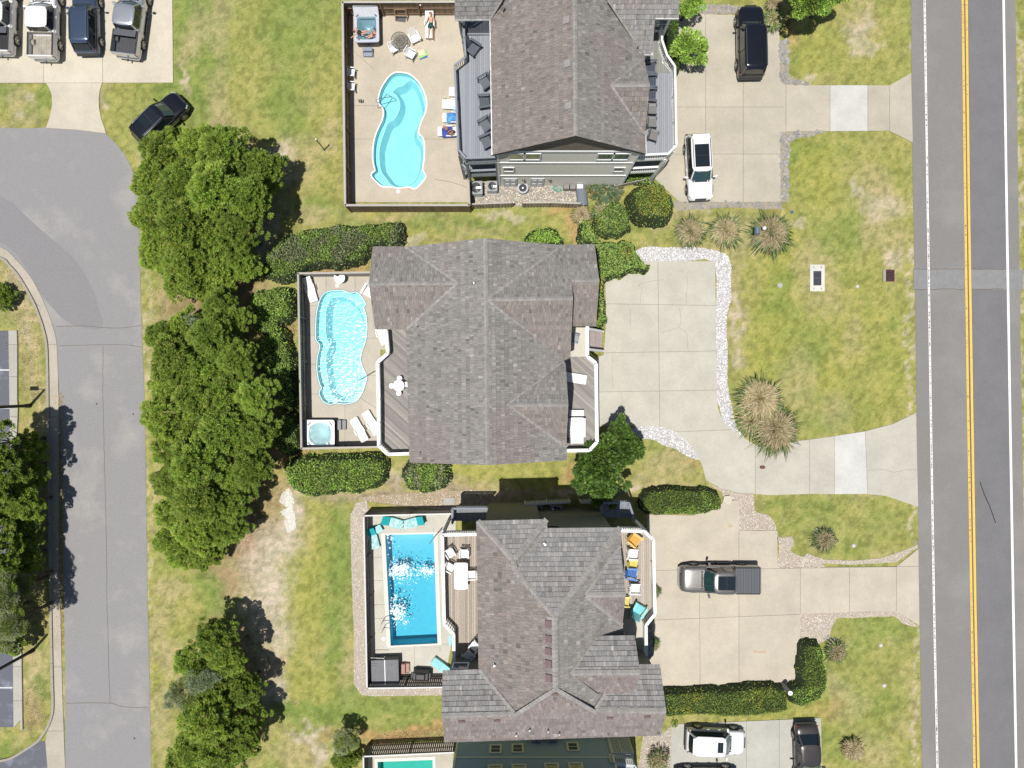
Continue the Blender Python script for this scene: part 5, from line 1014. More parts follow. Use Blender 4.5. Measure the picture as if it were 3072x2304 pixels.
# ================================================================ VEHICLES
def paint(name,c,metal=0,rough=.3): return mat(name,c,rough=rough,metal=metal,var=.02,coat=.9)
M_cglass=mat('car_glass',(.012,.018,.022),rough=.03,var=0,spec=.9,coat=.5); M_wglass=mat('windscreen',(.02,.055,.06),rough=.03,var=0,spec=1,coat=.5)
M_trimk=mat('black_trim',(.02,.02,.022),rough=.6,var=.05)
def car(label,cat,p,head,L,W,Hh,kind,col,rails=False,sunroof=None,chrome=False,tonneau=None,bedcol=None,ws=None,name='parked_car',zb=0,rz_glass=True):
    lc=at(p,.85); lc.z=.062; t=thing(name,label,cat,lc,head); hw=W/2; truck=kind=='truck'; sedan=kind=='sedan'
    zt=1.02 if not sedan else .86
    if truck: zt=1.18
    if kind=='big': zt=1.14
    if kind=='suv': zt=1.02
    hood=zt-.05
    # stations rear->front : x, half width factor, deck height
    if truck: stx=[(-.5,.90,.72),(-.485,.97,.74),(-.40,.985,.75),(-.205,.99,.76),(-.19,.99,.76),(-.175,.99,zt-.02),(-.165,.99,zt),(.0,.99,zt+.02),(.16,.99,zt+.01),(.20,.985,zt-.02),(.36,.98,zt-.06),(.45,.95,zt-.11),(.487,.88,zt-.26),(.502,.74,zt-.5)]
    elif sedan: stx=[(-.5,.70,.55),(-.49,.84,.74),(-.45,.93,.88),(-.34,.98,.93),(-.2,1,.93),(0,1,.92),(.17,.99,.92),(.22,.985,.90),(.36,.95,.82),(.44,.87,.74),(.485,.74,.62),(.5,.58,.48)]
    else: stx=[(-.5,.80,.62),(-.493,.90,.85),(-.47,.95,zt-.03),(-.36,.985,zt),(-.2,1,zt),(0,1,zt),(.14,.995,zt),(.19,.985,zt-.01),(.36,.975,zt-.07),(.445,.93,zt-.14),(.487,.84,zt-.28),(.503,.70,zt-.46)]
    ring=lambda x,w_,z:[(x,0,z+.015),(x,w_*.55,z+.012),(x,w_*.86,z-.02),(x,w_*.965,z-.10),(x,w_*1.0,z*.62+.02),(x,w_*.985,.42),(x,w_*.93,.27),(x,w_*.6,.23),(x,0,.23)]
    b=MB(); secs=[]
    for x,wf,z in stx:
        r=ring(x*L,hw*wf,z); secs.append(r+[(a,-b_,c) for a,b_,c in r[-2:0:-1]])
    n=len(secs[0]); V=[q for s in secs for q in s]
    F=[(i*n+j,i*n+(j+1)%n,(i+1)*n+(j+1)%n,(i+1)*n+j)[::-1] for i in range(len(secs)-1) for j in range(n)]+[tuple(range(n)),tuple(range((len(secs)-1)*n,len(secs)*n))[::-1]]
    b.add(V,F,None,True); body=b.build('body',col,t,sub=1)
    # cabin
    if truck: xb,xf,rb,rf=-.165,.205,-.15,.095
    elif sedan: xb,xf,rb,rf=-.37,.20,-.22,.06
    elif kind=='big': xb,xf,rb,rf=-.475,.215,-.44,.115
    else: xb,xf,rb,rf=-.465,.225,-.385,.095
    zb_=zt-.06 if not sedan else .88; wb=hw*.915; wr=hw*(.74 if not truck else .78); zr_=Hh
    if kind=='big': wr=hw*.79
    def lvl(tt,dx=0,bow=0): # interpolated outline of the cabin at height fraction tt
        x0=(xb+(rb-xb)*tt)*L; x1=(xf+(rf-xf)*tt)*L; w_=wb+(wr-wb)*tt
        return x0,x1,w_
    def outline(tt,z,grow=0,bowf=.10,bowr=.05):
        x0,x1,w_=lvl(tt); w_+=grow; x0-=grow; x1+=grow
        return [(x0-bowr,0,z),(x0-bowr*.7,w_*.5,z),(x0+.02,w_*.86,z),(x0+.16,w_,z),((x0+x1)/2,w_*1.015,z),(x1-.24,w_*.99,z),(x1-.03,w_*.84,z),(x1+bowf*.7,w_*.45,z),(x1+bowf,0,z)]
    def full(o): return o+[(x,-y,z) for x,y,z in o[-2:0:-1]]
    g=MB(); lo=full(outline(0,zb_)); hi=full(outline(.93,zb_+(zr_-zb_)*.93)); n=len(lo); g.add(lo+hi,[(i,(i+1)%n,n+(i+1)%n,n+i)[::-1] for i in range(n)],None,True); g.add(hi,[tuple(range(n))[::-1]]); g.build('side_glass',M_cglass,t)
    # windscreen a little proud
    w1=MB(); a0=outline(.06,zb_+(zr_-zb_)*.06,.012)[5:]; a1=outline(.90,zb_+(zr_-zb_)*.90,.012)[5:]
    a0=[(x,y*.97,z) for x,y,z in a0[1:]]; a1=[(x,y*.97,z) for x,y,z in a1[1:]]
    f0=a0+[(x,-y,z) for x,y,z in a0[-2::-1]]; f1_=a1+[(x,-y,z) for x,y,z in a1[-2::-1]]; m_=len(f0); w1.add(f0+f1_,[(i,i+1,m_+i+1,m_+i)[::-1] for i in range(m_-1)],None,True); w1.build('windscreen',M_wglass,t)
    # roof
    r=MB(); o1=full(outline(.90,zb_+(zr_-zb_)*.91,.018,.08)); o2=full(outline(1.0,zr_-.018,-.01,.05)); o3=full(outline(1.08,zr_+.004,-.16,.0,.0)); c_=((rb+rf)/2*L,0,zr_+.014)
    r.add(o1+o2+o3+[c_],[(i,(i+1)%n,n+(i+1)%n,n+i)[::-1] for i in range(n)]+[(n+i,n+(i+1)%n,2*n+(i+1)%n,2*n+i)[::-1] for i in range(n)]+[(2*n+i,2*n+(i+1)%n,3*n)[::-1] for i in range(n)],None,True); r.build('roof',col,t)
    # pillars
    for s in (-1,1):
        for tb,(i0,i1),w_ in (('front',(6,6),.10),('rear',(2,2),.16 if not truck else .13)):
            q0=Vector(outline(0,zb_-.02,.008)[i0]); q1=Vector(outline(.93,zb_+(zr_-zb_)*.93,.012)[i1]); q0.y*=s; q1.y*=s; MB().beam(q0,q1,w_,.05,up=(0,s*.9,.4)).build('pillar',col,t)
        for fx in ((.42,) if not truck else (.47,)): 
            x0,x1,w_=lvl(0); X0,X1,w2=lvl(.93); MB().beam((x0+(x1-x0)*fx,s*(wb+.012),zb_),(X0+(X1-X0)*(fx+.02),s*(w2+.022),zb_+(zr_-zb_)*.92),.05,.03,up=(0,s,.3)).build('pillar',M_trimk,t)
        # belt line, mirrors, lamps
        x0,x1,w_=lvl(0); MB().beam((x0+.2,s*(wb+.02),zb_+.015),(x1-.15,s*(wb+.01),zb_+.015),.03,.03).build('belt_trim',M_steel if chrome else M_trimk,t)
        mx=(xf-.055)*L; mm=MB(); mm.box((mx,s*(hw+.13),zb_+.10),(.13 if not truck else .16,.24,.17 if not truck else .24),s*.2); mm.box((mx+.02,s*(hw-.0),zb_+.05),(.06,.16,.05)); mm.build('mirror',col,t,bevel=.02)
        hx=.447*L; hb=MB().box((hx,s*hw*.71,hood-.25 if not sedan else .64),(.30,.26,.12),-s*.75,ry=.3); hb.build('headlight',M_lens,t,bevel=.02)
        tl=MB().box(((-.492 if truck else -.466)*L,s*hw*(.90 if truck else .79),(zt-.16 if not truck else .98)),(.08 if truck else .10,.12 if truck else .22,.34 if truck else .11),s*(.3 if truck else .75)); tl.build('tail_light',M_red,t,bevel=.02)
        for dx in (.02,-.17) if kind!='sedan' else (.0,-.17): MB().box((dx*L+.12,s*(hw*.995),zb_-.17),(.18,.03,.03)).build('door_handle',M_steel if chrome else col,t)
        rr=.385 if (truck or kind=='big') else .345
        for wx in (-.295 if not truck else -.29,.315):
            cy=s*(hw-.11); wh=MB(); wh.cyl((wx*L,cy-.12,rr),(wx*L,cy+.12,rr),rr,n=22); wo=wh.build('wheel',M_tyre,t,bevel=.03)
            ar=MB(); 
            for k in range(13): 
                a0=math.pi*k/13-.05; a1=math.pi*(k+1)/13-.05; ar.beam((wx*L+math.cos(a0)*(rr+.06),s*(hw-.03),rr+math.sin(a0)*(rr+.06)),(wx*L+math.cos(a1)*(rr+.06),s*(hw-.03),rr+math.sin(a1)*(rr+.06)),.05,.045)
            ar.build('wheel_arch',M_trimk,t)
            rm=MB(); yy=cy+s*.125; rm.cyl((wx*L,yy-s*.03,rr),(wx*L,yy+s*.0,rr),rr*.14,n=8)
            for k in range(5):
                a=2*math.pi*k/5+.3; rm.beam((wx*L,yy-s*.01,rr),(wx*L+math.cos(a)*rr*.66,yy,rr+math.sin(a)*rr*.66),.07,.02,up=(0,1,0))
            for k in range(18): a0=2*math.pi*k/18;a1=2*math.pi*(k+1)/18; rm.beam((wx*L+math.cos(a0)*rr*.67,yy,rr+math.sin(a0)*rr*.67),(wx*L+math.cos(a1)*rr*.67,yy,rr+math.sin(a1)*rr*.67),.03,.04,up=(0,1,0))
            rm.build('rim',M_rim,wo)
    MB().box((.495*L,0,.42),(.10,W*.80,.20)).build('front_bumper',M_trimk if not chrome else M_lens,t,bevel=.04); MB().box((.488*L,0,hood-.32),(.12,W*.42,.22)).build('grille',M_trimk,t,bevel=.02)
    MB().box((-.502*L,0,.48),(.14,W*.86,.20)).build('rear_bumper',M_steel if truck else M_trimk,t,bevel=.04)
    # hood creases
    for s in (-1,1): MB().beam((.21*L,s*hw*.52,hood+.055),(.42*L,s*hw*.42,hood-.055 if not sedan else hood-.02),.05,.03).build('hood_crease',col,t,bevel=.012)
    MB().box((.235*L,0,hood+.03),(.10,W*.66,.03)).build('wiper_cowl',M_trimk,t)
    for s in(-.25,.4): MB().beam((.228*L,s,hood+.065),(.19*L,s+.45,hood+.16),.02,.02).build('wiper',M_trimk,t)
    if rails:
        for s in (-1,1): MB().beam((rb*L+.12,s*(wr-.08),zr_+.05),(rf*L-.15,s*(wr-.08),zr_+.05),.04,.05).build('roof_rail',M_steel if rails=='s' else M_trimk,t)
    if sunroof: sx,sw,scx=sunroof; MB().box((scx*L,0,zr_+.016),(sx,sw,.022)).build('sunroof',M_cglass,t,bevel=.008); MB().box((scx*L,0,zr_+.029),(.025,sw-.04,.004)).build('sunroof_bar',M_trimk,t)
    if kind in('suv','big'):
        MB().box(((-.448 if kind=='suv' else -.468)*L,0,zb_+.30),(.03,W*.62,.40),ry=.50 if kind=='suv' else .18).build('rear_glass',M_cglass,t); MB().box((rb*L-.10,0,zr_-.03),(.26,wr*1.7,.03)).build('spoiler',col,t,bevel=.01)
    if sedan: MB().box((-.30*L,0,1.10),(.62,W*.64,.012),ry=-.52).build('rear_glass',M_cglass,t)
    if truck:
        bl=L*.31; bx=-.5*L+bl/2+.03; bh=1.22
        for s in (-1,1):
            MB().box((bx+.02,s*(hw*.955-.02),(bh+.70)/2),(bl,.12,bh-.70)).build('bed_side',col,t,bevel=.03); MB().box((bx+.02,s*(hw*.955-.03),bh+.012),(bl-.04,.11,.03)).build('bed_rail_cap',M_trimk,t)
            MB().cyl((-.29*L-.0,s*(hw*.62),.78),(-.29*L,s*(hw*.9),.78),.24,n=14).build('wheel_well',bedcol or M_trimk,t)
        MB().box((-.5*L+.035,0,.97),(.09,W*.90,.52)).build('tailgate',col,t,bevel=.02); MB().box((-.5*L+bl+.05,0,.97),(.06,W*.86,.50)).build('bed_front',bedcol or M_trimk,t)
        MB().box((bx,0,.79),(bl-.1,W*.86,.03)).build('bed_floor',bedcol or M_trimk,t)
        for k in range(7): MB().box((bx,-W*.3+k*W*.1,.81),(bl-.14,.04,.02)).build('bed_rib',bedcol or M_trimk,t)
        MB().box((-.155*L,0,zt+.28),(.02,W*.62,.36),ry=-.1).build('rear_glass',M_cglass,t); MB().box((-.152*L-.02,0,zr_-.07),(.03,.34,.05)).build('brake_light',M_red,t)
        if tonneau=='half':
            for k in range(2): MB().box((-.5*L+bl-.10-k*.22,0,bh+.05+.025*k),(.23,W*.84,.05)).build('tonneau_fold',M_ton,t)
        if tonneau=='full':
            for k in range(9): MB().box((-.5*L+.12+k*(bl/9.2)+bl/18,0,bh+.035),(bl/9.2-.015,W*.88,.03)).build('tonneau_slat',M_ton,t)
        MB().box((-.525*L,0,.50),(.2,.10,.08)).build('tow_hitch',M_iron,t)
        for s in(-1,1): MB().box((-.0*L,s*(hw+.02),.38),(1.7,.14,.05)).build('running_board',M_trimk,t)
    return t
M_ton=mat('tonneau_cover',(.085,.09,.105),rough=.6,var=.08)
P_white=paint('white_car_paint',(.80,.81,.82)); P_black=paint('black_car_paint',(.008,.009,.013),0,.2); P_blue=paint('navy_car_paint',(.055,.08,.135),.3,.3); P_silver=paint('silver_car_paint',(.52,.54,.58),.65,.3); P_dgrey=paint('dark_grey_car_paint',(.07,.062,.06),.4,.3); P_char=paint('charcoal_car_paint',(.17,.165,.16),.4,.3)
car('white pickup truck with open bed, cut by the left edge of the photo','pickup truck',(2,48),hd(0,-1)-.03,5.5,1.95,1.78,'truck',P_white,tonneau='half')
car('white pickup truck with empty metal bed, second in the row','pickup truck',(133,64),hd(0,-1)-.02,5.5,1.95,1.80,'truck',P_white,bedcol=mat('dusty_bed',(.33,.30,.25),rough=.6,var=.3,scale=2.5))
car('dark blue sports utility car between the white and silver trucks','car',(255,62),hd(.03,-1)+.05,4.75,1.88,1.68,'suv',P_blue,rails='s')
car('silver pickup truck with a folded black bed cover','pickup truck',(392,58),hd(.08,-1)-.05,5.5,1.92,1.80,'truck',P_silver,tonneau='half',bedcol=mat('grey_bedliner',(.055,.058,.065),rough=.6,var=.1))
car('shiny black crossover parked at a slant on the grass','car',(478,357),hd(.68,-.73)-.06,4.5,1.85,1.66,'suv',P_black,rails='s',sunroof=(1.3,1.05,-.1))
car('big black full size sport utility beside the top lawn','car',(2253,124),hd(-.02,-1),5.3,2.03,1.93,'big',P_black,rails='s')
car('white car with black glass roof panel parked in front of the top house','car',(2098,500),hd(.05,1),4.9,1.93,1.70,'suv',P_white,rails='k',sunroof=(1.65,1.05,-.11))
car('silver pickup truck with dark sunroof and closed grey bed cover','pickup truck',(2158,1737),hd(-1,-.005),5.85,2.05,1.92,'truck',P_char,sunroof=(1.25,1.0,-.035),tonneau='full',chrome=True)
car('small white crossover with a small sunroof on the bottom driveway','car',(2148,2226),hd(1,.04),4.35,1.84,1.62,'suv',P_white,sunroof=(.40,.75,.02))
car('dark brown sedan at the right of the bottom driveway','car',(2424,2270),hd(.02,1),4.7,1.85,1.44,'sedan',P_dgrey)
car('black car mostly hidden below the bottom edge','car',(2122,2346),hd(1,0),4.6,1.85,1.5,'suv',P_black)
# ================================================================ FURNITURE
def colm(n,c,rough=.5): return mat(n,c,rough=rough,var=.04)
M_tealp=colm('teal_plastic',(.02,.42,.45)); M_teal=colm('pale_teal_plastic',(.22,.62,.66)); M_yellow=colm('yellow_plastic',(.72,.62,.18)); M_orange=colm('orange_yellow_plastic',(.72,.44,.10)); M_bluep=colm('blue_plastic',(.08,.20,.50)); M_tealf=mat('teal_webbing',(.28,.60,.62),rough=.8,col2=(.62,.78,.80),scale2=6,thr=.5,var=.05); M_darkg=colm('dark_grey_plastic',(.085,.10,.125)); M_brownp=colm('taupe_plastic',(.17,.165,.16))
def adirondack(label,p,z,rot,m,grp,s=1.0):
    t=thing('adirondack_chair',label,'chair',at(p,z),rot,grp,s)
    for i in range(6): MB().box((.28-i*.095,0,.36-i*.028),(.085,.52,.022),ry=.28).build('seat_slat',m,t)
    for i in range(5):
        y=(i-2)*.105; h=.78-abs(i-2)*.05; MB().beam((-.22,y*.85,.22),(-.22-h*.42,y*1.1,.22+h*.9),.09,.022,up=(1,0,0)).build('back_slat',m,t)
    for s_ in(-1,1):
        MB().box((.02,s_*.34,.56),(.72,.13,.025),s_*.06).build('arm',m,t,bevel=.01); MB().box((.30,s_*.32,.28),(.09,.03,.56)).build('leg',m,t); MB().beam((.34,s_*.27,.33),(-.48,s_*.27,.04),.03,.12).build('side_rail',m,t); MB().box((-.30,s_*.33,.33),(.08,.03,.48),ry=-.2).build('leg',m,t)
    return t
def patio_chair(label,p,z,rot,m,grp,back_open=True,s=1):
    t=thing('patio_chair',label,'chair',at(p,z),rot,grp,s)
    MB().box((0,0,.42),(.48,.48,.04)).build('seat',m,t,bevel=.03)
    b=MB(); n=7
    for i in range(n): y=(i-(n-1)/2)*.072; b.beam((-.22,y,.44),(-.36-.02*abs(i-3),y*1.15,.86-.012*(i-3)**2),.05,.02,up=(1,0,0))
    b.beam((-.36,-.24,.85),(-.36,.24,.85),.04,.06); b.build('backrest',m,t)
    for s_ in(-1,1):
        MB().box((.0,s_*.27,.64),(.50,.07,.03)).build('arm',m,t,bevel=.01)
        MB().beam((.22,s_*.26,.64),(.26,s_*.27,0),.05,.05).build('leg',m,t); MB().beam((-.24,s_*.25,.64),(-.30,s_*.27,0),.05,.05).build('leg',m,t)
    return t
def lounger(label,p,z,rot,m,grp,back=35,L=1.9,W=.62,mf=None,slat=True,armr=True):
    """head end at -x"""
    t=thing('sun_lounger',label,'sun lounger',at(p,z),rot,grp); mf=mf or m; bl=.72; x0=-L/2+bl; ca,sa=math.cos(math.radians(back)),math.sin(math.radians(back))
    for s_ in(-1,1): MB().box((bl/2-.0,s_*(W/2-.03),.30),(L-bl,.06,.07)).build('side_rail',mf,t)
    k=10
    for i in range(k): MB().box((x0+.05+(L-bl-.08)*i/(k-1),0,.335),((L-bl)/k-.014 if slat else (L-bl)/k+.01,W-.08,.03)).build('slat',m,t)
    b=MB()
    for i in range(6):
        d=bl*(i+.5)/6; b.box((x0-d*ca,0,.335+d*sa),(bl/6-(.012 if slat else -.004),W-.06,.03),ry=math.radians(back))
    for s_ in(-1,1): b.beam((x0,s_*(W/2-.03),.33),(x0-bl*ca,s_*(W/2-.03),.33+bl*sa),.05,.05)
    b.build('backrest',m,t)
    for s_ in(-1,1):
        for x in (L/2-.12,-.05,-L/2+.25): MB().box((x,s_*(W/2-.04),.14),(.06,.05,.29)).build('leg',mf,t)
        if armr: MB().box((x0+.18,s_*(W/2+.03),.50),(.42,.07,.03)).build('arm',m,t); MB().box((x0+.35,s_*(W/2+.02),.40),(.05,.05,.2)).build('arm_post',m,t)
    return t
def round_table(label,p,z,r,m,h=.72,see=False):
    t=thing('round_table',label,'table',at(p,z))
    if not see: MB().cyl((0,0,h-.03),(0,0,h),r,n=32).build('tabletop',m,t)
    else:
        b=MB()
        for rr in(1,.97,.66,.3):
            for i in range(28): a0=2*math.pi*i/28;a1=2*math.pi*(i+1)/28; b.beam((math.cos(a0)*r*rr,math.sin(a0)*r*rr,h),(math.cos(a1)*r*rr,math.sin(a1)*r*rr,h),.022,.02)
        for i in range(6): a=math.pi*i/6; b.beam((-math.cos(a)*r,-math.sin(a)*r,h),(math.cos(a)*r,math.sin(a)*r,h),.015,.015)
        b.build('table_frame',m,t); mt=mat('mesh_top',(.22,.20,.17),rough=.7,var=.05,alpha=.32); MB().cyl((0,0,h-.006),(0,0,h-.002),r*.97,n=28).build('mesh_top',mt,t)
    for i in range(4): a=math.pi/4+i*math.pi/2; MB().beam((math.cos(a)*r*.55,math.sin(a)*r*.55,h-.03),(math.cos(a)*r*.75,math.sin(a)*r*.75,0),.04,.04).build('leg',m,t)
    return t
def plank_table(label,p,z,rot,L,W,m,h=.73,rnd=.12):
    t=thing('patio_table',label,'table',at(p,z),rot); k=9
    for i in range(k): y=(i-(k-1)/2)*W/k; ll=L-(.10 if i in(0,k-1) else .02 if i in(1,k-2) else 0); MB().box((0,y,h-.015),(ll,W/k-.008,.03)).build('plank',m,t)
    MB().box((0,0,h-.045),(L-.15,W-.1,.03)).build('apron',m,t)
    for sx in(-1,1):
        for sy in(-1,1): MB().box((sx*(L/2-.15),sy*(W/2-.12),h/2-.03),(.08,.08,h-.06)).build('leg',m,t)
    return t
gz_='plastic chairs around the top pool'; Z=.062
K1=rg(1020,0,6.912)
adirondack('white adirondack chair facing the mesh table near the sunbathing man',K1(1560,830),Z,hd(.45,.9),M_white,gz_)
patio_chair('white plastic chair left of the round mesh table',K1(1130,1070),Z,hd(.5,.85),M_whitepl,gz_)
patio_chair('white plastic chair beside the green and cream pool floats',K1(1490,1190),Z,hd(.85,.5),M_whitepl,gz_,s=1.15)
patio_chair('upper of two white plastic chairs against the west fence of the top pool',A2(712,625),Z,hd(1,.1),M_whitepl,gz_,s=1.1); patio_chair('lower of two white plastic chairs against the west fence of the top pool',A2(712,742),Z,hd(1,.05),M_whitepl,gz_,s=1.1)
round_table('round dark mesh table between white chairs at the top pool',K1(1262,930),Z,.62,mat('dark_metal',(.07,.065,.06),rough=.5),see=True)
t=thing('pool_float','stack of green, cream and blue foam pool floats','pool float',at(K1(1705,1125),Z),hd(.95,-.3))
for i,(m,dx,dy,a) in enumerate(((colm('blue_foam',(.04,.16,.34)),.02,-.10,.0),(colm('green_foam',(.36,.68,.22)),0,0,.12),(colm('cream_foam',(.70,.58,.42)),-.03,.05,-.05))): MB().box((dx,dy,.035+i*.06),(.62-.16*(i==2),.52-.10*(i==2),.05),a).build('foam_board',m,t,bevel=.02)
L1=lounger('white sun lounger with a man in green shorts lying on it',K1(1865,560),Z,hd(-.02,1),M_white,'sun loungers at the top pool',25,L=1.95,W=.62)
K2=rg(1280,240,8.295)
for lab,(x,y) in (('white sun lounger half under the west deck, with a light blue towel corner',(690,650)),('white sun lounger with a bright blue towel, half under the west deck',(700,985)),('white sun lounger with a navy towel and a woman on it',(580,1325)),('white sun lounger whose edge just shows left of the deck railing',(860,345))):
    lounger(lab,K2(x,y),Z,hd(-1,.0)+math.pi if False else hd(1,.06)+math.pi*0+math.pi,M_white,'sun loungers at the top pool',12,L=1.75,W=.66) if False else lounger(lab,K2(x,y),Z,hd(-1,-.04),M_white,'sun loungers at the top pool',22,L=1.75,W=.68)
def towel(label,p,z,rot,sx,sy,c,c2):
    nx_,ny_=14,8; V=[];F=[]
    for i in range(nx_+1):
        for j in range(ny_+1):
            x=(i/nx_-.5)*sx; y=(j/ny_-.5)*sy; e=max(0,abs(y)-.30); V.append((x,y,z+.02+R.uniform(0,.012)-e*1.3+max(0,-x-.1)*0))
    F=[(i*(ny_+1)+j,(i+1)*(ny_+1)+j,(i+1)*(ny_+1)+j+1,i*(ny_+1)+j+1) for i in range(nx_) for j in range(ny_)]
    me=D.meshes.new('towel'); me.from_pydata(V,[],F); o=link('towel',me,None,mat('towel_'+label[:9],c,rough=.95,col2=c2,scale2=1.7,thr=.52,var=.08)); o.location=at(p,0); o.rotation_euler=(0,0,rot); return props(o,label,'towel')
towel('bright blue and aqua beach towel on a lounger under the deck edge',K2(640,985),.42,.04,.80,.80,(.02,.10,.50),(.16,.50,.62)); towel('navy beach towel under the tanned woman',K2(560,1330),.42,.04,1.0,.82,(.04,.06,.32),(.06,.10,.40)); towel('small light blue towel on the lounger under the deck rail',K2(700,770),.40,.04,.3,.3,(.15,.40,.62),(.4,.6,.75))
for i,(x,y) in enumerate((A2(768,838),A2(785,843),K2(430,505))):
    b=MB(); b.box((0,0,.012),(.10,.24,.02),.2); b.box((.14,.02,.012),(.10,.24,.02),-.1); o=b.build('sandals',M_dark,None,bevel=.008); o.location=at((x,y),Z); props(o,['dark sandals on the concrete below the fence chairs','second dark pair of sandals left of the top pool','black sandals beside the white lounger at the deck edge'][i],'sandals')
for i,(x,y,r_) in enumerate(((1710,422,(1,.75)),(1818,700,(-.75,.5)),(1812,865,(-1,.1)),(1822,1050,(-.8,.55)),(1830,1188,(-.9,.45)))):
    adirondack(['dark grey adirondack chair near the sliding door on the west deck','dark grey adirondack chair, first of four under the west eave','dark grey adirondack chair, second of four under the west eave','slatted grey adirondack chair, third of four under the west eave','dark grey adirondack chair, last of four, nearest the deck stairs'][i],A2(x,y),dk,hd(*r_),M_darkg,'grey deck chairs of the top house',1.15)
for i,(x,y) in enumerate(((955,585),(962,700),(960,812),(975,935),(975,1042),(985,1150))):
    (adirondack if i<3 else patio_chair)(['blue grey rocking chair under the east eave, topmost in the row','blue grey rocking chair under the east eave, second in the row','blue grey rocking chair under the east eave, third in the row','taupe armchair on the east deck, fourth in the row','taupe armchair on the east deck, fifth in the row','taupe armchair on the east deck, last in the row by the corner'][i],A3(x,y),dk,hd(1,.05 if i<5 else .3),M_darkg if i<3 else M_brownp,'chairs in a row on the east deck of the top house',s=1.15)
# hot tubs
def hot_tub(label,p,rot,sx,sy,shell,side,h=.9,cover=None):
    t=thing('hot_tub',label,'hot tub',at(p,Z),rot); oc=[(math.copysign(1,math.cos(a))*(sx/2-.18)+.18*math.cos(a),math.copysign(1,math.sin(a))*(sy/2-.18)+.18*math.sin(a)) for a in [2*math.pi*(i+.5)/28 for i in range(28)]]
    b=MB(); b.prism([(x*.93,y*.95) for x,y in oc],0,h-.08,top=False); b.build('cabinet',side,t)
    inn=[]
    for i in range(40):
        a=2*math.pi*i/40; ex=5 if sx<2 else 2.6; r=1/(abs(math.cos(a))**ex+abs(math.sin(a))**ex)**(1/ex); inn.append((math.cos(a)*r*(sx/2-.20),math.sin(a)*r*(sy/2-.20)))
    if cover is None:
        o=ccw(oc); flat=[(x,y,h) for x,y in o]+[(x,y,h) for x,y in inn]; tri=[orient(flat,q) for q in tessellate_polygon([[Vector((x,y,0)) for x,y in o],[Vector((x,y,0)) for x,y in inn]])]
        b=MB(); b.add(flat,tri); n=len(o); V=[(x,y,h) for x,y in o]+[(x,y,h-.1) for x,y in o]; b.add(V,[(i,(i+1)%n,n+(i+1)%n,n+i)[::-1] for i in range(n)]); b.build('rim',shell,t)
        b=MB(); i2=[(x*.86,y*.86) for x,y in inn]; V=[(x,y,h) for x,y in inn]+[(x,y,h-.38) for x,y in i2]+[(x*.62,y*.62,h-.42) for x,y in inn]+[(x*.58,y*.58,h-.8) for x,y in inn]+[(0,0,h-.8)]; n=40
        F=[(k*n+i,k*n+(i+1)%n,(k+1)*n+(i+1)%n,(k+1)*n+i) for k in range(3) for i in range(n)]+[(3*n+i,3*n+(i+1)%n,4*n) for i in range(n)]; b.add(V,F,None,True); b.build('shell',shell,t)
        sheet('water',[(x*.985,y*.985) for x,y in inn],h-.09,wts,None,parent=t)
        for sx_,sy_ in ((-1,1),(1,1),(-1,-1)): MB().box((sx_*(sx/2-.26),sy_*(sy/2-.28),h-.02),(.34,.12,.06),-sx_*sy_*.8+0).build('headrest',M_grey,t,bevel=.02)
        MB().cyl((sx*.32,-sy*.34,h),(sx*.32,-sy*.34,h+.03),.09,n=14).build('filter_lid',M_grey,t)
    else:
        for s_ in(-1,1): MB().box((s_*sx/4,0,h+.02),(sx/2-.03,sy,.14)).build('cover_half',cover,t,bevel=.02)
        MB().box((0,0,h+.095),(.06,sy+.02,.02)).build('cover_strap',M_white,t)
        for q in ((-.42,.30,.55,.04),(-.42,.40,.55,-.06),(-.25,-.42,.8,.05)): MB().box((q[0]*sx,q[1]*sy,h+.10),(q[2],.025,.012),q[3]).build('tie_strap',M_dark,t)
        MB().tube([(-sx/2-.06,sy*.1,.3),(-sx/2-.04,sy*.62,1.1),(0,sy*.60,1.15),(sx*.0,sy*.62,.9)],.02).build('cover_lifter',M_steel,t)
    return t
tub1=hot_tub('grey hot tub with raised cover and two bathers in the fenced corner',K1(600,660),.02,1.82,2.28,mat('grey_marble_acrylic',(.50,.53,.60),rough=.3,var=.1,scale=8),mat('charcoal_cabinet',(.13,.125,.12),rough=.7,var=.1))
tub1.location=at(K1(578,618),.5); tub1.location.z=Z
t=thing('tub_cover','raised pale grey hot tub cover leaning against the fence','tub cover',at(K1(540,215),1.0),.02); t.location.z=0
b=MB().box((0,-.12,1.05),(1.85,.10,.95),rx=-.85); b.build('cover_panel',mat('pale_vinyl',(.55,.57,.62),rough=.5),t,bevel=.03); MB().box((0,.22,1.42),(1.75,.26,.09),rx=-.3).build('cover_fold',M_whitepl,t); 
for s_ in(-1,1): MB().box((s_*.98,.0,.75),(.05,.08,1.35),rx=-.2).build('lift_arm',M_dark,t)
def tub_steps(label,p,rot,m):
    t=thing('tub_steps',label,'steps',at(p,Z),rot)
    for i,(x,h) in enumerate(((-.14,.42),(.16,.21))): MB().box((x,0,h),(.28,.72,.04)).build('tread',m,t,bevel=.01); MB().box((x+.12,0,h/2),(.02,.70,h)).build('riser',m,t)
    for s_ in(-1,1): MB().box((0,s_*.34,.15),(.56,.03,.28)).build('side',m,t)
tub_steps('blue grey two tread steps at the foot of the grey hot tub',K1(590,1110),hd(0,1),colm('step_grey',(.25,.29,.35)))
hot_tub('white square hot tub with clear still water in the middle pool yard',(970,1299),0,2.1,2.05,mat('white_acrylic',(.78,.80,.80),rough=.25,var=.05),M_dark)
tub_steps('dark grey steps right of the white hot tub',C2(630,205),0,colm('step_dark',(.15,.15,.16)))
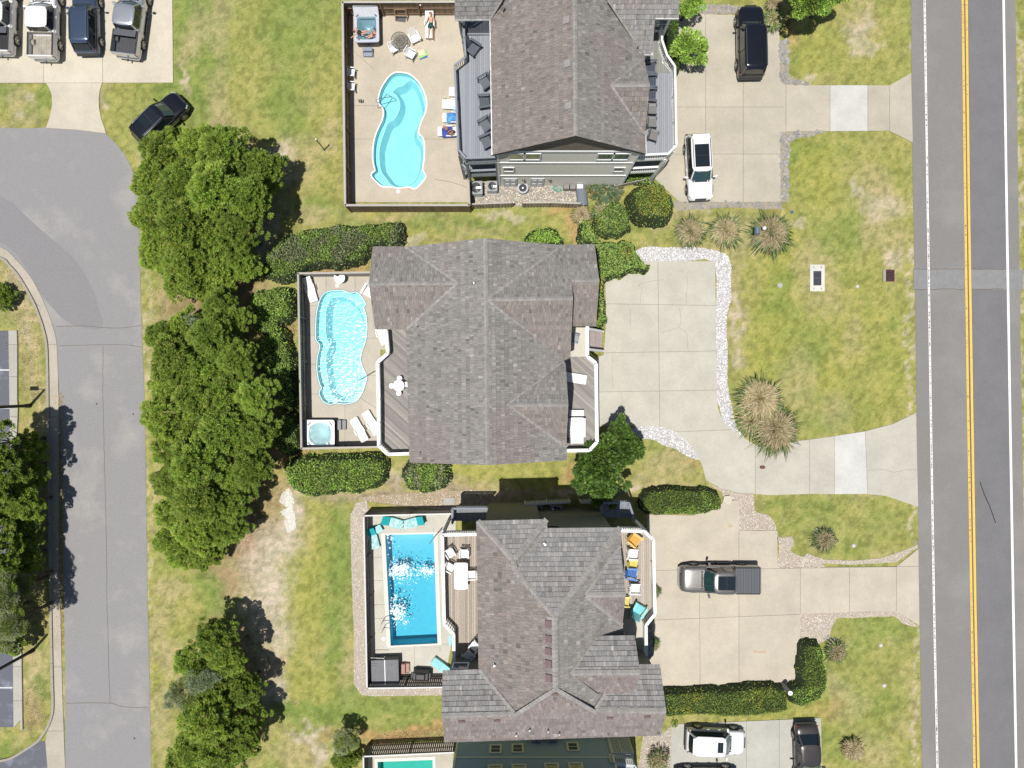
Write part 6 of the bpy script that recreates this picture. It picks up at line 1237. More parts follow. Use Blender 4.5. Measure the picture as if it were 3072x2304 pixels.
o=MB().cyl((0,-1.0,0),(0,1.0,0),.26,n=14).build('rolled_cover',M_grey); o.location=at(C2(308,275),.95); props(o,'folded grey tub cover hanging beside the white hot tub','tub cover')
hot_tub('covered hot tub with charcoal vinyl lid in the lower pool yard',(1162,2006),.03,2.05,2.05,M_white,mat('charcoal_cabinet'),.88,mat('charcoal_vinyl',(.105,.11,.125),rough=.55,var=.2,scale=4))
tub_steps('reddish brown steps right of the covered hot tub',D2(1155,820),0,colm('step_brown',(.30,.15,.10)))
t=thing('grill','barbecue grill under a black fitted cover','grill',at(D2(1290,855),0),hd(1,.05)); t.location.z=Z
b=MB(); b.box((0,0,.5),(1.15,.55,.98)); b.box((0,.02,1.06),(.78,.5,.16),taper=.85); b.box((0,-.30,.45),(1.25,.1,.85)); b.build('cover',M_dark,t,bevel=.05); 
for s_ in(-1,1): MB().box((s_*.62,0,.72),(.22,.45,.06)).build('side_shelf_cover',M_dark,t,bevel=.03)
# middle yard
lounger('white sun lounger in the upper left corner of the middle pool yard',B2(372,745),Z,hd(.30,1),M_white,'loungers at the middle pool',20)
round_table('round white table above the round-ended pool',B2(622,658),Z,.415,M_white)
adirondack('white chair corner showing under the roof edge of the middle house',B2(858,762),Z,hd(-.4,.8),M_white,'chairs by the middle pool',1.2); lounger('white lounger poking out under the middle deck railing',B2(965,1130),Z,hd(-.4,-1),M_white,'loungers at the middle pool',10,L=1.4)
lounger('left of two white loungers beside the white hot tub',C2(778,248),Z,hd(-.50,-.87),M_white,'loungers at the middle pool',14); lounger('right of two white loungers beside the white hot tub',C2(878,190),Z,hd(-.52,-.87),M_white,'loungers at the middle pool',14)
round_table('round white table ringed by stools on the middle west deck',B2(1108,1540),dz,.40,M_white)
for lab,x,y in (('top','1110','1480'),('left','1045','1542'),('bottom','1104','1602'),('right','1166','1530')):
    t=thing('stool','round white stool at the '+lab+' of the white deck table','stool',at(B2(int(x),int(y)),dz),0,'stools around the deck table'); MB().cyl((0,0,.42),(0,0,.46),.19,n=16).build('seat',M_white,t)
    for i in range(3): a=i*2.1; MB().beam((math.cos(a)*.1,math.sin(a)*.1,.42),(math.cos(a)*.16,math.sin(a)*.16,0),.03,.03).build('leg',M_white,t)
patio_chair('grey mesh chair on the cream porch of the middle house',q0(88,222),dz+.02,hd(1,.25),colm('mesh_grey',(.22,.25,.27)),None,s=1.1)
lounger('white slatted lounger on the middle front deck',q0(95,690),dz,hd(1,.16)+math.pi*0,M_white,'furniture on the middle front deck',10,L=1.6,W=.66,armr=False)
plank_table('white plank table on the middle front deck',q0(112,1268),dz,hd(0,1),1.42,1.2,M_white)
for i,(x,y,a) in enumerate(((112,1100,1),(108,1420,-1))):
    t=thing('slat_bench',('upper','lower')[i]+' white slat bench at the white plank table','bench',at(q0(x,y),dz),0)
    for k in range(4): MB().box((0,a*(k*.11-.16),.44+(.0 if k<3 else .02)),(1.02,.09,.03)).build('slat',M_white,t)
    for sx in(-1,1): MB().box((sx*.42,0,.21),(.06,.36,.42)).build('leg',M_white,t)
# lower yard
gt='teal loungers at the rectangular pool'; fm=colm('teal_frame',(.10,.45,.48))
for lab,f,rot,bk in (('teal lounger with raised head by the upper left corner fence',(1045,1005),hd(1,.30),38),('teal lounger with raised head along the top fence, pointing left',(1235,1005),hd(-1,.28),38),('teal lounger with raised head left of the rectangular pool',(887,1130),hd(.26,1),38)):
    lounger(lab,C2(*f),Z,rot,M_tealf,gt,bk,L=1.72,W=.66,mf=fm,armr=False); 
    e=D.objects[-1] if False else None
for o in [o for o in D.objects if o.name.startswith('sun_lounger') and o.get('group')==gt]:
    for c in o.children:
        if c.name.startswith('backrest'): c.data=c.data.copy(); c.data.materials.clear(); c.data.materials.append(M_tealp)
t=thing('ottoman','small pale teal folding side table between the corner loungers','side table',at(C2(935,1063),Z),.5); MB().box((0,0,.36),(.52,.52,.03)).build('tabletop',M_teal,t,bevel=.01)
for s1 in(-1,1):
    for s2 in(-1,1): MB().box((s1*.22,s2*.22,.18),(.03,.03,.35)).build('leg',fm,t)
t=lounger('low pale teal slatted lounger between the grill and the deck',D2(1448,802),Z,hd(-.78,-.55),M_teal,gt,8,L=1.5,W=.62,mf=fm,armr=False)
o=MB().prism([(math.cos(a)*.12,math.sin(a)*.42) for a in [i*math.pi/8 for i in range(16)]],0,.04).build('kickboard',M_teal); o.location=at(D2(1523,600),Z); props(o,'narrow teal kickboard lying beside the lower deck','kickboard')
plank_table('long white plank table on the lower pool deck',C2(1618,1437),dz3,hd(0,1),1.78,.90,M_white)
gw='white chairs on the lower pool deck'; K3=rg(1100,1480,5.925)
for lab,(x,y),h_ in (('white folding chair nearest the upper corner of the lower pool deck',(1500,1040),(.5,.85)),('white chair above the end of the long white table',(1742,1050),(0,1)),('white folding chair left of the long white table',(1495,1290),(.85,.5)),('white chair tucked at the right side of the long table',(1870,1415),(-1,.05))): patio_chair(lab,K3(x,y),dz3,hd(*h_),M_white,gw,s=1.05)
patio_chair('white chair tilted in the shade at the lower end of the pool deck',D2(1675,705),dz3,hd(-.7,.7),M_white,gw,s=1.1); patio_chair('white chair partly under the eave at the lower end of the pool deck',D2(1728,628),dz3,hd(-.6,.8),M_white,gw,s=1.1)
K4=rg(1820,1560,3.32); gd='coloured chairs on the lower front deck'
adirondack('orange yellow adirondack chair at the top of the lower front deck',K4(268,190),dz3,hd(.75,.55),M_orange,gd,1.05)
patio_chair('white slatted armchair below the orange chair',K4(252,320),dz3,hd(1,.05),M_white,gd,s=1.2); adirondack('pale yellow chair between the white and the blue chair',K4(255,430),dz3,hd(1,.03),M_yellow,gd,.85); adirondack('blue adirondack chair on the lower front deck',K4(240,520),dz3,hd(1,.12),M_bluep,gd,1.0)
patio_chair('second white armchair, below the blue chair',K4(272,660),dz3,hd(1,.03),M_white,gd,s=1.2); adirondack('pale teal adirondack chair at the foot of the lower front deck',K4(308,880),dz3,hd(.55,.85) if False else hd(.5,-.85),M_teal,gd,1.1); adirondack('yellow chair almost hidden under the eave beside the teal one',K4(170,800),dz3,hd(1,0),M_yellow,gd,.9)
# bits in the yards
t=thing('ladder_rack','wooden ladder rack on the north fence of the top pool','rack',at(K1(1240,180),1.0)); t.location.z=0
for s_ in(-1,1): MB().beam((s_*.42,-.45,0),(s_*.42,.30,1.9),.08,.05).build('side_rail',M_wood,t,col=(.28,.19,.11))
for z_ in(.5,1.0,1.5): MB().beam((-.40,-.45+z_*.395,z_),(.40,-.45+z_*.395,z_),.05,.09).build('rung',M_wood,t,col=(.36,.26,.17))
o=MB().box((0,0,0),(.78,.58,.03)).build('rubber_mat',colm('mat_grey',(.10,.10,.105))); o.location=at(K1(1258,370),Z+.02); o.rotation_euler=(0,0,-.12); props(o,'dark grey rubber mat at the foot of the wooden rack','mat')
for lab,pz in (('round white lamp on the north fence post of the top pool',(K1(1665,100),1.6)),):
    o=MB().sph((0,0,0),.08).build('fence_lamp',M_white); o.location=at(pz[0],pz[1]); props(o,lab,'lamp')
# garden posts and lamps
def post(label,base,top_,r,m,cat,ball=None,z=None,name='lamp_post'):
    b0=at(base); bx=Vector((top_[0]-1536,1152-top_[1],0)).length; gx=Vector((base[0]-1536,1152-base[1],0)).length; h=z or H*(1-gx/bx); t=thing(name,label,cat,b0)
    MB().cyl((0,0,0),(0,0,h),r,r*.9,n=10).build('post',m,t); MB().cyl((0,0,0),(0,0,.06),r*2,n=10).build('base',m,t)
    if ball: MB().sph((0,0,h+ball*.6),ball,12,8).build('cap',M_white,t)
    return t
post('slender grey post with a white cap on the lawn west of the top pool',(973.6,450),(946,420),.045,M_grey,'lamp post',.07); post('slender grey post with a white cap at the edge of the big tree clump',(727,446),(704,420),.045,M_grey,'lamp post',.07)
t=post('thick grey drain pipe post with a white end rising from the long hedge',(2346,2052),(2369,2086),.17,colm('pipe_grey',(.22,.27,.29)),'pipe post',None,1.55); MB().cyl((0,0,1.55),(0,0,1.60),.17,n=16).build('cap',M_white,t); MB().cyl((0,0,1.60),(0,0,1.62),.07,n=12).build('lens',M_lens,t)
t=thing('mailbox','dark grey mailbox beside the largest fountain grass clump','mailbox',at(B3(1812,282))); MB().box((0,0,.5),(.09,.09,1.0)).build('post',M_wood,t,col=(.2,.17,.14)); b=MB(); b.box((0,0,1.1),(.36,.5,.2)); b.cyl((0,-.25,1.2),(0,.25,1.2),.18,n=14); b.build('box',colm('mailbox_grey',(.12,.17,.20)),t); MB().box((.0,-.28,1.1),(.34,.03,.24)).build('door',M_steel,t)
t=thing('globe_light','white globe lamp standing in the largest fountain grass clump','lamp',at(B3(1870,262))); MB().cyl((0,0,0),(0,0,1.1),.04,n=8).build('post',M_dark,t); MB().sph((0,0,1.18),.15,14,10).build('globe',M_whitepl,t)
def streetlamp(label,base,d1,h,sh):
    t=thing('street_lamp',label,'street lamp',at(base)); m=mat('lamp_black',(.02,.02,.02),rough=.6,var=.1); MB().cyl((0,0,0),(0,0,h),.12,.09,n=10).build('pole',m,t); MB().cyl((0,0,0),(0,0,.5),.17,.14,n=10).build('base',m,t); MB().cyl((0,0,h-.1),(0,-.0,h+.05),.05,n=8).build('collar',m,t); MB().beam((0,0,h),(-.6,.1,h+.1),.05,.06).build('arm',m,t); MB().box((-.75,.1,h+.1),(.65,.30,.14)).build('lamp_head',m,t,bevel=.03)
streetlamp('black street lamp with box head, upper one on the left verge',(90,1217),0,7.6,0); streetlamp('black street lamp with box head, lower one on the left verge',(99,1951),0,7.6,0)
o=MB(); o.prism([(-.35,-.1),(.1,-.4),(.35,-.15),(.2,.3),(-.25,.25)],0,.22); o=o.build('rock',M_stone,None,col=(.55,.5,.42),bevel=.06); o.location=at(C3(1605,822)); props(o,'pale tan boulder at the right end of the clipped hedge','rock')
o=MB().box((0,0,.03),(.78,.52,.06)).build('paving_slab',M_conc2); o.location=at(C2(1515,840)); props(o,'pale square paving slab on the mulch above the lower pool fence','paving slab')
# garden hose and cover in the top utility yard
t=thing('garden_hose','green garden hose coiled on the gravel behind the top house','hose',at(U(1620,800))); 
for k in range(4): MB().tube([(math.cos(a)*(.22+.05*k)+R.uniform(-.04,.04)+.12*k-.2,math.sin(a)*(.16+.03*k)+R.uniform(-.04,.04),.05+.02*k) for a in [i*.55 for i in range(13)]],.018,n=5).build('coil',colm('hose_green',(.03,.36,.28)),t)
MB().tube([(-.9,-.5,.05),(-.6,-.3,.05),(-.35,-.35,.05),(-.1,-.1,.05),(.1,-.4,.05)],.016,n=5).build('loose_end',M_dark,t)
for i,(x,y) in enumerate(((1755,675),(1860,670))): o=MB().box((0,0,.35),(.42,.36,.7)).build('meter_box',colm('box_grey',(.22,.20,.19)),None,bevel=.02); o.location=at(U(x,y)); o.location.y=ys-.25; props(o,('left','right')[i]+' brown grey utility box on the wall of the top house','utility box')
o=MB().box((0,0,.5),(.45,.3,.5)).build('meter_box',M_whitepl,None,bevel=.02); o.location=at(U(1975,655)); o.location.y=ys-.25; props(o,'cream utility box right of the two brown grey ones','utility box')
o=MB(); o.cyl((0,-.9,.25),(0,.9,.25),.42,n=16); o=o.build('covered_kayak',colm('tarp_grey',(.16,.18,.22),.8),None); o.scale=(1,1,.8); o.location=at(U(2015,910)); o.rotation_euler=(0,0,.08); props(o,'grey tarp covered bundle at the east end of the gravel yard','tarp bundle')
for i,(x,y) in enumerate(((1055,655),(1490,655))): o=MB().sph((0,0,0),(.13,.1,.1)).build('wall_lamp',M_steel); o.location=(wz(U(x,0)[0],1.9),ys-.12,1.9); props(o,('left','right')[i]+' round steel lamp on the ground floor wall of the top house','lamp')
t=thing('shower_frame','bent white pipe frame beside the shaded wall of the lower house','pipe frame',at(T4(365,440),.0)); MB().tube([(-.45,-.3,0),(-.45,-.05,.9),(.45,-.05,.9),(.45,-.3,0)],.03).build('pipe',M_pvc,t)
# ================================================================ PEOPLE
def person(label,J,skin,z_off=0,hair=None,wear=None,long_hair=False,base=None):
    """J: joints in world metres"""
    c=Vector(J['pelvis']); root=thing('person',label,'person',(c.x,c.y,0)); 
    V=[];E=[];Rr=[]
    def add(p,r,parent=None): V.append(Vector(p)-Vector((c.x,c.y,0))); Rr.append(r); i=len(V)-1; (E.append((parent,i)) if parent is not None else None); return i
    pel=add(J['pelvis'],(.135,.10)); ch=add(Vector(J['pelvis']).lerp(Vector(J['chest']),.5),(.12,.09),pel); c1=add(J['chest'],(.15,.10),ch); nk=add(J['neck'],(.06,.06),c1)
    hd_=Vector(J['head']); nv=(hd_-Vector(J['neck'])).normalized(); h1_=add(hd_-nv*.05,(.075,.08),nk); h2_=add(hd_+nv*.03,(.088,.10),h1_); h3_=add(hd_+nv*.11,(.06,.07),h2_)
    fd=Vector(J.get('face',(0,0,1))); add(hd_+fd*.105,(.018,.018),h2_)
    for s in 'LR':
        sh=add(J['sh'+s],(.055,.055),c1); el=add(J['el'+s],(.042,.042),sh); wr_=add(J['wr'+s],(.028,.028),el); d=(Vector(J['wr'+s])-Vector(J['el'+s])).normalized(); pm=add(Vector(J['wr'+s])+d*.07,(.036,.018),wr_)
        sd=d.cross(Vector((0,0,1))); sd=sd.normalized() if sd.length>.1 else Vector((1,0,0))
        for k in range(4):
            f0=add(Vector(J['wr'+s])+d*.11+sd*(k-1.5)*.021,(.010,.010),pm); f1=add(Vector(J['wr'+s])+d*(.145-.008*abs(k-1.3))+sd*(k-1.5)*.023-Vector((0,0,.008)),(.008,.008),f0); add(Vector(J['wr'+s])+d*(.175-.012*abs(k-1.3))+sd*(k-1.5)*.023-Vector((0,0,.022)),(.007,.007),f1)
        th=add(Vector(J['wr'+s])+d*.06+sd*.05,(.011,.011),pm); add(Vector(J['wr'+s])+d*.095+sd*.065,(.009,.009),th)
        hp=add(J['hip'+s],(.095,.095),pel); kn=add(J['kn'+s],(.060,.060),hp); cf=add(Vector(J['kn'+s]).lerp(Vector(J['an'+s]),.35),(.055,.055),kn); an=add(J['an'+s],(.036,.036),cf); add(J['toe'+s],(.034,.022),an)
    me=D.meshes.new('body'); me.from_pydata([tuple(v) for v in V],E,[]); o=link('body',me,root,skin)
    sk=o.modifiers.new('skin','SKIN'); sk.use_smooth_shade=True
    for i,r in enumerate(Rr): me.skin_vertices[0].data[i].radius=r
    me.skin_vertices[0].data[0].use_root=True
    sb=o.modifiers.new('sub','SUBSURF'); sb.levels=sb.render_levels=1
    C0=Vector((c.x,c.y,0)); hh=hd_-C0
    hb=MB().sph(hh+nv*.055-fd*.045,(.105,.105,.11),12,8)
    if long_hair: hb.sph(hh-fd*.10-nv*.05,(.09,.10,.12),10,6)
    hb.build('hair',hair or M_hair,root)
    sd=nv.cross(fd).normalized()
    for s in(-1,1): MB().sph(hh+fd*.098+sd*s*.035+nv*.02,.014,6,4).build('eye',M_dark,root); MB().sph(hh+sd*s*.098,.025,6,4).build('ear',skin,root)
    MB().sph(hh+fd*.095-nv*.05,(.028,.014,.010),8,4).build('mouth',mat('lips',(.35,.12,.10)),root)
    if wear:
        m,parts=wear
        for (a,b,r1,r2) in parts: MB().cyl(Vector(a)-C0,Vector(b)-C0,r1,r2,n=14).build('swimwear',m,root)
    return root
def J_(f,z,**k): # joints given in photo pixels (zoom coordinates) and heights
    return {n:at(f(v[0],v[1]),v[2]) if n!='face' else v for n,v in k.items()}
j=J_(K1,0,pelvis=(1882,500,.52),chest=(1885,385,.66),neck=(1882,325,.78),head=(1875,285,.86),face=(0,0,1),shL=(1835,350,.70),elL=(1805,425,.62),wrL=(1772,495,.55),shR=(1935,352,.70),elR=(1955,430,.62),wrR=(1962,510,.55),
 hipL=(1855,520,.50),knL=(1842,655,.52),anL=(1832,780,.50),toeL=(1835,800,.60),hipR=(1912,520,.50),knR=(1915,655,.52),anR=(1922,780,.50),toeR=(1925,800,.60))
M_short=colm('green_swim_shorts',(.0,.07,.065),.9)
person('man in dark green swim shorts and sunglasses lying on a white lounger',j,M_skin,wear=(M_short,[(j['chest'].lerp(j['pelvis'],.75),j['hipL'].lerp(j['hipR'],.5),.155,.165),(j['hipL'],j['hipL'].lerp(j['knL'],.5),.115,.105),(j['hipR'],j['hipR'].lerp(j['knR'],.5),.115,.105)]))
wl_=Z+.80
j=J_(K1,0,pelvis=(430,690,wl_-.02),chest=(365,660,wl_+.03),neck=(325,645,wl_+.14),head=(285,635,wl_+.24),face=(.35,0,.94),shL=(345,610,wl_+.08),elL=(320,570,wl_+.14),wrL=(350,600,wl_+.2),shR=(345,705,wl_+.08),elR=(300,730,wl_+.14),wrR=(262,760,wl_+.12),
 hipL=(445,665,wl_),knL=(520,645,wl_+.03),anL=(600,635,wl_+.01),toeL=(640,628,wl_+.05),hipR=(445,710,wl_),knR=(510,690,wl_+.02),anR=(590,668,wl_+.0),toeR=(625,655,wl_+.03))
person('woman in a black swimsuit floating on the left side of the grey hot tub',j,M_skin,long_hair=True,hair=mat('brown_hair',(.05,.02,.012),rough=.6),wear=(M_dark,[(j['chest'].lerp(j['neck'],.2),j['pelvis'],.165,.15),(j['pelvis'],j['hipL'].lerp(j['knL'],.12),.13,.11),(j['pelvis'],j['hipR'].lerp(j['knR'],.12),.13,.11)]))
j=J_(K1,0,pelvis=(690,735,wl_-.12),chest=(715,690,wl_+.02),neck=(722,660,wl_+.12),head=(712,625,wl_+.20),face=(-.5,-.2,.84),shL=(690,700,wl_+.05),elL=(640,720,wl_+.03),wrL=(580,745,wl_),shR=(750,690,wl_+.05),elR=(765,730,wl_+.02),wrR=(720,760,wl_+.01),
 hipL=(670,730,wl_-.08),knL=(610,735,wl_+.04),anL=(560,760,wl_-.02),toeL=(535,775,wl_),hipR=(680,755,wl_-.08),knR=(620,770,wl_+.04),anR=(570,790,wl_-.02),toeR=(548,800,wl_))
person('bather with brown hair sitting at the right side of the grey hot tub',j,M_skin,hair=mat('brown_hair'),wear=(mat('red_swimsuit',(.30,.05,.05),rough=.8),[(j['chest'],j['pelvis'],.16,.14)]))
j=J_(K2,0,pelvis=(545,1275,.52),chest=(590,1330,.62),neck=(620,1310,.72),head=(650,1285,.80),face=(-.3,-.1,.95),shL=(560,1345,.62),elL=(530,1300,.70),wrL=(570,1270,.72),shR=(625,1350,.62),elR=(600,1390,.60),wrR=(640,1350,.72),
 hipL=(520,1260,.50),knL=(470,1200,.62),anL=(400,1195,.48),toeL=(370,1185,.52),hipR=(540,1250,.50),knR=(500,1170,.60),anR=(430,1165,.48),toeR=(400,1150,.52))
person('tanned woman curled on a navy towel at the edge of the west deck',j,M_skin2,long_hair=True,wear=(mat('dark_bikini',(.05,.03,.04),rough=.8),[(j['chest'],j['chest'].lerp(j['pelvis'],.3),.16,.15),(j['pelvis'],j['hipL'].lerp(j['hipR'],.5),.14,.13)]))
# ================================================================ PLANTS
def leaves_np(P_,A_,ln,wd,cols,tilt=None):
    """diamond leaves: P_ base points, A_ axis directions, ln/wd arrays"""
    n=len(P_); A_=A_/np.linalg.norm(A_,axis=1)[:,None]; r=NR.normal(size=(n,3))*.55+np.array([0,0,1.0]); s=np.cross(A_,r); s/=np.linalg.norm(s,axis=1)[:,None]+1e-9
    l=ln[:,None]; w_=wd[:,None]
    v=np.stack([P_,P_+A_*l*.45+s*w_,P_+A_*l,P_+A_*l*.45-s*w_],1).reshape(-1,3); f=np.arange(4*n).reshape(-1,4); return v,f,cols
GP={'nebright':[(0.252,0.420,0.084),(0.336,0.476,0.112),(0.210,0.350,0.070),(0.392,0.462,0.126)],'pine':[(0.228,0.326,0.046),(0.282,0.368,0.052),(0.140,0.272,0.035),(0.199,0.321,0.041),(0.258,0.357,0.049),(0.106,0.214,0.035),(0.304,0.369,0.067)],'cedar':[(0.270,0.360,0.049),(0.338,0.400,0.061),(0.178,0.304,0.038),(0.236,0.373,0.046),(0.307,0.406,0.059),(0.130,0.236,0.034),(0.378,0.394,0.085)],
 'silver':[(.24,.30,.17),(.30,.36,.22),(.18,.24,.12)],'dull':[(0.223,0.276,0.118),(0.289,0.329,0.158),(0.367,0.367,0.210),(0.184,0.237,0.091)],'broad':[(0.047,0.087,0.019),(0.066,0.111,0.022),(0.091,0.181,0.030),(0.132,0.236,0.038),(0.182,0.277,0.056),(0.066,0.139,0.027)],
 'bright':[(0.188,0.260,0.067),(0.245,0.297,0.084),(0.144,0.213,0.050),(0.279,0.497,0.063),(0.380,0.600,0.086),(0.202,0.394,0.059),(0.505,0.664,0.147)],'hedge':[(0.195,0.324,0.066),(0.284,0.422,0.087),(0.390,0.496,0.119),(0.150,0.249,0.054)],'yellow':[(0.280,0.350,0.052),(0.385,0.403,0.070),(0.175,0.298,0.044),(0.490,0.420,0.088)],
 'lime':[(0.350,0.560,0.088),(0.455,0.665,0.123),(0.263,0.455,0.070)],'clip':[(0.096,0.175,0.032),(0.140,0.228,0.038),(0.210,0.298,0.052),(0.280,0.298,0.070)]}
def pick(pal,n,v=.2): return np.array(GP[pal])[NR.randint(0,len(GP[pal]),n)]*NR.uniform(1-v,1+v,(n,1))
CROWN={}
def crown_mesh(kind,seed,nc,nl,ln,wd,cr=.30,flat=.75,spread=1.0,pal='pine',ragged=.25,pal2=None):
    global NR; keep=NR; NR=np.random.RandomState(seed); Vs=[];Fs=[];Cs=[];k=0
    for i in range(nc):
        th=NR.rand()*6.283; u=NR.rand()**.5; rr=u*(1-cr*.5)*(1+ragged*(math.sin(3*th+seed)*.6+math.sin(7*th+seed*2)*.4)*u); hh=(1-u**2.4)**.7*flat*NR.uniform(.55,1.0)+.12+.1*NR.rand(); c=np.array([math.cos(th)*rr,math.sin(th)*rr,hh]); r=cr*NR.uniform(.6,1.15); m=int(nl*r/cr)
        d=NR.normal(size=(m,3)); d[:,2]=np.abs(d[:,2])*.9-.25; d/=np.linalg.norm(d,axis=1)[:,None]; q=c+d*(r*NR.uniform(.35,1,(m,1))**.6)*np.array([1,1,.7]); out=np.array([c[0],c[1],.12]); a=d*.8+out*.9*spread+NR.normal(size=(m,3))*.35
        pc=pick(pal2 if (pal2 and NR.rand()<.18) else pal,m)*NR.uniform(.75,1.25); v,f,cc=leaves_np(q,a,NR.uniform(.7,1.3,m)*ln,NR.uniform(.7,1.3,m)*wd,pc); Vs.append(v);Fs.append(f+k);k+=len(v);Cs.append(cc)
    me=npmesh('crown',np.concatenate(Vs),np.concatenate(Fs),np.concatenate(Cs)); me.materials.append(LEAF); NR=keep; return me
CM={'pine':[crown_mesh('pine',s,190,105,.105,.015,.115,1.45,1.3,'pine',.30,'cedar') for s in (1,2,3)],'cedar':[crown_mesh('cedar',s,190,110,.10,.016,.115,1.35,1.3,'cedar',.30,'pine') for s in (4,5,6)],
 'silver':[crown_mesh('silver',7,26,150,.07,.026,.3,.7,1,'silver')],'dull':[crown_mesh('dull',8,46,300,.10,.012,.28,.7,1.1,'dull',.3,'cedar')],
 'broad':[crown_mesh('broad',9,52,110,.17,.05,.22,.6,1.5,'broad',.5),crown_mesh('broad',10,46,110,.17,.05,.22,.6,1.5,'broad',.5)],'bright':[crown_mesh('bright',11,40,190,.13,.032,.26,.6,1.3,'bright',.35)]}
_n={}
def tree(label,px,py,r,zt,kind,grp=None,name='tree',cat='tree',trunkh=None,rot=None):
    """crown centre pixel as seen, r radius in pixels at the crown, zt top height"""
    zc=zt*.62; c=at((px,py),zc); k=(H-zc)/H/PPM; rad=r*k; t=thing(name,label,cat,(c.x,c.y,0),0,grp); base=(.3 if kind in('pine','cedar','silver','dull') else max(.25,zt-rad*.9-.3)) if zt>2 else .05
    th=zt*.72; b=MB(); b.cyl((0,0,0),(.05,.03,th*.5),.05+zt*.018,.04+zt*.012,n=8); b.cyl((.05,.03,th*.5),(0,0,th),.04+zt*.012,.03,n=8); b.build('trunk',M_bark,t)
    b=MB()
    for i in range(7):
        a=i*.9+R.random(); z0=th*R.uniform(.3,.75); e=(math.cos(a)*rad*.75,math.sin(a)*rad*.75,z0+(zt-z0)*R.uniform(.2,.55)); mid=(e[0]*.5,e[1]*.5,(z0+e[2])/2+.12); b.cyl((0,0,z0),mid,.05,.035,n=5); b.cyl(mid,e,.035,.012,n=5)
    b.build('limbs',M_bark,t)
    i=_n.get(kind,0); _n[kind]=i+1; o=link('crown',CM[kind][i%len(CM[kind])],t); hz=max(.8,(zt-base)/.95)*R.uniform(.85,1.1)
    tall=kind in('pine','cedar'); o.scale=(rad,rad,rad*(1 if tall else 1.1)); o.location=(0,0,max(0,zt-rad*(1.5 if tall else .85))); o.rotation_euler=(0,0,R.uniform(0,6.28) if rot is None else rot); return t
g1_='trees in the clump between the side street and the pools'
UP=[(505,460,78,5.5,'cedar'),(600,450,72,5.8,'cedar'),(690,470,80,6.2,'pine'),(768,520,74,5.0,'pine'),(478,545,70,4.6,'cedar'),(572,560,84,6.2,'pine'),(668,590,88,7.0,'pine'),(750,610,66,6.0,'pine'),(480,650,72,5.0,'cedar'),(575,680,84,6.2,'cedar'),(665,710,80,6.6,'pine'),(715,700,70,6.4,'pine'),(492,745,70,4.6,'cedar'),(570,800,78,5.4,'cedar'),(655,815,72,5.4,'cedar'),(715,790,58,5.2,'pine'),(545,850,54,3.8,'cedar'),(640,870,46,4.0,'cedar')]
LOW=[(672,925,56,5.0,'pine'),(610,985,52,4.4,'silver'),(560,1000,70,4.8,'cedar'),(655,1010,66,5.8,'pine'),(715,960,44,5.0,'pine'),(500,1012,52,4.0,'pine'),(540,1080,74,5.0,'cedar'),(640,1100,84,6.4,'pine'),(720,1080,58,6.0,'pine'),(510,1160,66,4.8,'cedar'),(600,1190,86,6.4,'cedar'),(700,1180,78,6.6,'pine'),(780,1190,60,5.4,'pine'),(505,1250,62,4.6,'cedar'),(590,1290,84,6.2,'cedar'),(690,1290,80,6.6,'pine'),(775,1300,60,5.6,'pine'),(520,1350,62,4.8,'cedar'),(610,1390,84,6.2,'pine'),(700,1400,74,6.6,'pine'),(760,1400,58,5.8,'pine'),(530,1440,60,4.6,'cedar'),(610,1490,76,5.6,'cedar'),(700,1500,66,6.0,'pine'),(525,1540,60,4.4,'cedar'),(600,1590,68,4.6,'cedar'),(680,1580,60,4.8,'pine'),(545,1650,58,3.6,'cedar'),(612,1660,52,3.4,'cedar'),(500,1620,38,3.0,'cedar')]
BOT=[(655,1905,58,4.0,'pine'),(590,1970,52,4.0,'pine'),(690,1960,60,5.0,'cedar'),(650,2030,74,5.4,'cedar'),(590,2060,60,4.4,'dull'),(730,2060,52,4.6,'pine'),(640,2015,46,5.8,'silver'),(640,2140,84,5.8,'cedar'),(730,2150,60,5.2,'pine'),(590,2230,62,4.6,'cedar'),(680,2240,80,5.6,'pine'),(560,2290,60,4.0,'cedar'),(740,2210,44,4.4,'cedar'),(530,2085,30,3.4,'silver')]
LEFT=[(6,1330,72,5.8,'cedar'),(34,1400,64,5.4,'pine'),(0,1450,66,6.0,'cedar'),(26,1500,64,5.8,'cedar'),(-6,1570,72,5.8,'pine'),(18,1640,66,5.6,'cedar'),(0,1720,76,5.4,'cedar'),(45,1770,58,4.8,'dull'),(10,1840,84,5.0,'dull'),(68,1850,54,4.4,'dull'),(24,1910,54,3.8,'cedar'),(84,1345,50,3.4,'cedar'),(88,1425,50,3.4,'pine'),(82,1510,56,3.6,'cedar'),(86,1590,48,3.4,'pine'),(80,1670,54,3.5,'cedar'),(92,1740,40,3.2,'dull')]
ORD=['topmost','second','third','fourth','fifth','sixth','seventh','eighth','ninth','tenth','eleventh','twelfth','thirteenth','fourteenth','fifteenth','sixteenth','seventeenth','eighteenth','nineteenth','twentieth']
KN={'pine':'dark pine','cedar':'yellow green cedar','silver':'silvery shrub tree','dull':'dull wispy tree'}
def group_trees(L_,where,grp,y0,y1):
    cnt={}
    for (x,y,r,zt,k) in sorted(L_,key=lambda q:q[1]):
        x+=10 if x>700 else 0; zt*=R.uniform(.72,1.22)
        i=cnt.get(k,0); cnt[k]=i+1; tree('%s %s counted from the top of the %s'%(ORD[i],KN[k],where),x,y,r*.98,zt,k,grp,name={'pine':'pine_tree','cedar':'cedar_tree','silver':'silver_shrub','dull':'wispy_tree'}[k])
group_trees(UP,'upper clump by the street bend','trees of the upper clump',420,900); group_trees(LOW,'long middle clump','trees of the long middle clump',900,1700)
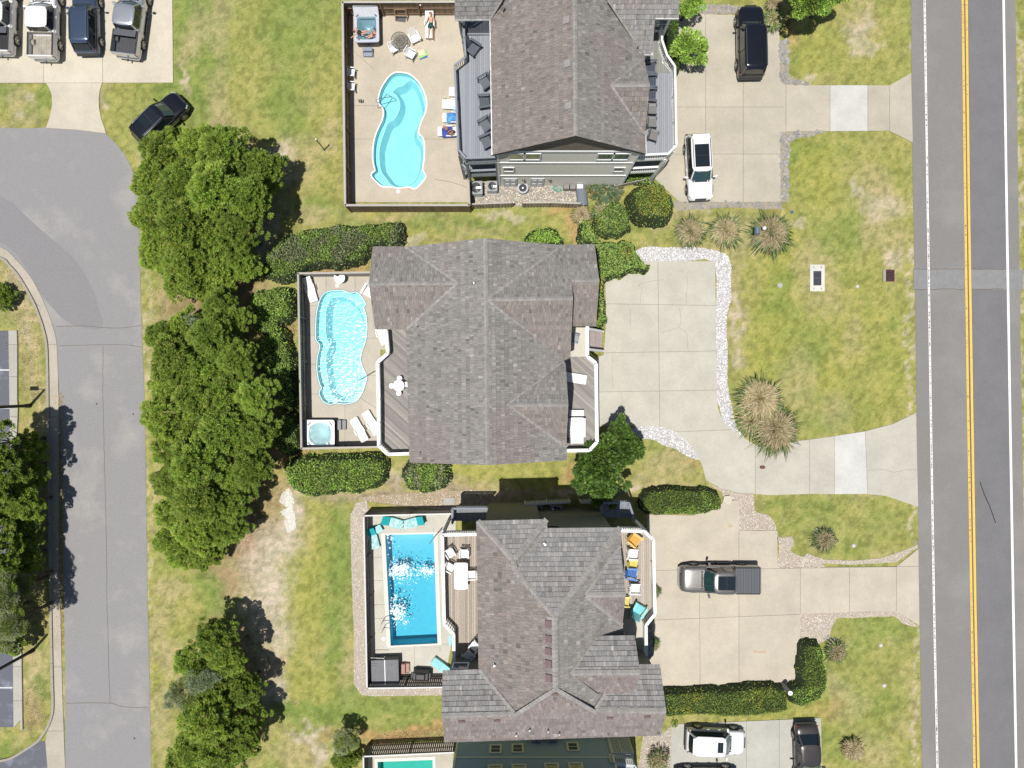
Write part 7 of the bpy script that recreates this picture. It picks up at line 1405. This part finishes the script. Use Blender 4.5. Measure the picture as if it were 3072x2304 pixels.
group_trees(BOT,'bottom clump','trees of the bottom clump',1880,2300); group_trees(LEFT,'row at the left edge','trees at the left edge',1300,1950)
tree('small dark bush cut by the left edge above the parking lot',6,895,34,1.6,'pine',None,'bush','bush')
tree('little dark green bush in the sparse verge at the left edge',2,868,22,1.2,'pine',None,'bush','bush')
tree('small bright shrub at the corner of the bottom pool fence',1035,2275,42,2.0,'cedar',None,'shrub','shrub'); tree('small dark wispy shrub above the bottom pool fence corner',1040,2215,40,2.2,'dull',None,'shrub','shrub')
tree('broad leafed dark green tree at the lower corner of the middle front deck',1800,1395,74,4.2,'broad','broad leafed tree by the middle front deck','broadleaf_tree'); tree('outer crown of the broad leafed tree beside the gravel crescent',1868,1345,58,3.8,'broad','broad leafed tree by the middle front deck','broadleaf_tree'); tree('lower crown of the broad leafed tree over the shaded strip',1800,1455,52,3.6,'broad','broad leafed tree by the middle front deck','broadleaf_tree')
tree('upper crown of the broad leafed tree against the deck railing',1850,1300,44,3.4,'broad',None,'broadleaf_tree')
tree('leafy green tree at the top edge casting a black shadow on the front lawn',2410,12,66,4.6,'bright',None,'broadleaf_tree'); tree('right hand leafy tree at the top edge above the front lawn',2480,-8,52,4.4,'bright',None,'broadleaf_tree')
tree('bright spreading shrub beside the east deck of the top house',2068,150,54,2.6,'bright',None,'broadleaf_shrub','shrub'); tree('bright shrub at the top edge right of the top house roof',2062,22,44,3.0,'bright',None,'broadleaf_shrub','shrub')
# ---- clipped and rounded hedges: leafy shell over a solid heart
def hedge(label,poly_px,h,pal,edge=.5,dens=330,ln=.13,wd=.036,name='hedge',cat='hedge',pal2=None,lump=.34,dirn=None,zoff=0):
    poly=W2([(p[0]+R.uniform(-5,5),p[1]+R.uniform(-5,5)) for p in poly_px],h*.6); xs=[p[0] for p in poly]; ys_=[p[1] for p in poly]; cx,cy=sum(xs)/len(xs),sum(ys_)/len(ys_); t=thing(name,label,cat,(cx,cy,0))
    def hf(x,y):
        d=edist(x,y,poly); e=np.clip(d/edge,0,1); return h*np.sqrt(np.clip(1-(1-e)**2,0,1))*(1-lump*.5+lump*fbm(x,y,1.6,int(abs(cx*7))%90,4))
    n=int(dens*(max(xs)-min(xs))*(max(ys_)-min(ys_))*1.15); x=NR.uniform(min(xs),max(xs),n); y=NR.uniform(min(ys_),max(ys_),n); k=pip(x,y,poly); x=x[k];y=y[k]; z=hf(x,y)
    g=.05; nx_=(hf(x-g,y)-hf(x+g,y))/(2*g); ny_=(hf(x,y-g)-hf(x,y+g))/(2*g); N=np.stack([nx_,ny_,np.full(len(x),.8)],-1); N/=np.linalg.norm(N,axis=1)[:,None]
    # extra leaves down steep sides
    zz=z*NR.uniform(.0,1.0,len(x))**np.where(edist(x,y,poly)<edge*.5,.8,.06); Pq=np.stack([x-cx,y-cy,zz+zoff],-1)-N*.03; A_=N*.5+NR.normal(size=(len(x),3))*.8; 
    if dirn is not None: A_+=np.array(dirn)
    c=pick(pal,len(x)); 
    if pal2: m_=fbm(x,y,.9,31,3)+NR.normal(size=len(x))*.05>.55; c[m_]=pick(pal2,int(m_.sum()))
    c*=(.8+.45*fbm(x,y,2.4,51,2))[:,None]
    sh=NR.rand(len(x))<.035; Pq[sh,2]+=NR.uniform(.03,.16,int(sh.sum())); c[sh]*=1.25
    v,f,c=leaves_np(Pq,A_,NR.uniform(.6,1.3,len(x))*ln*np.where(sh,1.6,1),NR.uniform(.7,1.3,len(x))*wd,c); link('foliage',npmesh('foliage',v,f,c),t,LEAF)
    st=.13; gx=np.arange(min(xs)-.1,max(xs)+.2,st); gy=np.arange(min(ys_)-.1,max(ys_)+.2,st); X_,Y_=np.meshgrid(gx,gy); ins=pip(X_,Y_,poly); Zt=np.where(ins,hf(X_,Y_)*.9-.05,-.1); I_=np.arange(X_.size).reshape(X_.shape); Fq=np.stack([I_[:-1,:-1],I_[:-1,1:],I_[1:,1:],I_[1:,:-1]],-1).reshape(-1,4); kk=ins.ravel()[Fq].any(axis=1)
    link('branch_core',npmesh('core',np.stack([X_-cx,Y_-cy,Zt],-1).reshape(-1,3),Fq[kk],None,True),t,mat('hedge_heart',(.022,.035,.010),rough=.95,var=.3)); return t
sm=lambda *p:smooth(list(p),3)
hedge('long rounded dark green hedge above the middle pool yard',sm((785,820),(790,775),(810,735),(860,700),(930,684),(1010,672),(1100,668),(1165,660),(1205,668),(1214,700),(1211,735),(1170,745),(1118,745),(1100,780),(1068,792),(1010,803),(930,803),(912,825),(875,842),(810,842)),1.5,'hedge',.7,330,pal2='dull')
hedge('bright green shrub mass against the west fence of the middle pool, upper part',sm((750,900),(770,870),(820,860),(870,862),(885,890),(888,940),(870,965),(850,975),(868,1000),(860,1020),(800,1010),(760,980),(746,940)),1.5,'bright',.6,380,.14,.034,'shrub','shrub','hedge',.3)
hedge('bright green shrub mass against the west fence of the middle pool, lower part',sm((770,1010),(850,1000),(885,1060),(890,1130),(893,1210),(870,1235),(838,1225),(815,1180),(795,1120),(775,1060)),1.5,'bright',.6,380,.14,.034,'shrub','shrub','hedge',.3)
hedge('small green shrub outside the tub corner of the middle pool yard',sm((822,1290),(835,1255),(870,1240),(898,1262),(902,1310),(895,1350),(860,1372),(828,1350)),1.3,'bright',.5,420,.11,.024,'shrub','shrub','hedge',.3)
hedge('long rounded hedge below the middle pool yard',sm((850,1420),(858,1380),(900,1368),(980,1366),(1080,1360),(1140,1365),(1166,1395),(1160,1440),(1120,1470),(1060,1482),(1010,1482),(980,1492),(920,1492),(870,1468)),1.4,'bright',.8,380,.14,.034,'hedge','hedge','hedge')
hedge('round clipped green bush under the lower left roof corner of the middle house',sm((1203,1420),(1215,1385),(1260,1372),(1330,1375),(1350,1400),(1352,1440),(1330,1470),(1280,1480),(1230,1472),(1208,1450)),1.4,'hedge',.8,330,pal2='dull')
hedge('rectangular clipped hedge left of the gravel above the lower driveway',sm((1922,1500),(1935,1474),(1975,1464),(2060,1464),(2130,1468),(2160,1480),(2170,1506),(2160,1530),(2120,1540),(2060,1547),(1990,1546),(1945,1542),(1925,1520)),1.5,'clip',.35,420,.085,.026,'hedge','hedge','bright')
hedge('long low clipped hedge along the foot of the lower driveway',sm((1992,2075),(2050,2070),(2130,2066),(2220,2060),(2300,2054),(2352,2062),(2364,2090),(2362,2125),(2300,2140),(2200,2150),(2100,2146),(2000,2150),(1990,2110)),1.2,'clip',.35,420,.085,.026,'hedge','hedge','yellow')
hedge('clipped hedge corner turning up beside the lower driveway',sm((2402,1950),(2410,1932),(2440,1928),(2462,1934),(2472,1960),(2478,2010),(2476,2060),(2462,2095),(2430,2115),(2390,2118),(2366,2105),(2368,2070),(2385,2052),(2400,2040),(2398,1990)),1.3,'clip',.35,420,.085,.026,'hedge','hedge','bright')
hedge('large round shrub with orange flecks below the top house corner',sm((1885,600),(1895,565),(1925,548),(1965,535),(2000,555),(2026,600),(2028,635),(2010,662),(1975,672),(1930,670),(1900,650),(1886,625)),1.9,'yellow',.9,430,.09,.024,'shrub','shrub','nebright',.2)
hedge('pale lime rounded bush above the middle house roof',sm((1570,735),(1580,700),(1610,682),(1650,678),(1680,692),(1688,715),(1686,738),(1630,745)),1.0,'lime',.6,430,.09,.03,'shrub','shrub')
hedge('sprawling green shrubs between the middle house and its driveway',sm((1735,665),(1770,655),(1782,690),(1810,720),(1850,722),(1880,720),(1905,730),(1915,760),(1935,780),(1955,800),(1940,818),(1900,815),(1862,835),(1820,840),(1815,880),(1822,930),(1820,965),(1805,986),(1775,980),(1780,860),(1780,740),(1735,735)),1.1,'nebright',.5,400,.11,.03,'shrub','shrub','yellow',.4)
hedge('green groundcover shrub between the round shrub and the middle roof',sm((1775,655),(1800,625),(1850,600),(1885,630),(1895,680),(1870,705),(1830,715),(1795,700)),.9,'nebright',.5,360,.14,.018,'shrub','shrub','yellow',.4)
hedge('narrow green hedge against the east deck of the top house',sm((2004,60),(2036,62),(2040,110),(2038,140),(2044,190),(2035,218),(2022,215),(2008,160)),1.5,'broad',.4,400,.10,.03,'hedge','hedge')
hedge('thin green strip of plants at the foot of the top house deck',[(1870,520),(1968,520),(1965,545),(1940,560),(1900,548),(1850,548),(1760,545),(1755,525)],.5,'hedge',.2,300,.10,.03,'plant','plant')
# broad grey-green leaves beside the gravel yard
def bigleaf(label,px,py,rpx,n,cols,ln=.42,wd=.085,h=.8):
    t=thing('big_leaf_plant',label,'plant',at((px,py),h*.5)); t.location.z=0; r=rpx/PPM
    th=NR.rand(n)*6.283; rr=r*np.sqrt(NR.rand(n)); Pq=np.stack([np.cos(th)*rr,np.sin(th)*rr,NR.uniform(.3,1,n)*h*(1-.5*rr/r)],-1); A_=np.stack([np.cos(th)*.9+NR.normal(size=n)*.4,np.sin(th)*.9+NR.normal(size=n)*.4,NR.uniform(-.1,.5,n)],-1)
    c=np.array(cols)[NR.randint(0,len(cols),n)]*NR.uniform(.8,1.2,(n,1)); 
    A2_=A_/np.linalg.norm(A_,axis=1)[:,None]; s=np.stack([-A2_[:,1],A2_[:,0],NR.normal(size=n)*.15],-1); s/=np.linalg.norm(s,axis=1)[:,None]; l=(NR.uniform(.6,1.1,n)*ln)[:,None]; w_=(NR.uniform(.8,1.2,n)*wd)[:,None]
    v=np.stack([Pq,Pq+A2_*l*.3+s*w_,Pq+A2_*l*.7+s*w_*.9,Pq+A2_*l-np.array([0,0,.04]),Pq+A2_*l*.7-s*w_*.9,Pq+A2_*l*.3-s*w_],1).reshape(-1,3); f=np.arange(6*n).reshape(-1,6); link('leaves',npmesh('leaves',v,f,c),t,LEAF)
    b=MB()
    for i in range(9): a=i*.7; b.cyl((0,0,0),(math.cos(a)*r*.5,math.sin(a)*r*.5,h*.7),.02,.012,n=5)
    b.build('stems',M_bark,t); return t
V3=rg(1740,420,5.53)
bigleaf('big grey green leafed plant at the right end of the gravel yard',*V3(450,800),42,260,[(.13,.20,.11),(.17,.24,.14),(.10,.16,.08),(.22,.20,.08)]); bigleaf('orange tinged leafy plant left of the grey green one',*V3(200,800),26,110,[(.16,.17,.05),(.24,.19,.06),(.11,.16,.06)],.3,.07)
bigleaf('flowering purple plant at the foot of the blue house gravel',*D3(1050,1550),26,120,[(.12,.15,.06),(.08,.03,.09),(.18,.17,.09)],.28,.03); bigleaf('tiny yellow green plant at the upper corner of the bottom driveway',*D3(1175,1295),9,40,[(.30,.36,.05),(.2,.3,.05)],.16,.04,.35)
# fountain grasses
def grass_clump(label,px,py,rpx,pal='mix',n=900,h=.75,grp='fountain grass clumps in the front lawns',lean=(0,-.35),name='grass_clump',brown=.45):
    t=thing(name,label,'ornamental grass',at((px,py),.3),0,grp); t.location.z=0; r=rpx/PPM*.72; n=int(n*2.4)
    th=NR.rand(n)*6.283; b0=r*.62*np.sqrt(NR.rand(n)); inner=NR.rand(n)<brown; L_=np.where(inner,NR.uniform(.18,.42,n),NR.uniform(.3,.62,n))*r; dx,dy=np.cos(th),np.sin(th); dx=dx+lean[0]*.5; dy=dy+lean[1]*.5+NR.normal(size=n)*.5; dx=dx+NR.normal(size=n)*.5; hh=np.where(inner,h*NR.uniform(.7,1.1,n),h*NR.uniform(.5,.9,n)); w_=NR.uniform(.010,.02,n)
    Pts=[]
    for k,(a,zz) in enumerate(((0,0),(.35,.85),(.72,.9),(1.0,.45))):
        x=np.cos(th)*b0+dx*L_*a; y=np.sin(th)*b0+dy*L_*a; z=hh*zz+.02; wk=w_*(1,1,.7,.1)[k]; Pts+= [np.stack([x-dy*wk,y+dx*wk,z],-1),np.stack([x+dy*wk,y-dx*wk,z],-1)]
    v=np.stack(Pts,1).reshape(-1,3); base=np.arange(n)[:,None]*8; f=np.concatenate([base+np.array([[0,1,3,2]]),base+np.array([[2,3,5,4]]),base+np.array([[4,5,7,6]])],1).reshape(-1,4)
    g=np.array([(.13,.22,.05),(.18,.27,.08),(.10,.17,.05),(.24,.28,.12)])[NR.randint(0,4,n)]; br=np.array([(.46,.37,.22),(.56,.47,.30),(.36,.28,.16),(.40,.36,.16),(.50,.43,.26)])[NR.randint(0,5,n)]
    mixm=inner|(NR.rand(n)<.18); c=np.where(mixm[:,None],br,g)*NR.uniform(.75,1.2,(n,1)); link('blades',npmesh('blades',v,f,np.repeat(c,3,axis=0)),t,LEAF); return t
grass_clump('brown centred fountain grass clump, leftmost of three above the white gravel',*B3(1300,262),52); grass_clump('brown fountain grass clump, middle of three above the white gravel',*B3(1590,252),54); grass_clump('largest tan fountain grass clump with the mailbox and globe lamp',*B3(1965,275),68,n=1300)
grass_clump('tall brown fountain grass clump, upper one beside the curved driveway',2275,1195,78,n=1500,brown=.65,h=1.0); grass_clump('tall brown fountain grass clump, lower one at the driveway bend',2322,1285,80,n=1600,brown=.55,h=1.0)
grass_clump('green clump between the two brown fountain grasses at the bend',2252,1262,50,n=700,brown=.25,h=.8)
grass_clump('small fountain grass with grey stones in the lawn above the lower driveway',*C4(555,1155),40,n=700,brown=.35); grass_clump('small fountain grass with stones beside the hedge corner',*D4(650,690),36,n=700,brown=.35); grass_clump('dry brown grass clump in the bottom front lawn',*D4(785,1490),42,n=800,brown=.95)
grass_clump('dry tan grass tuft left of the sprawling shrubs',1745,645,34,n=600,brown=.75,grp=None); grass_clump('spiky green tuft in front of the round orange flecked shrub',1812,640,40,n=600,brown=.15,grp=None); grass_clump('green grass tuft at the top edge beside the big black car',2318,62,34,n=600,brown=.1,grp=None); grass_clump('tan grass tuft above the big black car corner',2318,14,26,n=500,brown=.8,grp=None)
for lab,x,y in (('upper','1015','190'),('lower','1005','620')): grass_clump(lab+' dark green palm grass behind the lower front deck',*D3(int(x)-15,int(y)),22,n=300,brown=.05,h=.9,grp='palm grasses along the lower front deck',name='palm_grass')
grass_clump('wispy green grass at the foot of the blue house',*D3(1030,1590),34,n=500,brown=.3,grp=None)
for lab,(f,x,y) in (('above',(C4,540,1080)),('beside the hedge',(D4,615,595))):
    t=thing('stone_pile','small pile of grey stones '+('at the head of the fountain grass in the lawn' if lab=='above' else 'at the head of the fountain grass by the hedge corner'),'stones',at(f(x,y)))
    for i in range(16): o=link('stone',ROCKM[i%6],t); o.location=(R.uniform(-.6,.6),R.uniform(-.22,.22),.06); s_=R.uniform(.06,.14); o.scale=(s_,s_,s_)
# straw and fallen leaves along the fences
def litter(label,polys,dens,cols,ln=.10):
    Vs=[];Fs=[];Cs=[];k=0
    for poly_px in polys:
        poly=W2(poly_px); xs=[p[0] for p in poly]; ys_=[p[1] for p in poly]; n=int(dens*(max(xs)-min(xs))*(max(ys_)-min(ys_))); x=NR.uniform(min(xs),max(xs),n); y=NR.uniform(min(ys_),max(ys_),n); m=pip(x,y,poly); x=x[m];y=y[m]; n=len(x)
        if n==0: continue
        v,f,c=leaves_np(np.stack([x,y,NR.uniform(.01,.05,n)],-1),np.stack([NR.normal(size=n),NR.normal(size=n),NR.uniform(0,.25,n)],-1),NR.uniform(.6,1.2,n)*ln,NR.uniform(.012,.03,n),np.array(cols)[NR.randint(0,len(cols),n)]*NR.uniform(.7,1.2,(n,1))); Vs.append(v);Fs.append(f+k);k+=len(v);Cs.append(c)
    props(link('leaf_litter',npmesh('litter',np.concatenate(Vs),np.concatenate(Fs),np.concatenate(Cs)),None,LEAF,'stuff'),label,'leaf litter')
stc=[(.55,.36,.16),(.62,.45,.24),(.42,.26,.12),(.70,.55,.34),(.35,.2,.1)]
litter('orange straw and fallen leaves along the pool fences and hedges',[[(905,800),(1110,780),(1112,812),(893,818)],[(850,960),(890,960),(892,1020),(850,1010)],[(865,1345),(960,1350),(960,1368),(850,1380)],[(1090,2235),(1140,2200),(1330,2185),(1335,2225),(1240,2218),(1110,2245)],[(1700,650),(1790,640),(1790,730),(1740,740),(1700,700)],[(150,1180),(190,1180),(192,1950),(150,1950)]],260,stc)
litter('pale leaf litter under the trees and in the sandy patch',[[(740,1400),(850,1440),(860,1560),(760,1600)],[(440,860),(560,860),(560,960),(440,1000)],[(690,1480),(780,1560),(720,1700),(560,1720)],[(1050,1480),(1560,1470),(1560,1500),(1060,1510)],[(60,2060),(150,2060),(150,2190),(70,2190)],[(0,800),(120,850),(140,1200),(60,1200),(0,980)]],60,stc+[(.6,.55,.45)],.08)
sheet('sand_patch',W2([(p[0]+R.uniform(-4,4),p[1]+R.uniform(-4,4)) for p in smooth(P(C2,120,790,165,745,195,775,215,850,215,900,232,950,240,1050,215,1085,185,1100,155,1050,150,980,110,930,145,905,170,890,110,850),4)]),.012,mat('white_sand',(.56,.54,.48),rough=.9,var=.12,scale=5))
v_,f_,c_=stones_np(1500,W2([(858,1468),(866,1463),(876,1480),(884,1510),(880,1530),(888,1560),(880,1592),(868,1588),(864,1560),(848,1545),(856,1530),(862,1522),(846,1512),(852,1500),(862,1490)]),(.015,.045),[(.7,.68,.62),(.6,.57,.5),(.75,.74,.7)],.008)
props(link('sand_clods',npmesh('sand_clods',v_,f_,c_),None,M_stone,'stuff'),'scattered white sand clods beside the long tree clump','sand')
tufts(110000)
# ---- roots of world-space things move to their own base
for e in [o for o in D.objects if o.type=='EMPTY' and o.parent is None and o.location.length<1e-6 and o.children]:
    pts=[]
    for c in e.children:
        if c.type=='MESH' and len(c.data.vertices): pts.append(c.matrix_basis@Vector(c.data.vertices[0].co)); pts.append(c.matrix_basis@Vector(c.data.vertices[-1].co))
    if not pts: continue
    m=Vector(((min(p.x for p in pts)+max(p.x for p in pts))/2,(min(p.y for p in pts)+max(p.y for p in pts))/2,0)); e.location=m
    for c in e.children: c.location=c.location-m
